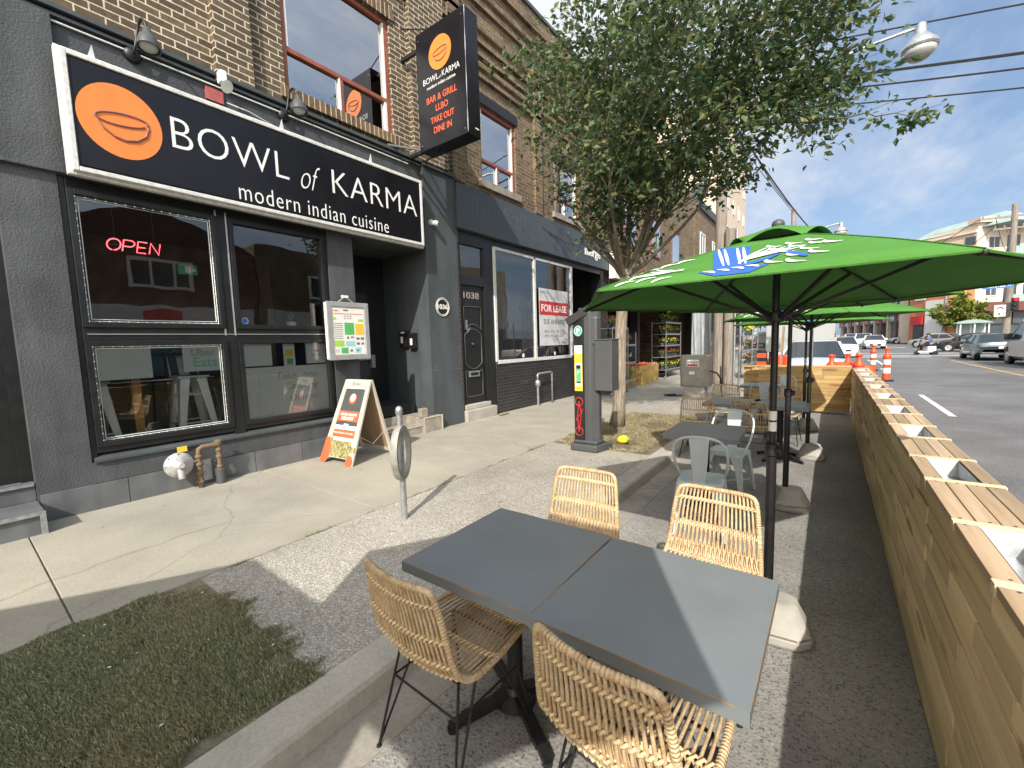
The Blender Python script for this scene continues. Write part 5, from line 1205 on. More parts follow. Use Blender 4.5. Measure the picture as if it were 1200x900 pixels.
r0.location = (-1.21, 1.17, .006); r0.rotation_euler = (0, 0, -.04)
dup(r0, (-.44, 1.20, .006), -.12, 'rattan chair at the front centre, its back to the viewer, cut by the bottom edge')
dup(r0, (-1.19, 2.10, .006), PI + .05, 'rattan chair behind the joined tables, the left one facing the viewer')
dup(r0, (-.47, 2.13, .006), PI - .04, 'rattan chair behind the joined tables, the right one facing the viewer by the pole')
rf = make_rattan('rattan chair with its back to the viewer, left of the pale metal chair', GF, 'rattangrey', 17, False)
rf.location = (-1.43, 6.33, .006); rf.rotation_euler = (0, 0, .05)
dup(rf, (-.78, 6.28, .006), -.05, 'rattan chair with a tall back to the viewer, directly left of the umbrella poles')
dup(rf, (-1.40, 7.75, .006), PI, 'rattan chair facing the viewer beside the metal cabinet'); dup(rf, (-.55, 7.75, .006), PI - .05, 'rattan chair facing the viewer between the second and third poles')

# ================================================================== pale metal chairs (faces +y)
def make_tolix(label):
    t = thing('metal_chair', (0, 0, 0), label, 'chair', 'pale painted metal chairs on the patio')
    m = MB()
    def rr(z, h, r, n=5):
        P = []
        for cx, cy, a0 in ((1, 1, 0), (-1, 1, PI / 2), (-1, -1, PI), (1, -1, 1.5 * PI)):
            for k in range(n + 1): a = a0 + k / n * PI / 2; P.append((cx * (h - r) + r * math.cos(a), cy * (h - r) + r * math.sin(a), z))
        return P
    L = [rr(.425, .182, .05), rr(.45, .178, .05), rr(.457, .165, .045), rr(.45, .14, .04), rr(.447, .04, .02)]
    for l in L: m.v += l
    q = len(L[0])
    for i in range(len(L) - 1):
        for k in range(q): m.f.append((i * q + k, i * q + (k + 1) % q, (i + 1) * q + (k + 1) % q, (i + 1) * q + k))
    m.f.append(tuple(range((len(L) - 1) * q, len(L) * q))); m.build('seat', 'tolix', t, smooth=True, auto=50)
    for sx in (-1, 1):
        for sy in (-1, 1):
            m = MB(); a = V((sx * .172, sy * .172, .44)); b = V((sx * .215, sy * (.215 if sy > 0 else .235), 0)); th = .0025
            m.prism([a + V((0, -sy * .10, 0)), a, b, b + V((0, -sy * .03, 0)), a.lerp(b, .35) + V((0, -sy * .055, 0))], (-sx * th, 0, 0))
            m.prism([a + V((-sx * .10, 0, 0)), a, b, b + V((-sx * .03, 0, 0)), a.lerp(b, .35) + V((-sx * .055, 0, 0))], (0, -sy * th, 0)); m.tube([a, b], .006, 6); m.build('leg', 'tolix', t)
    m = MB(); m.tube([(-.17, .19, .12), (.17, -.19, .12)], .006, 5) ; m.tube([(.17, .19, .12), (-.17, -.19, .12)], .006, 5); m.build('cross_brace', 'tolix', t)
    m = MB(); P = [(-.168, .06, .44), (-.19, .0, .5), (-.205, -.1, .6), (-.21, -.17, .72), (-.185, -.21, .80), (-.12, -.235, .845), (0, -.245, .857), (.12, -.235, .845), (.185, -.21, .80), (.21, -.17, .72), (.205, -.1, .6), (.19, .0, .5), (.168, .06, .44)]
    Q = [V(P[0])]
    for i in range(len(P) - 1):
        for k in (1, 2, 3): Q.append(V(P[i]).lerp(V(P[i + 1]), k / 3))
    for _ in range(3): Q = [Q[0]] + [(Q[i - 1] + Q[i] * 2 + Q[i + 1]) / 4 for i in range(1, len(Q) - 1)] + [Q[-1]]
    m.tube(Q, .011, 8); m.build('back_hoop', 'tolix', t, smooth=True)
    m = MB(); pts = [(-.045, -.165, .45), (.045, -.165, .45), (.062, -.2, .62), (.075, -.236, .845), (-.075, -.236, .845), (-.062, -.2, .62)]
    m.prism(pts, (0, .004, 0)); m.build('back_splat', 'tolix', t)
    return t
c0 = make_tolix('pale grey metal chair, back to the viewer, at the near side of the single table'); c0.location = (-.85, 3.83, .006); c0.rotation_euler = (0, 0, .12)
dup(c0, (-.84, 4.93, .006), PI - .12, 'pale grey metal chair facing the viewer across the single table')
dup(c0, (-.62, 4.70 + .0, .006), PI / 2 + .15, 'pale grey metal chair pushed in at the right side of the single table') if False else None
dup(c0, (-.93, 8.65, .006), .2, 'pale metal chair at the near side of the farthest table'); dup(c0, (-.72, 9.95, .006), PI, 'pale metal chair beyond the farthest table, its hoop against the end wall')

# ================================================================== timber barrier
BZ = .975; X0, X1 = .375, .625
t = thing('timber_barrier', (.5, 4, 0), 'long chest-high barrier of stacked pine lumber with metal troughs along the top', 'barrier')
m = MB(); random.seed(3); rows = 11; rh = (BZ - .05) / rows
for r_ in range(rows):
    for x_, sgn in ((X0, 1), (X1, -1)):
        y = -3 + random.random() * .6
        while y < 11.0:
            l = random.choice((.35, .6, .9, 1.2)); e = min(11.0, y + l); o = random.random() * .010
            m.box(x_ + sgn * o if sgn > 0 else x_ - .04, x_ + .04 if sgn > 0 else x_ - o, y + .0015, e - .0015, .02 + r_ * rh + .0015, .02 + (r_ + 1) * rh - .0015); y = e
m.build('lumber_courses', 'pine', t, bevel=.003)
m = MB(); m.box(X0 + .045, X1 - .045, -3, 10.95, .0, .6); m.build('core', 'dark', t)
seg = []; y = 1.075 - 1.045 * 4
while y < 10.9:
    seg.append((y, y + .565, 0)); seg.append((y + .565, y + 1.045, 1)); y += 1.045
DZ = BZ - .03
m = MB()
for a, b, k in seg:
    b = min(b, 10.93)
    if b - a < .1: continue
    bw = (X1 - X0) / 4
    for i in range(4):
        if k and i in (1, 2): continue
        o = random.random() * .002; m.box(X0 + i * bw + .002, X0 + (i + 1) * bw - .002, a + .02, b - .02, DZ, BZ - o)
m.build('deck_boards', 'deck', t, bevel=.002)
m = MB()
for a, b, k in seg:
    if b < 10.9 and a > .3:
        for i in range(4):
            if k and i in (1, 2): continue
            for yy in (a + .035, b - .035): m.lathe([(.0045, 0), (.0045, .0015)], (X0 + (i + .5) * (X1 - X0) / 4 + random.uniform(-.008, .008), yy, BZ - .0005), 6)
tag(m.build('deck_screws', 'kiosk', t), kind='stuff')
for a, b, k in seg:
    if b > 10.95: continue
    m = MB(); m.box(X0 - .002, X1 + .004, a - .019, a + .019, DZ - .005, BZ + .001); m.build('cross_batten', 'palepine', t)
    if k:
        m = MB(); q = (X1 - X0) / 4; xa, xb = X0 + q + .003, X1 - q - .003; ya, yb = a + .021, b - .021; zt = BZ - .006; zb = BZ - .085
        V4 = [(xa, ya, zt), (xb, ya, zt), (xb, yb, zt), (xa, yb, zt), (xa + .03, ya + .12, zb), (xb - .005, ya + .12, zb), (xb - .005, yb - .02, zb), (xa + .03, yb - .02, zb)]
        m.add(V4, [(0, 1, 5, 4), (1, 2, 6, 5), (2, 3, 7, 6), (3, 0, 4, 7), (4, 5, 6, 7)]); m.lathe([(.005, 0), (.005, .004)], ((xa + xb) / 2, ya + .045, zt - .04), 8); m.build('metal_trough', 'steel', t)
t = thing('end_barrier', (-.3, 11.0, 0), 'sunlit pine lumber wall closing the far end of the patio', 'barrier')
m = MB()
for r_ in range(rows):
    x_ = -1.55 + random.random() * .3
    while x_ < X0 - .01:
        l = random.choice((.3, .5, .7)); e = min(X0 - .004, x_ + l); m.box(x_ + .001, e - .001, 10.95 - random.random() * .004, 11.0, .05 + r_ * rh + .001, .05 + (r_ + 1) * rh - .001); x_ = e
m.build('lumber_courses', 'pinex', t, bevel=.003)
m = MB(); m.box(-1.56, X0 - .004, 10.94, 11.2, BZ + .0, BZ + .03); m.box(-1.56, X0 - .004, 11.0, 11.2, .05, BZ); m.build('cap_board', 'pinex', t)

# ================================================================== ring bike post
t = thing('bike_post', (-2.985, 2.35, SH), 'grey metal post with an oval bike ring in front of the sandwich board', 'bike rack')
m = MB(); m.tube([(-2.985, 2.35, SH), (-2.985, 2.35, SH + .95)], .027, 18); m.lathe([(.027, .94), (.032, .95), (.032, .985), (.022, 1.005), (.008, 1.012)], (-2.985, 2.35, SH), 18); m.build('post', 'steel', t, smooth=True, auto=40)
m = MB(); P = []; dx, dy = math.cos(-1.08), math.sin(-1.08)
for k in range(36):
    a = 2 * PI * k / 36; r_ = .155; P.append(V((-2.985 + dx * r_ * math.cos(a) * .95, 2.35 + dy * r_ * math.cos(a) * .95, SH + .60 + .225 * math.sin(a))))
# flattened cast ring
o = len(m.v); n = len(P); nr_ = V((dy, -dx, 0))
for i, p in enumerate(P):
    d = (p - V((-2.985, 2.35, SH + .6))).normalized(); w = .014; h = .030
    for q in ((-w, -h), (w, -h), (w * 1.5, 0), (w, h), (-w, h), (-w * .6, 0)): m.v.append(tuple(p + d * q[0] + nr_ * q[1]))
for i in range(n):
    for k in range(6): m.f.append((o + i * 6 + k, o + i * 6 + (k + 1) % 6, o + ((i + 1) % n) * 6 + (k + 1) % 6, o + ((i + 1) % n) * 6 + k))
m.build('ring', 'castgrey', t, smooth=True, auto=40)

# ================================================================== parking pay station
t = thing('pay_station', (-2.66, 5.38, SH), 'charcoal parking pay station with green and yellow stickers and a red bicycle stencil', 'pay station')
kx0, kx1, ky = -2.88, -2.62, 5.3
m = MB(); m.prism([(-2.90, ky - .08, SH), (-2.50, ky - .08, SH), (-2.42, ky + .3, SH), (-2.9, ky + .3, SH)], (0, 0, .1)); m.prism([(-2.88, ky - .02, SH + .1), (-2.52, ky - .02, SH + .1), (-2.50, ky + .2, SH + .1), (-2.88, ky + .2, SH + .1)], (0, 0, .05)); m.build('foot', 'kiosk', t, bevel=.02)
m = MB(); m.prism([(-2.80, ky + .02, SH + .12), (-2.62, ky + .0, SH + .12), (-2.53, ky + .1, SH + .12), (-2.53, ky + .18, SH + .12), (-2.80, ky + .2, SH + .12)], (0, 0, 1.86)); cl = m.build('column', 'kiosk', t, bevel=.012)
m = MB(); m.box(-2.86, -2.71, ky - .015, ky + .016, SH + .15, 2.0); fp = m.build('front_panel', 'frame', t, bevel=.006)
m = MB(); m.box(-2.56, -2.31, ky + .02, ky + .26, .98, 1.66); m.box(-2.57, -2.30, ky + .01, ky + .27, 1.66, 1.68); m.build('battery_box', 'kiosk', t, bevel=.012)
m = MB(); m.box(-2.66, -2.52, ky + .02, ky + .17, 1.6, 1.99); m.build('head', 'kiosk', t, bevel=.03)
m = MB(); m.bar((-2.95, ky, 1.92), (-2.60, ky + .1, 2.12), .16, .11); m.bar((-2.8, ky + .1, 1.98), (-2.8, ky + .1, 2.08), .05, .05); m.build('solar_panel', 'black', t, bevel=.01)
yk = ky - .0165
m = MB(); m.disc((-2.785, yk, 1.80), UX, UZ, .075, 26, .065); dsk = m.build('parking_emblem', mk('sea_green_vinyl', (.12, .38, .3), .4), fp)
m = MB(); m.text('P', (-2.785, yk - .0005, 1.765), UX, UZ, h=.07, thick=.001, align='c', bold=.02); m.tube([(-2.785 + .056 * math.cos(a), yk - .001, 1.80 + .064 * math.sin(a)) for a in np.linspace(0, 2 * PI, 24, endpoint=False)], .003, 4, closed=True); m.build('emblem_letter', 'paper', dsk)
m = MB(); m.box(-2.845, -2.725, yk, yk - .001, .97, 1.60); st = m.build('instruction_sticker', 'yellow', fp)
m = MB(); m.box(-2.845, -2.725, yk - .001, yk - .002, 1.49, 1.60); m.box(-2.835, -2.735, yk - .001, yk - .002, 1.04, 1.36); m.build('sticker_panel', 'paper', st)
m = MB(); m.box(-2.82, -2.75, yk - .0025, yk - .0035, 1.08, 1.33); m.build('phone_picture', 'black', st)
m = MB(); m.box(-2.815, -2.755, yk - .004, yk - .005, 1.10, 1.28); m.build('phone_screen', 'green', st)
m = MB(); m.text('PAY BY', (-2.785, yk - .0025, 1.545), UX, UZ, w=.09, thick=.001, align='c'); m.text('PHONE', (-2.785, yk - .0025, 1.51), UX, UZ, w=.09, thick=.001, align='c'); m.text('parking', (-2.785, yk - .0015, 1.44), UX, UZ, w=.08, thick=.001, align='c'); m.text('made easy', (-2.785, yk - .0015, 1.40), UX, UZ, w=.08, thick=.001, align='c'); m.text('app', (-2.785, yk - .0015, .99), UX, UZ, w=.05, thick=.001, align='c'); m.build('sticker_lettering', 'greytext', st)
m = MB(); m.text('P', (-2.785, yk - .0055, 1.2), UX, UZ, h=.05, thick=.001, align='c'); m.build('screen_letter', 'white', st)
m = MB()   # red bicycle stencil, upright
def circ(cx, cz, r_): m.tube([(cx + r_ * math.cos(a), yk - .001, cz + r_ * math.sin(a)) for a in np.linspace(0, 2 * PI, 22, endpoint=False)], .006, 5, closed=True)
circ(-2.785, .82, .058); circ(-2.785, .40, .058)
for a, b in (((-2.785, .82), (-2.75, .66)), ((-2.75, .66), (-2.785, .40)), ((-2.785, .82), (-2.81, .60)), ((-2.81, .60), (-2.785, .40)), ((-2.75, .66), (-2.81, .60)), ((-2.75, .66), (-2.73, .72)), ((-2.81, .60), (-2.83, .55))): m.tube([(a[0], yk - .001, a[1]), (b[0], yk - .001, b[1])], .006, 5)
m.build('bicycle_stencil', 'red', fp)
# yellow toy by the trunk
t = thing('yellow_bottle', (-2.5, 6.0, SH), 'small bright yellow plastic bottle lying in the soil beside the pay station', 'bottle')
m = MB(); m.lathe([(.02, -.09), (.05, -.075), (.06, -.03), (.06, .04), (.045, .075), (.02, .085)], (-2.42, 5.95, SH + .06), 14, (.8, -.3, .25)); m.build('bottle_body', 'sheetyellow', t, smooth=True)
m = MB(); m.lathe([(.022, .085), (.022, .11)], (-2.42, 5.95, SH + .06), 10, (.8, -.3, .25)); m.build('cap', 'lime', t)
# litter and small leaves on the ground: countless
m = MB(); random.seed(11)
for k in range(70):
    x_ = -3.36 + 1.45 * random.random(); y_ = .3 + 4.6 * random.random() ** 1.2; s = .004 + .009 * random.random(); a = random.random() * PI; z_ = SH + (.004 if y_ > 1.0 else .045)
    m.poly([(x_ + s * math.cos(a), y_ + s * math.sin(a), z_), (x_ - s * .4 * math.sin(a), y_ + s * .4 * math.cos(a), z_ + .003), (x_ - s * math.cos(a), y_ - s * math.sin(a), z_), (x_ + s * .4 * math.sin(a), y_ - s * .4 * math.cos(a), z_ + .002)])
for k in range(70):
    x_ = -1.3 + 1.6 * random.random(); y_ = .6 + 6 * random.random(); s = .003 + .006 * random.random(); a = random.random() * PI
    m.poly([(x_ + s * math.cos(a), y_ + s * math.sin(a), .010), (x_ - s * .4 * math.sin(a), y_ + s * .4 * math.cos(a), .012), (x_ - s * math.cos(a), y_ - s * math.sin(a), .010)])
tag(m.build('petal_litter', 'paper', base=(-2.6, 2, SH)), 'pale fallen petals and bits scattered on the paving', 'litter', kind='stuff')
# ================================================================== grass
def blades(name, n, inside, mat, h, w, label, lean=.6):
    P = []
    while len(P) < n:
        x = rng.uniform(-3.4, -1.85, 4000); y = rng.uniform(*inside[1], 4000)
        ok = inside[0](x, y); P += list(zip(x[ok], y[ok]))
    P = np.array(P[:n]); a = rng.uniform(0, 2 * PI, n); hh = h * rng.uniform(.35, 1.15, n); ww = w * rng.uniform(.6, 1.4, n); ln = lean * hh * rng.uniform(.2, 1.6, n)
    nx, ny = np.cos(a), np.sin(a); z0 = SH + .0
    v = np.zeros((n, 4, 3)); 
    v[:, 0] = np.stack([P[:, 0] - ny * ww, P[:, 1] + nx * ww, np.full(n, z0)], 1)
    v[:, 1] = np.stack([P[:, 0] + ny * ww, P[:, 1] - nx * ww, np.full(n, z0)], 1)
    v[:, 2] = np.stack([P[:, 0] + ny * ww * .7 + nx * ln * .4, P[:, 1] - nx * ww * .7 + ny * ln * .4, z0 + hh * .6], 1)
    v[:, 3] = np.stack([P[:, 0] + nx * ln, P[:, 1] + ny * ln, z0 + hh], 1)
    me = D.meshes.new(name); me.from_pydata(v.reshape(-1, 3).tolist(), [], [(4 * i, 4 * i + 1, 4 * i + 2, 4 * i + 3) for i in range(n)]); me.materials.append(MT[mat])
    o = D.objects.new(name, me); col.objects.link(o); tag(o, label, 'grass', kind='stuff'); return o
def g1(x, y):
    edge = .93 - .3 * np.clip((-3.02 - x) * 3.2, 0, 1) + .035 * np.sin(x * 13) + .03 * np.sin(x * 31) + .02 * np.sin(x * 67)
    right = -1.895 + .05 * np.sin(y * 9) + .03 * np.sin(y * 23)
    cl = (np.sin(x * 8 + y * 3) * np.sin(y * 7 - x * 4) + .5 * np.sin(x * 23 + 1) * np.sin(y * 27) > -.72) | (rng.random(x.shape) < .25)
    edge = edge + rng.normal(0, .035, x.shape); right = right + rng.normal(0, .02, x.shape)
    return (y < edge) & (x < right) & (x > -3.385 + .02 * np.sin(y * 17)) & cl
blades('grass', 130000, (g1, (-.6, 1.1)), 'grass', .024, .0022, 'patch of short green clover and grass in the near boulevard')
g1d = lambda x, y: g1(x, y) & (rng.random(x.shape) < np.clip(.25 + .9 * np.sin(x * 3.1 + 1.2 + y) * np.sin(y * 4.3 + .6), .08, 1))
blades('grass', 42000, (g1d, (-.6, 1.1)), 'drygrass', .026, .002, 'dry straw-coloured blades scattered through the near green patch')
def g2(x, y):
    return (x > -3.33) & (x < -1.98) & (y > 5.5 + .06 * np.sin(x * 9)) & (y < 8.7) & ((np.sin(x * 5 + 1) * np.sin(y * 4) + .35 * np.sin(x * 19) * np.sin(y * 23) > -.35) | (x < -3.0))
blades('grass', 16000, (g2, (5.4, 8.75)), 'drygrass', .04, .003, 'thin dry grass round the foot of the street tree')
blades('grass', 6000, (g2, (5.4, 8.75)), 'grass', .035, .003, 'sparse green grass round the foot of the street tree')
m = MB()
for k in range(30):
    x_ = -3.39 + .03 * random.random(); y_ = 1.1 + 5 * random.random() ** 2; 
    for q in range(14):
        a = random.random() * 6.3; l = .02 + .02 * random.random(); yy = y_ + .12 * random.random(); m.poly([(x_, yy, SH), (x_ + .004, yy, SH), (x_ + l * math.cos(a) * .5, yy + l * math.sin(a) * .5, SH + l)])
for k in range(120):
    yy = random.uniform(7.0, 7.3); a = random.random() * 3; l = .04 * random.random() + .02; m.poly([(-5.6, yy, SH), (-5.59, yy, SH), (-5.55 + l * math.cos(a), yy + l * math.sin(a), SH + l)])
tag(m.build('weeds', 'leaf2', base=(-3.4, 2, SH)), 'small weeds in the joint between sidewalk and paving', 'weeds', kind='stuff')

# ================================================================== trees
def leaves_mesh(name, pts, dirs, size, mat, parent):
    n = len(pts); pts = np.asarray(pts); d = np.asarray(dirs); d /= np.linalg.norm(d, axis=1)[:, None] + 1e-9
    r = rng.normal(size=(n, 3)); r[:, 2] = np.abs(r[:, 2]) + .3; s = np.cross(d, r); s /= np.linalg.norm(s, axis=1)[:, None] + 1e-9; nn = np.cross(s, d)
    L = size * rng.uniform(.6, 1.25, n)[:, None]; Wd = L * .27
    v = np.zeros((n, 6, 3)); v[:, 0] = pts; v[:, 1] = pts + d * L * .45 + s * Wd + nn * L * .06; v[:, 2] = pts + d * L - nn * L * .1; v[:, 3] = pts + d * L * .45 - s * Wd + nn * L * .06; v[:, 4] = pts + d * L * .45 - nn * L * .03; v[:, 5] = pts
    f = []
    for i in range(n): b = 6 * i; f += [(b, b + 1, b + 4), (b + 1, b + 2, b + 4), (b, b + 4, b + 3), (b + 4, b + 2, b + 3)]
    me = D.meshes.new(name); me.from_pydata((v.reshape(-1, 3) - np.array(ORG[parent.name])).tolist(), [], f); me.materials.append(MT[mat])
    o = D.objects.new(name, me); col.objects.link(o); o.parent = parent; return o
def tree(base, zfork, limbs, label, crown_fn, leaf=.085, seed=5, trunk_r=.13, nleaf=26000, lean=(0, 0), barkm='bark', lm='leaf', extra=None, depth=4):
    random.seed(seed); t = thing('street_tree', base, label, 'tree')
    B0 = V(base); m = MB(); top = B0 + V((lean[0], lean[1], zfork)); P = []; rr = []
    for k in range(9):
        s = k / 8; P.append(B0.lerp(top, s) + V((.02 * math.sin(s * 7), .02 * math.cos(s * 5), 0))); rr.append(trunk_r * (1.35 if k == 0 else 1.08 if k == 1 else 1 - .12 * s))
    m.tube(P, rr, 14); m.build('trunk', barkm, t, smooth=True)
    mb = MB(); tips = []
    def grow(p, d, r, l, lev):
        q = V(p); pts = [V(q)]; rs = [r]; n = 4 if lev > 1 else 3
        for i in range(n):
            d = (d + V((random.gauss(0, .09), random.gauss(0, .09), random.gauss(.02, .06)))).normalized(); q = q + d * l / n; pts.append(V(q)); rs.append(r * (1 - .42 * (i + 1) / n))
            if lev >= 0 and not crown_fn(q): break
        mb.tube(pts, [max(.003, q_ * .8) for q_ in rs], 6 if lev > 1 else 4, cap=False)
        for a in pts[1:]:
            if lev <= 2: tips.append((a, d, lev))
        if lev <= 0 or not crown_fn(q): tips.append((q, d, 0)); return
        nb = random.choice((2, 3)) if lev > 1 else 3
        for k in range(nb):
            e = (d + V((random.gauss(0, .48), random.gauss(0, .48), random.gauss(.02, .28)))).normalized(); grow(q, e, rs[-1] * .8, l * random.uniform(.62, .86), lev - 1)
        for a in pts[1:-1]:
            if random.random() < .65: e = (d + V((random.gauss(0, .8), random.gauss(0, .8), random.gauss(0, .4)))).normalized(); grow(a, e, rs[-1] * .55, l * .5, max(0, lev - 2))
    for d, r, l in limbs:
        s = random.uniform(-.25, 0); grow(top + V((0, 0, s)), V(d).normalized(), r, l, depth)
    hang = []
    for pl in (extra or []):
        pl = [V(p) for p in pl]; P = [pl[0]]
        for a, b in zip(pl[:-1], pl[1:]): P += [a.lerp(b, k / 4) + V((random.gauss(0, .02),) * 3) for k in (1, 2, 3, 4)]
        mb.tube(P, [.022 * (1 - .8 * i / (len(P) - 1)) for i in range(len(P))], 5)
        for i in range(len(P) // 3, len(P)):
            e = P[i] + V((random.gauss(.1, .15), random.gauss(0, .15), random.gauss(.05, .12))); mb.tube([P[i], e], .004, 4)
            hang += [(P[i], 3), (e, 6)]
        hang += [(P[-1], 26), (P[-1] - V((.12, 0, -.02)), 18)]
    mb.build('branches', 'branch', t, smooth=True)
    tp = [x for x in tips if crown_fn(x[0])]; pts, ds = [], []
    wt = [random.random() ** 2.6 + .02 for _ in tp]; pick = random.choices(range(len(tp)), wt, k=nleaf)
    for i in range(nleaf):
        p, d, lev = tp[pick[i]]; k = random.random(); j = V((random.gauss(0, .13), random.gauss(0, .13), random.gauss(-.02, .10)))
        pts.append(tuple(p + j)); e = V((random.gauss(0, 1), random.gauss(0, 1), random.gauss(-.5, .6))) + d * .4; ds.append(tuple(e))
    for p, n_ in hang:
        for _ in range(n_): pts.append(tuple(p + V((random.gauss(0, .07), random.gauss(0, .07), random.gauss(-.02, .05))))); ds.append((random.gauss(.3, 1), random.gauss(0, 1), random.gauss(-.4, .6)))
    leaves_mesh('crown', pts, ds, leaf, lm, t); return t, tips
TX, TY = -3.0, 7.1
def crown1(p):
    x, y, z = p[0] - (-2.55), p[1] - 7.25, p[2]
    if p[0] < -5.6 or p[1] < 3.9 or p[0] / p[1] < -.80: return False
    if z < 2.9 or (p[0] < -3.5 and z < 2.9 + (-3.5 - p[0]) * 1.6 + 1.0): return False
    rmax = .55 + (z - 2.9) * 1.55 if z < 4.9 else 3.45
    if x < 0: rmax *= 1.0
    return x * x + y * y < rmax * rmax and z < 11
limbs = [((-.55, .1, 1), .062, 1.5), ((-.28, -.3, 1), .06, 1.6), ((.05, .1, 1), .07, 1.6), ((.38, -.1, 1), .068, 1.55), ((.75, .1, 1), .06, 1.5), ((.5, .5, 1), .055, 1.5), ((-.1, .55, 1), .05, 1.4), ((1.0, -.35, .95), .055, 1.5), ((-.85, -.35, .85), .045, 1.4), ((1.3, .2, .8), .045, 1.5), ((.2, -.75, 1), .05, 1.5)]
tree((TX, TY, SH - .02), 2.75, limbs, 'pale barked street tree with a wide green crown rising over the pay station', crown1, extra=[[(-1.1, 7.2, 4.7), (-.4, 7.15, 4.45), (.25, 7.1, 4.35), (.78, 7.1, 4.15)], [(-1.3, 7.0, 5.0), (-.5, 6.9, 4.85), (.1, 6.9, 4.75)]], leaf=.112, seed=21, nleaf=23000, lean=(.16, .05), trunk_r=.105)
# second street tree further along, and tree round the bend
def crown2(p):
    x, y, z = p[0] - 12.7, p[1] - 73, p[2]; return x * x + y * y + (z - 4.2) ** 2 * 1.7 < 3.0 ** 2 and z > 1.9
tree((12.7, 73, SH), 1.8, [((.4, 0, 1), .08, 1.4), ((-.4, .2, 1), .08, 1.4), ((0, -.4, 1), .08, 1.4), ((.1, .4, 1.2), .08, 1.5), ((-.7, -.3, .6), .07, 1.4), ((.8, -.2, .6), .07, 1.4)], 'small yellow-green street tree across the intersection behind the bus shelter', crown2, leaf=.34, seed=5, nleaf=7000, trunk_r=.12, lm='leaf2', depth=3)
def crown3(p):
    x, y, z = p[0] + 4.6, p[1] - 34, p[2]; return x * x + y * y + (z - 4.3) ** 2 * 1.2 < 2.6 ** 2 and z > 1.6
tree((-4.6, 34, SH), 1.9, [((.4, 0, 1), .08, 1.3), ((-.4, .2, 1), .08, 1.3), ((0, -.4, 1), .08, 1.3), ((.6, .3, .6), .07, 1.3), ((-.6, -.3, .6), .07, 1.3)], 'dark leafy tree far down the left sidewalk under the umbrella edge', crown3, leaf=.22, seed=9, nleaf=3500, trunk_r=.13, depth=3)

# ================================================================== poles, lamps, wires
def utility_pole(x, y, h, r, label, arms=((8.6, 1.2),), rz=0):
    t = thing('utility_pole', (x, y, SH), label, 'utility pole', 'wooden utility poles')
    m = MB(); m.tube([(x, y, SH), (x + .02, y, h * .5), (x, y, h)], [r, r * .9, r * .72], 14); m.build('pole', 'utility', t, smooth=True, auto=50)
    for z, l in arms:
        m = MB(); m.bar((x - l * math.cos(rz), y - l * math.sin(rz), z), (x + l * math.cos(rz), y + l * math.sin(rz), z), .1, .12); m.build('crossarm', 'utility', t)
        m = MB()
        for k in (-.9, -.45, .45, .9): m.lathe([(.03, 0), (.06, .03), (.04, .08), (.06, .11), (.03, .16)], (x + l * k * math.cos(rz), y + l * k * math.sin(rz), z + .06), 8)
        m.build('insulator', 'castgrey', t)
    return t
utility_pole(-2.92, 15.3, 9.4, .19, 'grey weathered utility pole behind the metal cabinet', ())
t = thing('steel_post', (-2.55, 15.2, SH), 'second grey post strapped beside the weathered utility pole', 'post')
m = MB(); m.tube([(-2.60, 15.1, SH), (-2.60, 15.1, 5)], .15, 12); m.build('post', 'utility', t, smooth=True, auto=50)
m = MB(); m.tube([(-2.42, 15.0, SH), (-2.40, 15.0, 5)], .03, 8); m.build('conduit', 'steel', t)
utility_pole(-1.9, 30, 8.85, .17, 'short-topped utility pole standing above the nearest umbrella peak', ())
utility_pole(9.9, 45, 10.2, .22, 'utility pole with crossarms before the cream apartment building', ((9.4, 1.7), (8.6, 1.0)), .1)
utility_pole(11.1, 73.5, 9.0, .2, 'utility pole at the far corner behind the small yellow-green tree', ())
def cobra(px, py, h, lx, lz, label, s=1.0, arm_r=.04):
    t = thing('street_lamp', (px, py, SH), label, 'street lamp', 'street lamps on long arms')
    m = MB(); P = []
    for k in range(13): a = k / 12; P.append((px + (lx - px) * a, py, h + (lz + .35 * s - h) * math.sin(a * PI / 2)))
    m.tube(P, arm_r, 8); m.build('arm', 'steel', t, smooth=True)
    m = MB(); m.lathe([(.04, .42), (.09, .38), (.11, .2), (.13, .16), (.3, -.02), (.32, -.1), (.3, -.12)][::-1] if False else [(.3 * s, -.12 * s), (.32 * s, -.08 * s), (.29 * s, .0), (.15 * s, .16 * s), (.11 * s, .2 * s), (.1 * s, .38 * s), (.04 * s, .44 * s)], (lx, py, lz), 20); m.build('lamp_head', 'steel', t, smooth=True, auto=40)
    m = MB(); m.lathe([(.03 * s, -.34 * s), (.15 * s, -.31 * s), (.25 * s, -.22 * s), (.29 * s, -.12 * s)], (lx, py, lz), 20); m.build('globe', 'lampwhite', t, smooth=True); return t
cobra(-2.85, 15.25, 8.5, 1.55, 8.75, 'teardrop street lamp hanging against the sky on a long arm beside the tree crown', 1.15)
cobra(-1.85, 30.2, 6.9, .28, 7.35, 'smaller street lamp curving up above the nearest umbrella', 1.0, .05)
cobra(9.8, 44.8, 6.2, 7.0, 7.0, 'street lamp arm on the utility pole at the right edge', .8, .05)
m = MB()
def wire(a, b, sag=.3, r=.018, n=14):
    a, b = V(a), V(b); m.tube([a.lerp(b, k / n) - V((0, 0, sag * math.sin(PI * k / n))) for k in range(n + 1)], r, 5)
wire((-2.9, 15.3, 9.25), (13.2, 15, 5.9), .15, .035); wire((-2.9, 15.3, 8.95), (13.2, 15, 5.65), .2, .022); wire((-2.9, 15.3, 8.55), (13.2, 15, 5.2), .2, .018)
wire((-2.9, 15.3, 10.1), (13.2, 15, 6.5), -.15, .02)
tag(m.build('street_crossing_wires', 'black', base=(5, 15, 7)), 'four dark wires crossing the sky at the upper right', 'wires')
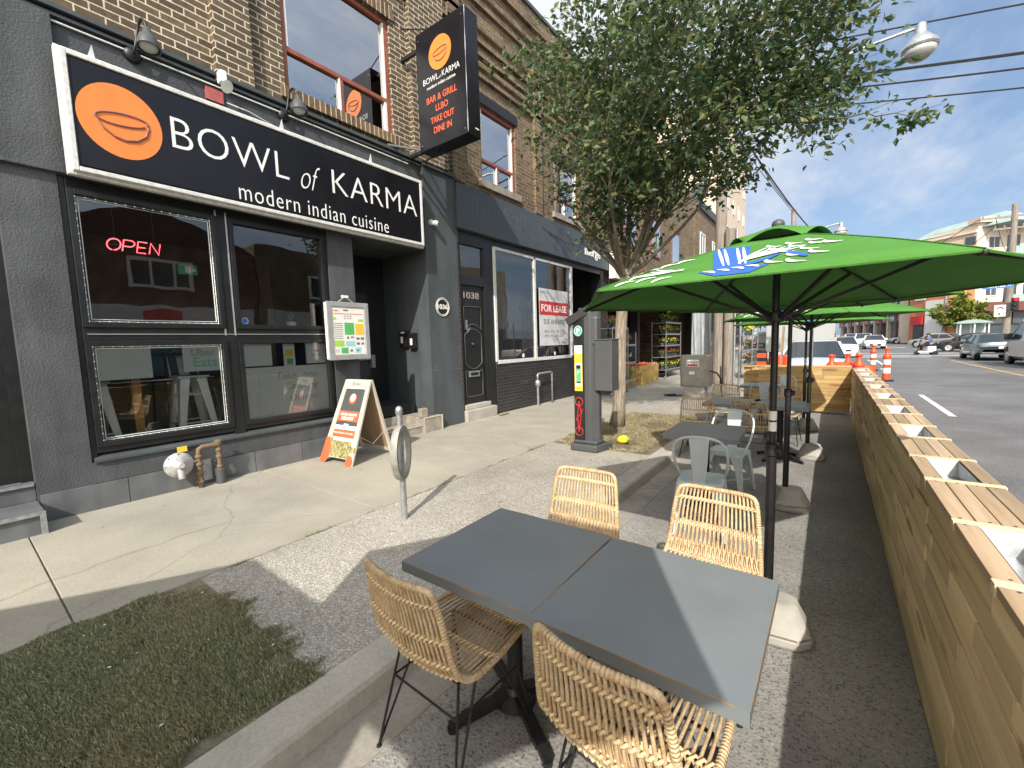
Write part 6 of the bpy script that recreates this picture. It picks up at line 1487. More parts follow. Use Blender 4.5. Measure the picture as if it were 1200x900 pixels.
m = MB(); wire((-2.9, 15.3, 9.2), (-1.9, 30, 8.8), .4, .02); wire((-2.95, 15.3, 8.9), (.3, 38, 7.2), .6, .03); wire((-3.6, 12, 9.4), (-1.95, 30, 8.7), .2, .015)
tag(m.build('street_side_wires', 'black', base=(-2, 20, 8)), 'thin wires running along the street above the umbrella peak', 'wires')
m = MB(); wire((9.0, 45, 9.5), (13, 60, 8.7), .5, .025); wire((8.3, 45, 9.5), (-1.9, 60, 4.5), .5, .025); wire((10.8, 45, 9.5), (22, 50, 9.0), .6, .025); wire((8.9, 45, 8.7), (4, 90, 4), .8, .025); wire((11, 45, 8.7), (22, 48, 7.6), .6, .025)
tag(m.build('far_wires', 'black', base=(9.8, 45, 9)), 'sagging wires from the crossarms in front of the cream building', 'wires')

# ================================================================== far buildings
def place(u_, y): return u_
t = thing('cream_apartment_building', (17, 88, SH), 'long cream apartment building with balconies and a pale green metal roof beyond the intersection', 'building')
def face(p0, p1, z0, z1, name, mat, depth=6):
    m = MB(); p0 = V(p0); p1 = V(p1); d = (p1 - p0).normalized(); n = V((-d.y, d.x, 0)); m.prism([(*p0[:2], z0), (*p1[:2], z0), (*p1[:2], z1), (*p0[:2], z1)], n * depth); return m.build(name, mat, t)
A0, A1 = (14.1, 77.4, 0), (34.1, 92.4, 0)
face(A0, A1, SH, 14.7, 'wall', 'cream', 10)
face((3.8, 103, 0), (11.2, 85, 0), SH, 15.6, 'wall', 'kraft', 10) if False else None
ddx = (V(A1) - V(A0)).normalized(); nrm = V((ddx.y, -ddx.x, 0))
def onface(p0, dd, nn, s0, s1, z0, z1, k0, k1, name, mat, par=None):
    m = MB(); a = V(p0) + dd * s0 + nn * k1; b = V(p0) + dd * s1 + nn * k1; m.prism([(a.x, a.y, z0), (b.x, b.y, z0), (b.x, b.y, z1), (a.x, a.y, z1)], -nn * (k1 - k0)); return m.build(name, mat, par or t)
onface(A0, ddx, nrm, -.3, 25, 14.7, 15.3, -1, .5, 'cornice', 'kraft')
for r_, z in enumerate((11.6, 8.7, 5.8)):
    for c_ in range(5):
        s = 1.3 + c_ * 4.6
        f = onface(A0, ddx, nrm, s, s + 1.5, z, z + 1.5, 0, .08, 'window', 'signframe'); onface(A0, ddx, nrm, s + .12, s + .70, z + .12, z + 1.38, .08, .1, 'pane', 'glassdark', f); onface(A0, ddx, nrm, s + .8, s + 1.38, z + .12, z + 1.38, .08, .1, 'pane', 'glassdark', f)
        bb = onface(A0, ddx, nrm, s + 2.4, s + 4.0, z - .9, z + 1.6, -.3, .02, 'balcony_opening', 'glassdark'); onface(A0, ddx, nrm, s + 2.2, s + 4.2, z - .9, z + .1, .7, .8, 'balcony_rail', 'balcony', bb); onface(A0, ddx, nrm, s + 2.2, s + 4.2, z - 1.05, z - .9, .0, .8, 'balcony_slab', 'kraft', bb)
for s in (3.6, 5.0, 8.2, 9.6, 12.8): onface(A0, ddx, nrm, s, s + .45, 13.5, 14.0, 0, .12, 'wall_vent', 'kraft')
onface(A0, ddx, nrm, 0, 24, 3.9, 5.0, .1, 1.6, 'canopy_band', 'redbrick2')
for k in range(6):
    onface(A0, ddx, nrm, .6 + k * 4, 3.9 + k * 4, 2.4, 3.8, .1, .5, 'shop_sign', ('kiosk', 'glassdark', 'kiosk', 'paper', 'kiosk', 'glassdark')[k]); onface(A0, ddx, nrm, .6 + k * 4, 3.9 + k * 4, .3, 2.3, 0, .2, 'shop_window', 'glassdark'); onface(A0, ddx, nrm, 3.95 + k * 4, 4.5 + k * 4, .13, 3.9, .0, .4, 'column', 'terracotta')
# left wing stepping back
L0, L1 = (4.9, 92, 0), (10.9, 80.3, 0)
L0, L1 = (8.2, 83, 0), (14.09, 77.41, 0); dl = (V(L1) - V(L0)).normalized(); nl = V((dl.y, -dl.x, 0))
onface(L0, dl, nl, 0, 8.1, SH, 13.6, -10, 0, 'wing_wall', 'kraft'); onface(L0, dl, nl, -.2, 8.1, 13.6, 13.9, -10, .25, 'wing_cornice', 'cream'); onface(L0, dl, nl, .2, 7.8, 13.9, 14.2, -9, -.6, 'attic_wall', 'kraft')
onface(L0, dl, nl, 5.6, 7.9, SH, 12.2, 0, .15, 'terracotta_bay', 'terracotta'); onface(L0, dl, nl, .6, 3.6, 12.2, 12.6, 0, .2, 'ledge', 'redbrick2'); onface(L0, dl, nl, 1.0, 7.9, 11.2, 11.5, 0, .25, 'ledge', 'redbrick2')
for s in (4.6, 3.0): onface(L0, dl, nl, s, s + .25, 9, 12.0, .1, .35, 'downpipe', 'redbrick2')
onface(L0, dl, nl, 7.0, 8.0, 12.2, 13.2, .0, .1, 'corner_shade', 'glassdark')
for z in (8.2, 5.2):
    for s in (.8, 2.6): onface(L0, dl, nl, s, s + 1.1, z, z + 1.4, 0, .1, 'window', 'glassdark')
# hipped metal roof
a = V(L0) + dl * .0 - nl * .4; b = V(L0) + dl * 11.5 - nl * .4; c_ = b - nl * 9; d_ = a - nl * 9; m = MB()
z0, z1 = 14.2, 15.9; e0 = a.lerp(b, .09) - nl * 3.5; e1 = a.lerp(b, .72) - nl * 3.5
m.add([(a.x, a.y, z0), (b.x, b.y, z0), (c_.x, c_.y, z0), (d_.x, d_.y, z0), (e0.x, e0.y, z1), (e1.x, e1.y, z1 + .3)], [(0, 1, 5, 4), (1, 2, 5), (2, 3, 4, 5), (3, 0, 4), (3, 2, 1, 0)]); m.build('metal_roof', 'copperroof', t)
# brick shop row to the left round the bend
t = thing('brick_shop_row', (6, 105, SH), 'long low brown brick shop row with red signs beyond the intersection', 'building')
S0, S1 = (2.3, 150, 0), (9.3, 84, 0); ds_ = (V(S1) - V(S0)).normalized(); ns_ = V((ds_.y, -ds_.x, 0)); LL = (V(S1) - V(S0)).length
onface(S0, ds_, ns_, 0, LL, SH, 10.0, -10, 0, 'wall', 'farbrick'); onface(S0, ds_, ns_, 0, LL, 4.7, 5.2, 0, 1.0, 'canopy_band', 'redbrick2')
k = 0; s = 1.0
while s < LL - 5:
    onface(S0, ds_, ns_, s, s + 3.9, 3.3, 4.7, 0, .5, 'shop_sign', ('kiosk', 'stucco_smooth', 'tile')[k % 3]); q = onface(S0, ds_, ns_, s + .5, s + 3.3, 3.6, 4.2, .5, .56, 'sign_print', ('red', 'redorange', 'poster')[k % 3]); onface(S0, ds_, ns_, s, s + 3.7, SH, 3.2, 0, .2, 'shop_window', 'glassdark'); onface(S0, ds_, ns_, s + 3.9, s + 5.0, SH, 4.7, 0, .6, 'brick_column', ('kraft', 'farbrick')[k % 2]); onface(S0, ds_, ns_, s + .8, s + 2.6, 6.2, 7.8, 0, .1, 'window', 'glassdark'); s += 5.0; k += 1
t = thing('terracotta_corner_building', (10, 92, SH), 'orange brick corner building with a pale pier between the shop row and the cream building', 'building')
S0, S1 = (9.0, 93, 0), (11.6, 84.6, 0); S0 = (8.6, 79.8, 0); S1 = (10.9, 76.3, 0); ds_ = (V(S1) - V(S0)).normalized(); ns_ = V((ds_.y, -ds_.x, 0))
onface(S0, ds_, ns_, 0, 5.5, SH, 9.5, -3, 0, 'wall', 'terracotta'); onface(S0, ds_, ns_, .8, 2.3, 5.8, 7.2, 0, .1, 'window', 'signframe'); onface(S0, ds_, ns_, .7, 2.4, 2.6, 3.7, 0, .4, 'shop_sign', 'red'); onface(S0, ds_, ns_, .8, 2.2, SH, 2.5, 0, .1, 'door', 'glassdark'); onface(S0, ds_, ns_, 2.7, 5.4, SH, 5.6, 0, .3, 'pale_pier', 'paper')
# houses across the street (seen mirrored in the shop windows)
def house(y0, y1, h, label, gable, wall):
    t = thing('shop_house', (18, (y0 + y1) / 2, SH), label, 'building'); x = 14.0
    m = MB(); m.box(x, x + 10, y0, y1, SH, h)
    if gable: m.prism([(x, y0, h), (x, y1, h), (x, (y0 + y1) / 2, h + gable)], (10, 0, 0))
    m.build('wall', wall, t)
    yc = (y0 + y1) / 2 + .2
    m = MB()
    for a, b, c, d_ in ((yc - 1.3, yc + 1.3, 4.7, 4.85), (yc - 1.3, yc + 1.3, 5.95, 6.1), (yc - 1.3, yc - 1.15, 4.85, 5.95), (yc + 1.15, yc + 1.3, 4.85, 5.95), (yc - .5, yc - .38, 4.85, 5.95), (yc + .38, yc + .5, 4.85, 5.95)): m.box(x - .08, x, a, b, c, d_)
    f = m.build('window', 'signframe', t); m = MB(); m.box(x - .02, x - .001, yc - 1.15, yc + 1.15, 4.85, 5.95); m.build('pane', 'glassdark', f)
    m = MB(); m.box(x - .25, x - .02, y0 + .3, y1 - .3, 3.1, 3.9); sg = m.build('shop_sign', 'poster', t); m = MB(); m.box(x - .26, x - .251, yc - .9, yc + .6, 3.25, 3.75); m.build('sign_print', 'red', sg)
    m = MB(); m.box(x - .04, x - .001, y0 + .5, y1 - .5, .5, 3.0); m.build('shop_window', 'glassdark', t)
house(2.2, 11.0, 7.0, 'dark gabled shop house across the street, opposite the restaurant', 1.6, 'redbrick'); house(11.1, 19, 7.6, 'flat roofed shop house across the street, next to the gabled one', 0, 'brick2'); house(-7, 2.1, 6.6, 'shop house across the street behind the viewer', 0, 'redbrick'); house(19.1, 34, 8.5, 'wider cream shop house across the street toward the intersection', 0, 'kraft')
# ================================================================== vehicles (front faces local +y)
def loft(mb, secs):
    n = len(secs[0]); o = len(mb.v)
    for s in secs: mb.v += [tuple(p) for p in s]
    for i in range(len(secs) - 1):
        for k in range(n - 1): a = o + i * n + k; mb.f.append((a, a + 1, a + n + 1, a + n))
    mb.f.append(tuple(o + k for k in range(n))[::-1]); q = o + (len(secs) - 1) * n; mb.f.append(tuple(q + k for k in range(n)))
    return mb
CARS = {'sedan': dict(L=4.6, W=1.8, H=1.45, low=.22, body=[(-2.3, .62, .78, .80), (-2.22, .40, .97, .86), (-1.6, .22, 1.02, .90), (-.9, .2, .96, .90), (0, .2, .95, .90), (.9, .2, .95, .90), (1.5, .22, .90, .89), (2.05, .24, .80, .85), (2.28, .32, .66, .74)],
                      cab=[(-1.75, .0), (-1.05, .93), (-.3, 1.0), (.3, .97), (1.15, .0)]),
        'suv': dict(L=4.6, W=1.85, H=1.68, low=.25, body=[(-2.3, .45, .95, .82), (-2.2, .3, 1.08, .9), (-1.4, .25, 1.08, .92), (0, .24, 1.05, .92), (.95, .24, 1.05, .92), (1.6, .26, 1.0, .9), (2.1, .28, .9, .86), (2.28, .35, .72, .76)],
                    cab=[(-2.15, .1), (-1.85, .95), (-.3, 1.0), (.35, .96), (1.2, .0)]),
        'van': dict(L=5.6, W=2.0, H=2.1, low=.3, body=[(-2.8, .4, 1.1, .95), (-2.75, .3, 1.22, .98), (-1.5, .28, 1.22, 1.0), (0, .28, 1.22, 1.0), (1.4, .28, 1.2, 1.0), (2.0, .3, 1.12, .97), (2.55, .3, 1.0, .9), (2.78, .38, .75, .82)],
                    cab=[(-2.74, .9), (-2.5, 1.0), (0, 1.0), (.9, .98), (1.9, .0)])}
def car(kind, paint, label, loc, rz, group='cars on the street', lights_on=False):
    P = CARS[kind]; t = thing('passenger_van' if kind == 'van' else 'car', (0, 0, 0), label, 'van' if kind == 'van' else 'car', group); H = P['H']
    m = MB(); secs = []
    for y, zl, zt, w in P['body']:
        s = [(-w * .88, zl), (-w, zl + .12), (-w * 1.0, zl + (zt - zl) * .55), (-w * .985, zt - .10), (-w * .90, zt - .02), (-w * .5, zt + .015), (0, zt + .025)]
        s = s + [(-a, b) for a, b in s[-2::-1]]; secs.append([(a, y, b) for a, b in s])
    loft(m, secs); b = m.build('body', paint, t, smooth=True, auto=35)
    # cabin
    zb = max(q[2] for q in P['body']) - .06; secs = []; secr = []; W2 = P['W'] / 2
    for y, k in P['cab']:
        zt = zb + (H - zb) * k; w = W2 * .90 - .16 * k * W2
        secs.append([(-W2 * .93, y, zb - .02), (-(W2 * .93 * (1 - k) + w * k) * (1 if k else 1), y, max(zb, zt - .07)), (-w * .86, y, zt), (w * .86, y, zt), ((W2 * .93 * (1 - k) + w * k), y, max(zb, zt - .07)), (W2 * .93, y, zb - .02)])
    m = MB(); loft(m, secs); g = m.build('windows', 'carglass', t, smooth=True, auto=25)
    m = MB(); inner = [(y, k) for y, k in P['cab'] if k > .9]
    s2 = []
    for y, k in inner:
        zt = zb + (H - zb) * k; w = W2 * .90 - .16 * k * W2; s2.append([(-w * 1.03, y, zt - .085), (-w * .9, y, zt + .004), (0, y, zt + .02), (w * .9, y, zt + .004), (w * 1.03, y, zt - .085)])
    loft(m, s2)
    cabp = P['cab']
    for sx in (-1, 1):
        for (y0, k0), (y1, k1) in ((cabp[0], cabp[1]), (cabp[-1], cabp[-2])):
            za = zb + (H - zb) * k0; zz = zb + (H - zb) * k1; wa = W2 * .93 if k0 < .5 else W2 * .80; m.bar((sx * wa, y0, max(za, zb)), (sx * (W2 * .90 - .16 * k1 * W2) * .97, y1, zz - .03), .07, .05)
        ym = (inner[0][0] + inner[-1][0]) / 2 - .1; m.bar((sx * W2 * .92, ym, zb), (sx * (W2 * .74) * 1.01, ym, H - .05), .03, .07)
    if kind == 'van':
        for sx in (-1, 1): m.prism([(sx * W2 * .94, -2.74, zb - .05), (sx * W2 * .94, .1, zb - .05), (sx * W2 * .80, .1, H - .05), (sx * W2 * .80, -2.6, H - .05)], (sx * .02, 0, 0))
    m.build('roof', paint, t, smooth=True, auto=35)
    fw = P['L'] * .30; rw = .33 if kind != 'van' else .37
    for sx in (-1, 1):
        for y in (fw, -fw):
            m = MB(); m.lathe([(rw * .6, -.11), (rw * .96, -.105), (rw, -.06), (rw, .06), (rw * .96, .105), (rw * .6, .11)], (sx * (W2 - .115), y, rw), 22, (1, 0, 0)); w = m.build('wheel', 'rubber', t, smooth=True, auto=40)
            m = MB(); m.lathe([(rw * .62, .0), (rw * .62, .012), (rw * .5, .0), (rw * .15, -.01), (rw * .12, .01), (.01, .01)], (sx * (W2 - .003), y, rw), 18, (sx, 0, 0))
            for k in range(5): a = k * 2 * PI / 5; m.bar((sx * (W2 + .006), y, rw), (sx * (W2 + .008), y + rw * .56 * math.cos(a), rw + rw * .56 * math.sin(a)), .05, .014)
            m.build('rim', 'chrome', w)
            m = MB(); m.disc((sx * (W2 - .012), y, rw + .03), (0, sx, 0), UZ, rw + .07, 24); m.build('wheel_arch', 'dark', t)
        yr = P['body'][0][0]; yf = P['body'][-1][0]; zr = P['body'][1][2]
        m = MB(); m.prism([(sx * W2 * .98, yr + .32, zr - .24), (sx * W2 * .55, yr + .02, zr - .26), (sx * W2 * .55, yr + .02, zr - .13), (sx * W2 * .98, yr + .30, zr - .10)], (0, -.03, 0)); m.build('tail_light', 'taillight', t)
        m = MB(); m.prism([(sx * W2 * .95, yf - .32, .68), (sx * W2 * .45, yf - .02, .62), (sx * W2 * .45, yf - .03, .70), (sx * W2 * .95, yf - .36, .80)], (0, .05, 0)); m.build('headlight', 'headlight', t)
        m = MB(); m.box(sx * W2 * .92, sx * (W2 + .17), P['cab'][-1][0] - .45, P['cab'][-1][0] - .33, zb, zb + .15 + (.15 if kind == 'van' else 0)); m.build('mirror', paint if kind != 'van' else 'black', t, bevel=.02)
    yf = P['body'][-1][0]; yr = P['body'][0][0]
    m = MB(); m.box(-.45, .45, yf - .06, yf + .012, .36, .56); m.build('grille', 'black', t)
    m = MB(); m.box(-.16, .16, yf + .01, yf + .02, .42, .53); m.box(-.16, .16, yr - .015, yr + .02, .66, .78); m.build('number_plate', 'paper', t)
    m = MB(); m.box(-W2 * .8, W2 * .8, yr - .02, yr + .2, .34, .44); m.build('rear_bumper', 'kiosk', t)
    t.location = (*loc, 0); t.rotation_euler = (0, 0, rz); return t
car('sedan', 'cargrey', 'slate grey sedan with a lit red tail light driving away, left of the van', (7.25, 35.4), 0)
car('van', 'carbeige', 'pale grey van cut by the right edge of the street view', (7.85, 29.0), 0, 'vans on the street')
a_ = car('sedan', 'carwhite', 'white sedan coming towards the viewer, nearest of the white cars', (3.75, 60), PI)
b_ = car('suv', 'carwhite', 'taller white car directly behind the nearest white sedan', (3.35, 70), PI)
dup(b_, (2.6, 84, 0), PI, 'third white car in the oncoming queue'); dup(a_, (2.0, 100, 0), PI, 'farthest white car at the tail of the oncoming queue')
car('sedan', 'carblack', 'black sedan crossing the intersection side-on behind the grey sedan', (9.15, 49.5), PI / 2 - .1)
s_ = car('sedan', 'carsilver', 'silver sedan behind the mobility scooter rider', (9.0, 62), .9)
dup(s_, (9.3, 86, 0), PI / 2, 'low pale car parked before the brick shop row')
dup(a_, (.75, 40, 0), PI, 'white sedan partly hidden behind the standing person in black')
car('sedan', mk('pale_blue_car_paint', (.45, .55, .66), .3, var=.03, coat=.5), 'pale blue parked car facing the viewer just behind the end barrier', (-.42, 17.6), PI)
dup(s_, (-5.0, 29, 0), PI, 'silver car beyond the racks on the left sidewalk') if False else None
# grey box truck behind the parked car
t = thing('box_truck', (-1.2, 28, 0), 'tall plain pale grey box truck parked behind the pale blue car', 'truck')
m = MB(); m.prism([(-2.5, 24, .9), (-.3, 24, .9), (.15, 24, 1.5), (.25, 24, 3.25), (-2.5, 24, 3.25)], (0, 6, 0)); m.build('cargo_box', 'truckgrey', t, bevel=.03)
m = MB(); m.box(-2.3, .0, 30.05, 31.8, .6, 2.4); m.build('cab', 'truckgrey', t, bevel=.1)
for x_ in (-2.3, -.1):
    for y_ in (25.2, 30.9): m = MB(); m.lathe([(.3, -.12), (.45, -.12), (.45, .12), (.3, .12)], (x_, y_, .45), 18, (1, 0, 0)); m.build('wheel', 'rubber', t)
m = MB(); m.box(-2.4, .1, 24.5, 30, .6, .9); m.build('chassis', 'black', t)

# ================================================================== traffic cones, drums, signs
def delin(x, y, label):
    t = thing('traffic_delineator', (0, 0, 0), label, 'traffic post', 'orange and white traffic posts beyond the barrier')
    m = MB(); m.lathe([(.20, 0), (.21, .02), (.2, .05), (.12, .07)], (0, 0, 0), 8); m.build('base', 'rubber', t)
    m = MB(); m.lathe([(.11, .05), (.10, .5), (.095, .8), (.12, .82), (.12, .86), (.055, .95), (.05, 1.06), (.08, 1.08), (.08, 1.11), (.03, 1.13)], (0, 0, 0), 18); b = m.build('post', 'orangeplastic', t, smooth=True, auto=40)
    for z0, z1 in ((.28, .46), (.58, .74)): m = MB(); m.lathe([(.108, z0), (.109, z0 + .005), (.105, z1 - .005), (.1, z1)], (0, 0, 0), 18); m.build('reflective_band', 'reflwhite', b, smooth=True, auto=40)
    t.location = (x, y, 0); return t
d0 = delin(1.58, 19.3, 'orange post with white bands standing alone on the road, nearest right of the barrier')
for x_, y_, l in ((1.55, 24.6, 'orange post with white bands just behind the nearest right one'), (.62, 14.2, 'orange and white post behind the corner of the end barrier, rightmost of three'), (.40, 14.6, 'orange and white post in the middle of three behind the end barrier'), (.05, 13.9, 'orange post left of the three behind the end barrier')): dup(d0, (x_, y_, 0), .3, l)
def drum(x, y, h, label):
    t = thing('traffic_drum', (x, y, 0), label, 'traffic drum', 'orange drums behind the end barrier')
    m = MB(); m.lathe([(.34, 0), (.34, .08), (.29, .1)], (x, y, 0), 16); m.build('rubber_base', 'rubber', t)
    m = MB(); m.lathe([(.29, .08), (.27, .3), (.28, .32), (.26, .55), (.27, .57), (.25, h - .05), (.2, h), (.05, h + .01)], (x, y, 0), 20); b = m.build('barrel', 'orangeplastic', t, smooth=True, auto=40)
    m = MB(); m.lathe([(.282, .34), (.27, .5)], (x, y, 0), 20); m.build('reflective_band', 'reflwhite', b)
drum(.72, 14.6, .80, 'low orange drum beside the corner of the end barrier'); drum(-1.15, 14.6, 1.1, 'orange drum behind the striped board at the left of the end barrier'); drum(.22, 14.5, .9, 'orange drum half hidden among the three traffic posts')
t = thing('striped_board', (-1.35, 12.4, 0), 'upright board with orange and black stripes left of the end barrier', 'barricade')
m = MB(); m.box(-1.47, -1.27, 12.38, 12.42, .2, 1.3); bd = m.build('board', 'black', t)
m = MB()
for k in range(5): m.box(-1.472, -1.268, 12.375, 12.38, .28 + k * .21, .39 + k * .21)
m.build('orange_stripe', 'orangeplastic', bd)
m = MB(); m.box(-1.6, -1.15, 12.3, 12.5, 0, .1); m.box(-1.40, -1.34, 12.42, 12.46, .1, 1.2); m.build('stand', 'rubber', t)
t = thing('utility_box', (-3.2, 26.9, SH), 'pale grey roadside box with a dark band on the far sidewalk edge', 'utility box')
m = MB(); m.box(-3.55, -2.75, 26.6, 27.3, SH, 1.75); m.prism([(-3.6, 26.55, 1.75), (-2.7, 26.55, 1.75), (-2.75, 26.6, 1.9), (-3.5, 26.6, 1.9)], (0, .75, 0)); m.build('housing', 'truckgrey', t, bevel=.03)
m = MB(); m.box(-3.5, -2.8, 26.58, 26.6, 1.05, 1.3); m.build('dark_band', 'kiosk', t); m = MB(); m.text('A-530', (-3.4, 26.578, 1.12), UX, UZ, w=.5, h=.1, thick=.002, bold=.02); m.build('band_lettering', 'white', t)
m = MB(); m.tube([(-2.0, 13.2, SH), (-1.98, 13.2, 2.4)], .03, 8); tag(m.build('leaning_pipe', 'steel', base=(-2.0, 13.2, SH)), 'thin grey pipe standing between the utility pole and the flower racks', 'pipe')
m = MB(); m.tube([(-.35, 12.8, 0), (-.35, 12.8, 2.6)], .025, 8); tag(m.build('sign_pole', 'steel', base=(-.35, 12.8, 0)), 'slim pale post rising behind the end barrier', 'post')
m = MB(); m.bar((-1.05, 13.2, .0), (-.98, 13.25, 1.9), .2, .04); tag(m.build('leaning_plank', 'plywood', base=(-1, 13.2, 0)), 'brown plank leaning upright left of the second umbrella pole', 'plank')
# small red bag beside the farthest table
t = thing('shoulder_bag', (-1.45, 10.3, 0), 'dark red bag with a white flap on the ground beside the farthest table', 'bag')
m = MB(); m.lathe([(.1, 0), (.17, .05), (.18, .18), (.13, .3), (.05, .34)], (-1.45, 10.3, .01), 14); m.build('bag_body', 'redbrick2', t, smooth=True); m = MB(); m.prism([(-1.58, 10.14, .2), (-1.35, 10.12, .22), (-1.33, 10.14, .32), (-1.55, 10.16, .33)], (0, .05, 0)); m.build('flap', 'paper', t)
# street name sign, one way sign, signals on the far pole
t = thing('street_name_sign', (9.2, 44.4, 4.5), 'blue street name sign on the far utility pole arm', 'street sign')
m = MB(); m.box(8.5, 9.95, 44.38, 44.42, 4.5, 4.86); pn = m.build('panel', 'bluesign', t); m = MB(); m.text('Victoria Park', (8.6, 44.378, 4.58), UX, UZ, w=1.0, h=.2, thick=.002, bold=.02); m.text('Av', (9.7, 44.378, 4.62), UX, UZ, w=.16, thick=.002); m.build('sign_lettering', 'white', t)
t = thing('traffic_regulation_sign', (9.4, 44.5, 2.5), 'white sign with a black arrow on the far utility pole', 'traffic sign')
m = MB(); m.box(9.15, 9.7, 44.4, 44.43, 2.55, 3.35); m.build('panel', 'paper', t, bevel=.02)
m = MB(); m.tube([(9.3 + .27 * (math.cos(a) * .5 + .5), 44.39, 3.05 + .14 * math.sin(a)) for a in np.linspace(.2, PI - .1, 10)], .03, 5); m.prism([(9.4, 44.39, 2.62), (9.47, 44.39, 2.78), (9.33, 44.39, 2.78)], (0, -.01, 0)); m.build('arrow', 'blacktext', t)
def signal(x, z, mat, label, par=None):
    t = thing('traffic_signal', (x, 44.4, z), label, 'traffic light')
    m = MB(); m.box(x - .17, x + .17, 44.3, 44.5, z, z + .9); m.build('housing', mat, t, bevel=.03)
    for k in range(3): m = MB(); m.lathe([(.11, 0), (.12, .1)], (x, 44.3, z + .15 + .3 * k), 12, (0, -1, 0)); m.build('lens', ('black', 'black', 'taillight')[k], t)
signal(7.55, 4.2, 'amber', 'yellow traffic signal hanging over the oncoming lane'); signal(10.1, 2.9, 'black', 'dark traffic signal with a red lens right of the white arrow sign')
m = MB(); m.tube([(9.5, 44.6, 5.0), (7.5, 44.6, 5.1)], .05, 6); m.tube([(7.55, 44.5, 5.08), (7.55, 44.4, 4.9)], .03, 6); tag(m.build('signal_arm', 'steel', base=(9.5, 44.6, 5)), 'grey arm carrying the yellow traffic signal', 'arm')
# bus shelter
t = thing('bus_shelter', (12.8, 70, SH), 'glass bus shelter with a pale curved roof across the intersection', 'bus shelter')
m = MB()
for x_ in (11.7, 12.8, 13.9):
    for y_ in (69, 70.6): m.box(x_, x_ + .1, y_, y_ + .1, SH, 2.5)
m.build('posts', 'tolixwhite', t)
m = MB(); m.box(11.8, 13.9, 70.62, 70.66, .4, 2.4); m.build('glass_panel', 'balcony', t)
m = MB(); P = [(11.4 + 2.8 * k / 8, 68.8, 2.5 + .35 * math.sin(PI * k / 8)) for k in range(9)]; m.prism(P + [(14.2, 68.8, 2.45), (11.4, 68.8, 2.45)], (0, 2.1, 0)); m.build('roof', 'copperroof', t)
# people
def person(loc, rz, label, pose, top, bottom, hair='hair', lift=0):
    J = dict(pelvis=(0, 0, .95), chest=(0, 0, 1.28), neck=(0, 0, 1.48), head=(0, .02, 1.60), top=(0, .02, 1.70), ls=(-.17, 0, 1.42), rs=(.17, 0, 1.42), le=(-.23, -.02, 1.14), re=(.23, -.02, 1.14), lh=(-.22, .08, .90), rh=(.22, .08, .90), lk=(-.1, .03, .5), rk=(.1, .03, .5), lf=(-.11, 0, .08), rf=(.11, 0, .08), lt=(-.12, .16, .04), rt=(.12, .16, .04)); J.update(pose)
    R_ = dict(pelvis=.15, chest=.16, neck=.06, head=.095, top=.07, ls=.07, rs=.07, le=.045, re=.045, lh=.035, rh=.035, lk=.06, rk=.06, lf=.045, rf=.045, lt=.035, rt=.035)
    E = [('pelvis', 'chest'), ('chest', 'neck'), ('neck', 'head'), ('head', 'top'), ('chest', 'ls'), ('chest', 'rs'), ('ls', 'le'), ('rs', 're'), ('le', 'lh'), ('re', 'rh'), ('pelvis', 'lk'), ('pelvis', 'rk'), ('lk', 'lf'), ('rk', 'rf'), ('lf', 'lt'), ('rf', 'rt')]
    K = list(J)
    def skin(keys, edges, mul, name, mat, par):
        me = D.meshes.new(name); me.from_pydata([J[k] for k in keys], [(keys.index(a), keys.index(b)) for a, b in edges], []); o = D.objects.new(name, me); col.objects.link(o)
        md = o.modifiers.new('s', 'SKIN'); me2 = o.data
        for i, k in enumerate(keys): r = R_[k] * mul; me2.skin_vertices[0].data[i].radius = (r, r)
        me2.skin_vertices[0].data[0].use_root = True
        o.modifiers.new('ss', 'SUBSURF').levels = 1; bpy.context.view_layer.update()
        nm = D.meshes.new_from_object(o.evaluated_get(bpy.context.evaluated_depsgraph_get())); D.objects.remove(o)
        nm.materials.clear(); nm.materials.append(MT[mat]); nm.shade_smooth(); q = D.objects.new(name, nm); col.objects.link(q); q.parent = par; return q
    t = thing('person', (0, 0, 0), label, 'person')
    for k in J: pass
    # skin modifier needs its custom layer
    def mk_skin(keys, edges, mul, name, mat, par):
        me = D.meshes.new(name); me.from_pydata([J[k] for k in keys], [(keys.index(a), keys.index(b)) for a, b in edges], []); o = D.objects.new(name, me); col.objects.link(o)
        m2 = MB()
        return o
    m = MB()
    def limb(*ks, mul=1.0):
        P = []; r = []
        for a, b in zip(ks[:-1], ks[1:]):
            for q in range(4): P.append(V(J[a]).lerp(V(J[b]), q / 4)); r.append((R_[a] * (1 - q / 4) + R_[b] * q / 4) * mul)
        P.append(V(J[ks[-1]])); r.append(R_[ks[-1]] * mul); m.tube(P, r, 10)
    try:
        body = skin(K, E, 1.0, 'body', 'skin', t)
        tk = ['chest', 'pelvis', 'ls', 'rs', 'le', 're']; skin(tk, [('chest', 'pelvis'), ('chest', 'ls'), ('chest', 'rs'), ('ls', 'le'), ('rs', 're')], 1.12, 'shirt', top, t)
        tk = ['pelvis', 'lk', 'rk', 'lf', 'rf']; skin(tk, [('pelvis', 'lk'), ('pelvis', 'rk'), ('lk', 'lf'), ('rk', 'rf')], 1.15, 'trousers', bottom, t)
    except Exception as ex:
        print('skin failed', ex); limb('pelvis', 'chest', 'neck', 'head', 'top'); limb('ls', 'le', 'lh'); limb('rs', 're', 'rh'); limb('pelvis', 'lk', 'lf', 'lt'); limb('pelvis', 'rk', 'rf', 'rt'); m.build('body', top, t, smooth=True)
    m = MB(); h = V(J['head']); m.lathe([(.09, .0), (.108, .04), (.10, .09), (.06, .125), (.01, .135)], tuple(h - V((0, .015, .0))), 14); m.build('hair', hair, t, smooth=True)
    t.location = (*loc, lift); t.rotation_euler = (0, 0, rz); return t
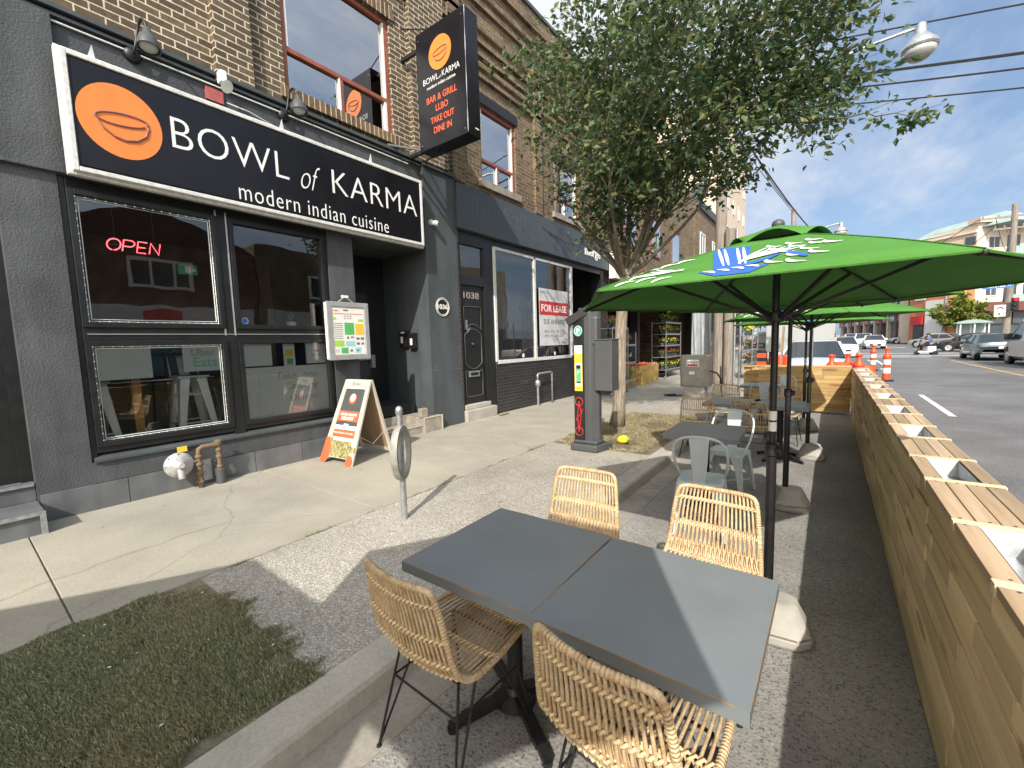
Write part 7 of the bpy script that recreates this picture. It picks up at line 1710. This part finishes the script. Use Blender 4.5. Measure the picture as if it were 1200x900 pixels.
person((.18, 33.5), PI, 'person in black clothes standing in the road in front of a white car', dict(re=(.26, .1, 1.2), rh=(.1, .25, 1.25)), 'clothblack', 'clothblack')
person((5.62, 42.0), PI / 2 + .2, 'person in a blue top riding a small white mobility scooter across the road', dict(pelvis=(0, -.1, .78), chest=(0, -.02, 1.08), neck=(0, .02, 1.3), head=(0, .05, 1.42), top=(0, .05, 1.52), ls=(-.17, 0, 1.24), rs=(.17, 0, 1.24), le=(-.24, .15, 1.0), re=(.24, .15, 1.0), lh=(-.2, .42, 1.0), rh=(.2, .42, 1.0), lk=(-.14, .35, .72), rk=(.14, .35, .72), lf=(-.13, .4, .3), rf=(.13, .4, .3), lt=(-.13, .55, .26), rt=(.13, .55, .26)), 'clothblue', 'clothblack')
t = thing('mobility_scooter', (5.62, 42, 0), 'small white mobility scooter under the rider in blue', 'scooter')
def sc_pt(p):
    a = PI / 2 + .2; return (5.62 + p[0] * math.cos(a) - p[1] * math.sin(a), 42 + p[0] * math.sin(a) + p[1] * math.cos(a), p[2])
m = MB()
for q in [((-.2, -.35, .2), (.2, -.35, .2), (.2, .6, .2), (-.2, .6, .2))]: m.prism([sc_pt(p) for p in q], (0, 0, .07))
m.prism([sc_pt(p) for p in ((-.2, -.35, .27), (.2, -.35, .27), (.2, .1, .27), (-.2, .1, .27))], (0, 0, .35)); m.build('body', 'carwhite', t)
m = MB(); m.tube([sc_pt((0, .6, .2)), sc_pt((0, .45, 1.02))], .03, 8); m.tube([sc_pt((-.22, .42, 1.02)), sc_pt((.22, .42, 1.02))], .02, 8); m.build('handlebar', 'black', t)
m = MB(); m.prism([sc_pt(p) for p in ((-.2, -.32, .66), (.2, -.32, .66), (.2, .12, .66), (-.2, .12, .66))], (0, 0, .06)); m.build('seat', 'black', t)
for p in ((-.25, -.3, .15), (.25, -.3, .15), (0, .62, .15)): m = MB(); m.lathe([(.1, -.05), (.15, -.05), (.15, .05), (.1, .05)], sc_pt(p), 14, (math.cos(PI / 2 + .2), math.sin(PI / 2 + .2), 0)); m.build('wheel', 'rubber', t)

# ================================================================== light, sky, camera
EL = R(38.6); AZ = R(156.5)
sd = V((math.sin(AZ) * math.cos(EL), math.cos(AZ) * math.cos(EL), math.sin(EL)))
L = D.lights.new('sun', 'SUN'); L.energy = SUN_E; L.angle = R(0.5); L.color = (1.0, .95, .86)
so = D.objects.new('sun', L); col.objects.link(so); so.rotation_euler = sd.to_track_quat('Z', 'Y').to_euler(); so.location = (10, -20, 30)
w = D.worlds.new('World'); scn.world = w; w.use_nodes = True; nt = w.node_tree; bg = nt.nodes['Background']
sky = N(nt, 'ShaderNodeTexSky', sky_type='NISHITA'); sky.sun_disc = False; sky.sun_elevation = EL; sky.sun_rotation = AZ; sky.air_density = 1.0; sky.dust_density = 1.5; sky.ozone_density = 1.2
tc = N(nt, 'ShaderNodeTexCoord'); sx = N(nt, 'ShaderNodeSeparateXYZ'); nt.links.new(tc.outputs['Generated'], sx.inputs[0])
zc = N(nt, 'ShaderNodeMath', operation='ADD'); zc.inputs[1].default_value = .12; nt.links.new(sx.outputs[2], zc.inputs[0])
zm = N(nt, 'ShaderNodeMath', operation='MAXIMUM'); zm.inputs[1].default_value = .04; nt.links.new(zc.outputs[0], zm.inputs[0])
dx = N(nt, 'ShaderNodeMath', operation='DIVIDE'); nt.links.new(sx.outputs[0], dx.inputs[0]); nt.links.new(zm.outputs[0], dx.inputs[1])
dy = N(nt, 'ShaderNodeMath', operation='DIVIDE'); nt.links.new(sx.outputs[1], dy.inputs[0]); nt.links.new(zm.outputs[0], dy.inputs[1])
cb = N(nt, 'ShaderNodeCombineXYZ'); nt.links.new(dx.outputs[0], cb.inputs[0]); nt.links.new(dy.outputs[0], cb.inputs[1])
mp = N(nt, 'ShaderNodeMapping'); mp.inputs['Rotation'].default_value = (0, 0, .7); mp.inputs['Scale'].default_value = (1.0, .45, 1); nt.links.new(cb.outputs[0], mp.inputs[0])
n1 = noise(nt, mp.outputs[0], 1.1, 9, .62); n2 = noise(nt, mp.outputs[0], 3.5, 8, .6)
c1 = ramp(nt, n1, [(.44, (0, 0, 0)), (.60, (1, 1, 1))]); c2 = ramp(nt, n2, [(.35, (.35,) * 3), (.75, (1, 1, 1))])
cm = mixc(nt, 1.0, c1, c2, 'MULTIPLY')
cmul = N(nt, 'ShaderNodeMath', operation='MULTIPLY'); cmul.inputs[1].default_value = .9; nt.links.new(cm, cmul.inputs[0])
base = mixc(nt, 1.0, sky.outputs[0], (SKY_MUL,) * 3, 'MULTIPLY')
tint = mixc(nt, .55, base, (1.7, 2.5, 3.9))
fin = mixc(nt, cmul.outputs[0], tint, (4.9, 5.1, 5.4))
d2 = N(nt, 'ShaderNodeVectorMath', operation='DOT_PRODUCT'); nt.links.new(tc.outputs['Generated'], d2.inputs[0]); d2.inputs[1].default_value = (-.52, .60, .60)
veil = ramp(nt, d2.outputs['Value'], [(.80, (0, 0, 0)), (.98, (.85,) * 3)])
fin = mixc(nt, veil, fin, (5.6, 5.8, 6.0))
# sky and thin cloud brighter towards the sun, deeper blue away from it
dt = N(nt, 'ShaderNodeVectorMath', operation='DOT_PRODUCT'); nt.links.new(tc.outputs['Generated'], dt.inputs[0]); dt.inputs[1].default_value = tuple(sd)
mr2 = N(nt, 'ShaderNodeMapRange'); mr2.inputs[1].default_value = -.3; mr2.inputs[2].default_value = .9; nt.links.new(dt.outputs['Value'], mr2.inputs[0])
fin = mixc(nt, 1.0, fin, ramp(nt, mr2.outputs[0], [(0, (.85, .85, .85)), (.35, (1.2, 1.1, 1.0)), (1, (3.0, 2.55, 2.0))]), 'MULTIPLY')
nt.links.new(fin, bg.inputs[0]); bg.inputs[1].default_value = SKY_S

cam = D.cameras.new('camera'); co = D.objects.new('camera', cam); col.objects.link(co); scn.camera = co
cam.sensor_width = 36; cam.lens = 15.0; cam.clip_start = .05; cam.clip_end = 1500
RM = [[0.8029197500970865, 0.03262468649949887, -0.5951936699384847], [0.5953781249408163, -0.09257890414629316, 0.7980940012611479], [-0.02906481112943981, -0.9951707272312028, -0.09375745525625744]]
M4 = Matrix(((RM[0][0], -RM[0][1], -RM[0][2], 0), (RM[1][0], -RM[1][1], -RM[1][2], 0), (RM[2][0], -RM[2][1], -RM[2][2], 1.65), (0, 0, 0, 1)))
co.matrix_world = M4
vs = scn.view_settings; vs.view_transform = 'Standard'; vs.look = 'None'; vs.exposure = EXPO; vs.gamma = 1; vs.use_curve_mapping = False
scn.cycles.max_bounces = 6; scn.cycles.transparent_max_bounces = 12; scn.cycles.caustics_reflective = False; scn.cycles.caustics_refractive = False
try: scn.cycles.use_denoising = True
except Exception: pass
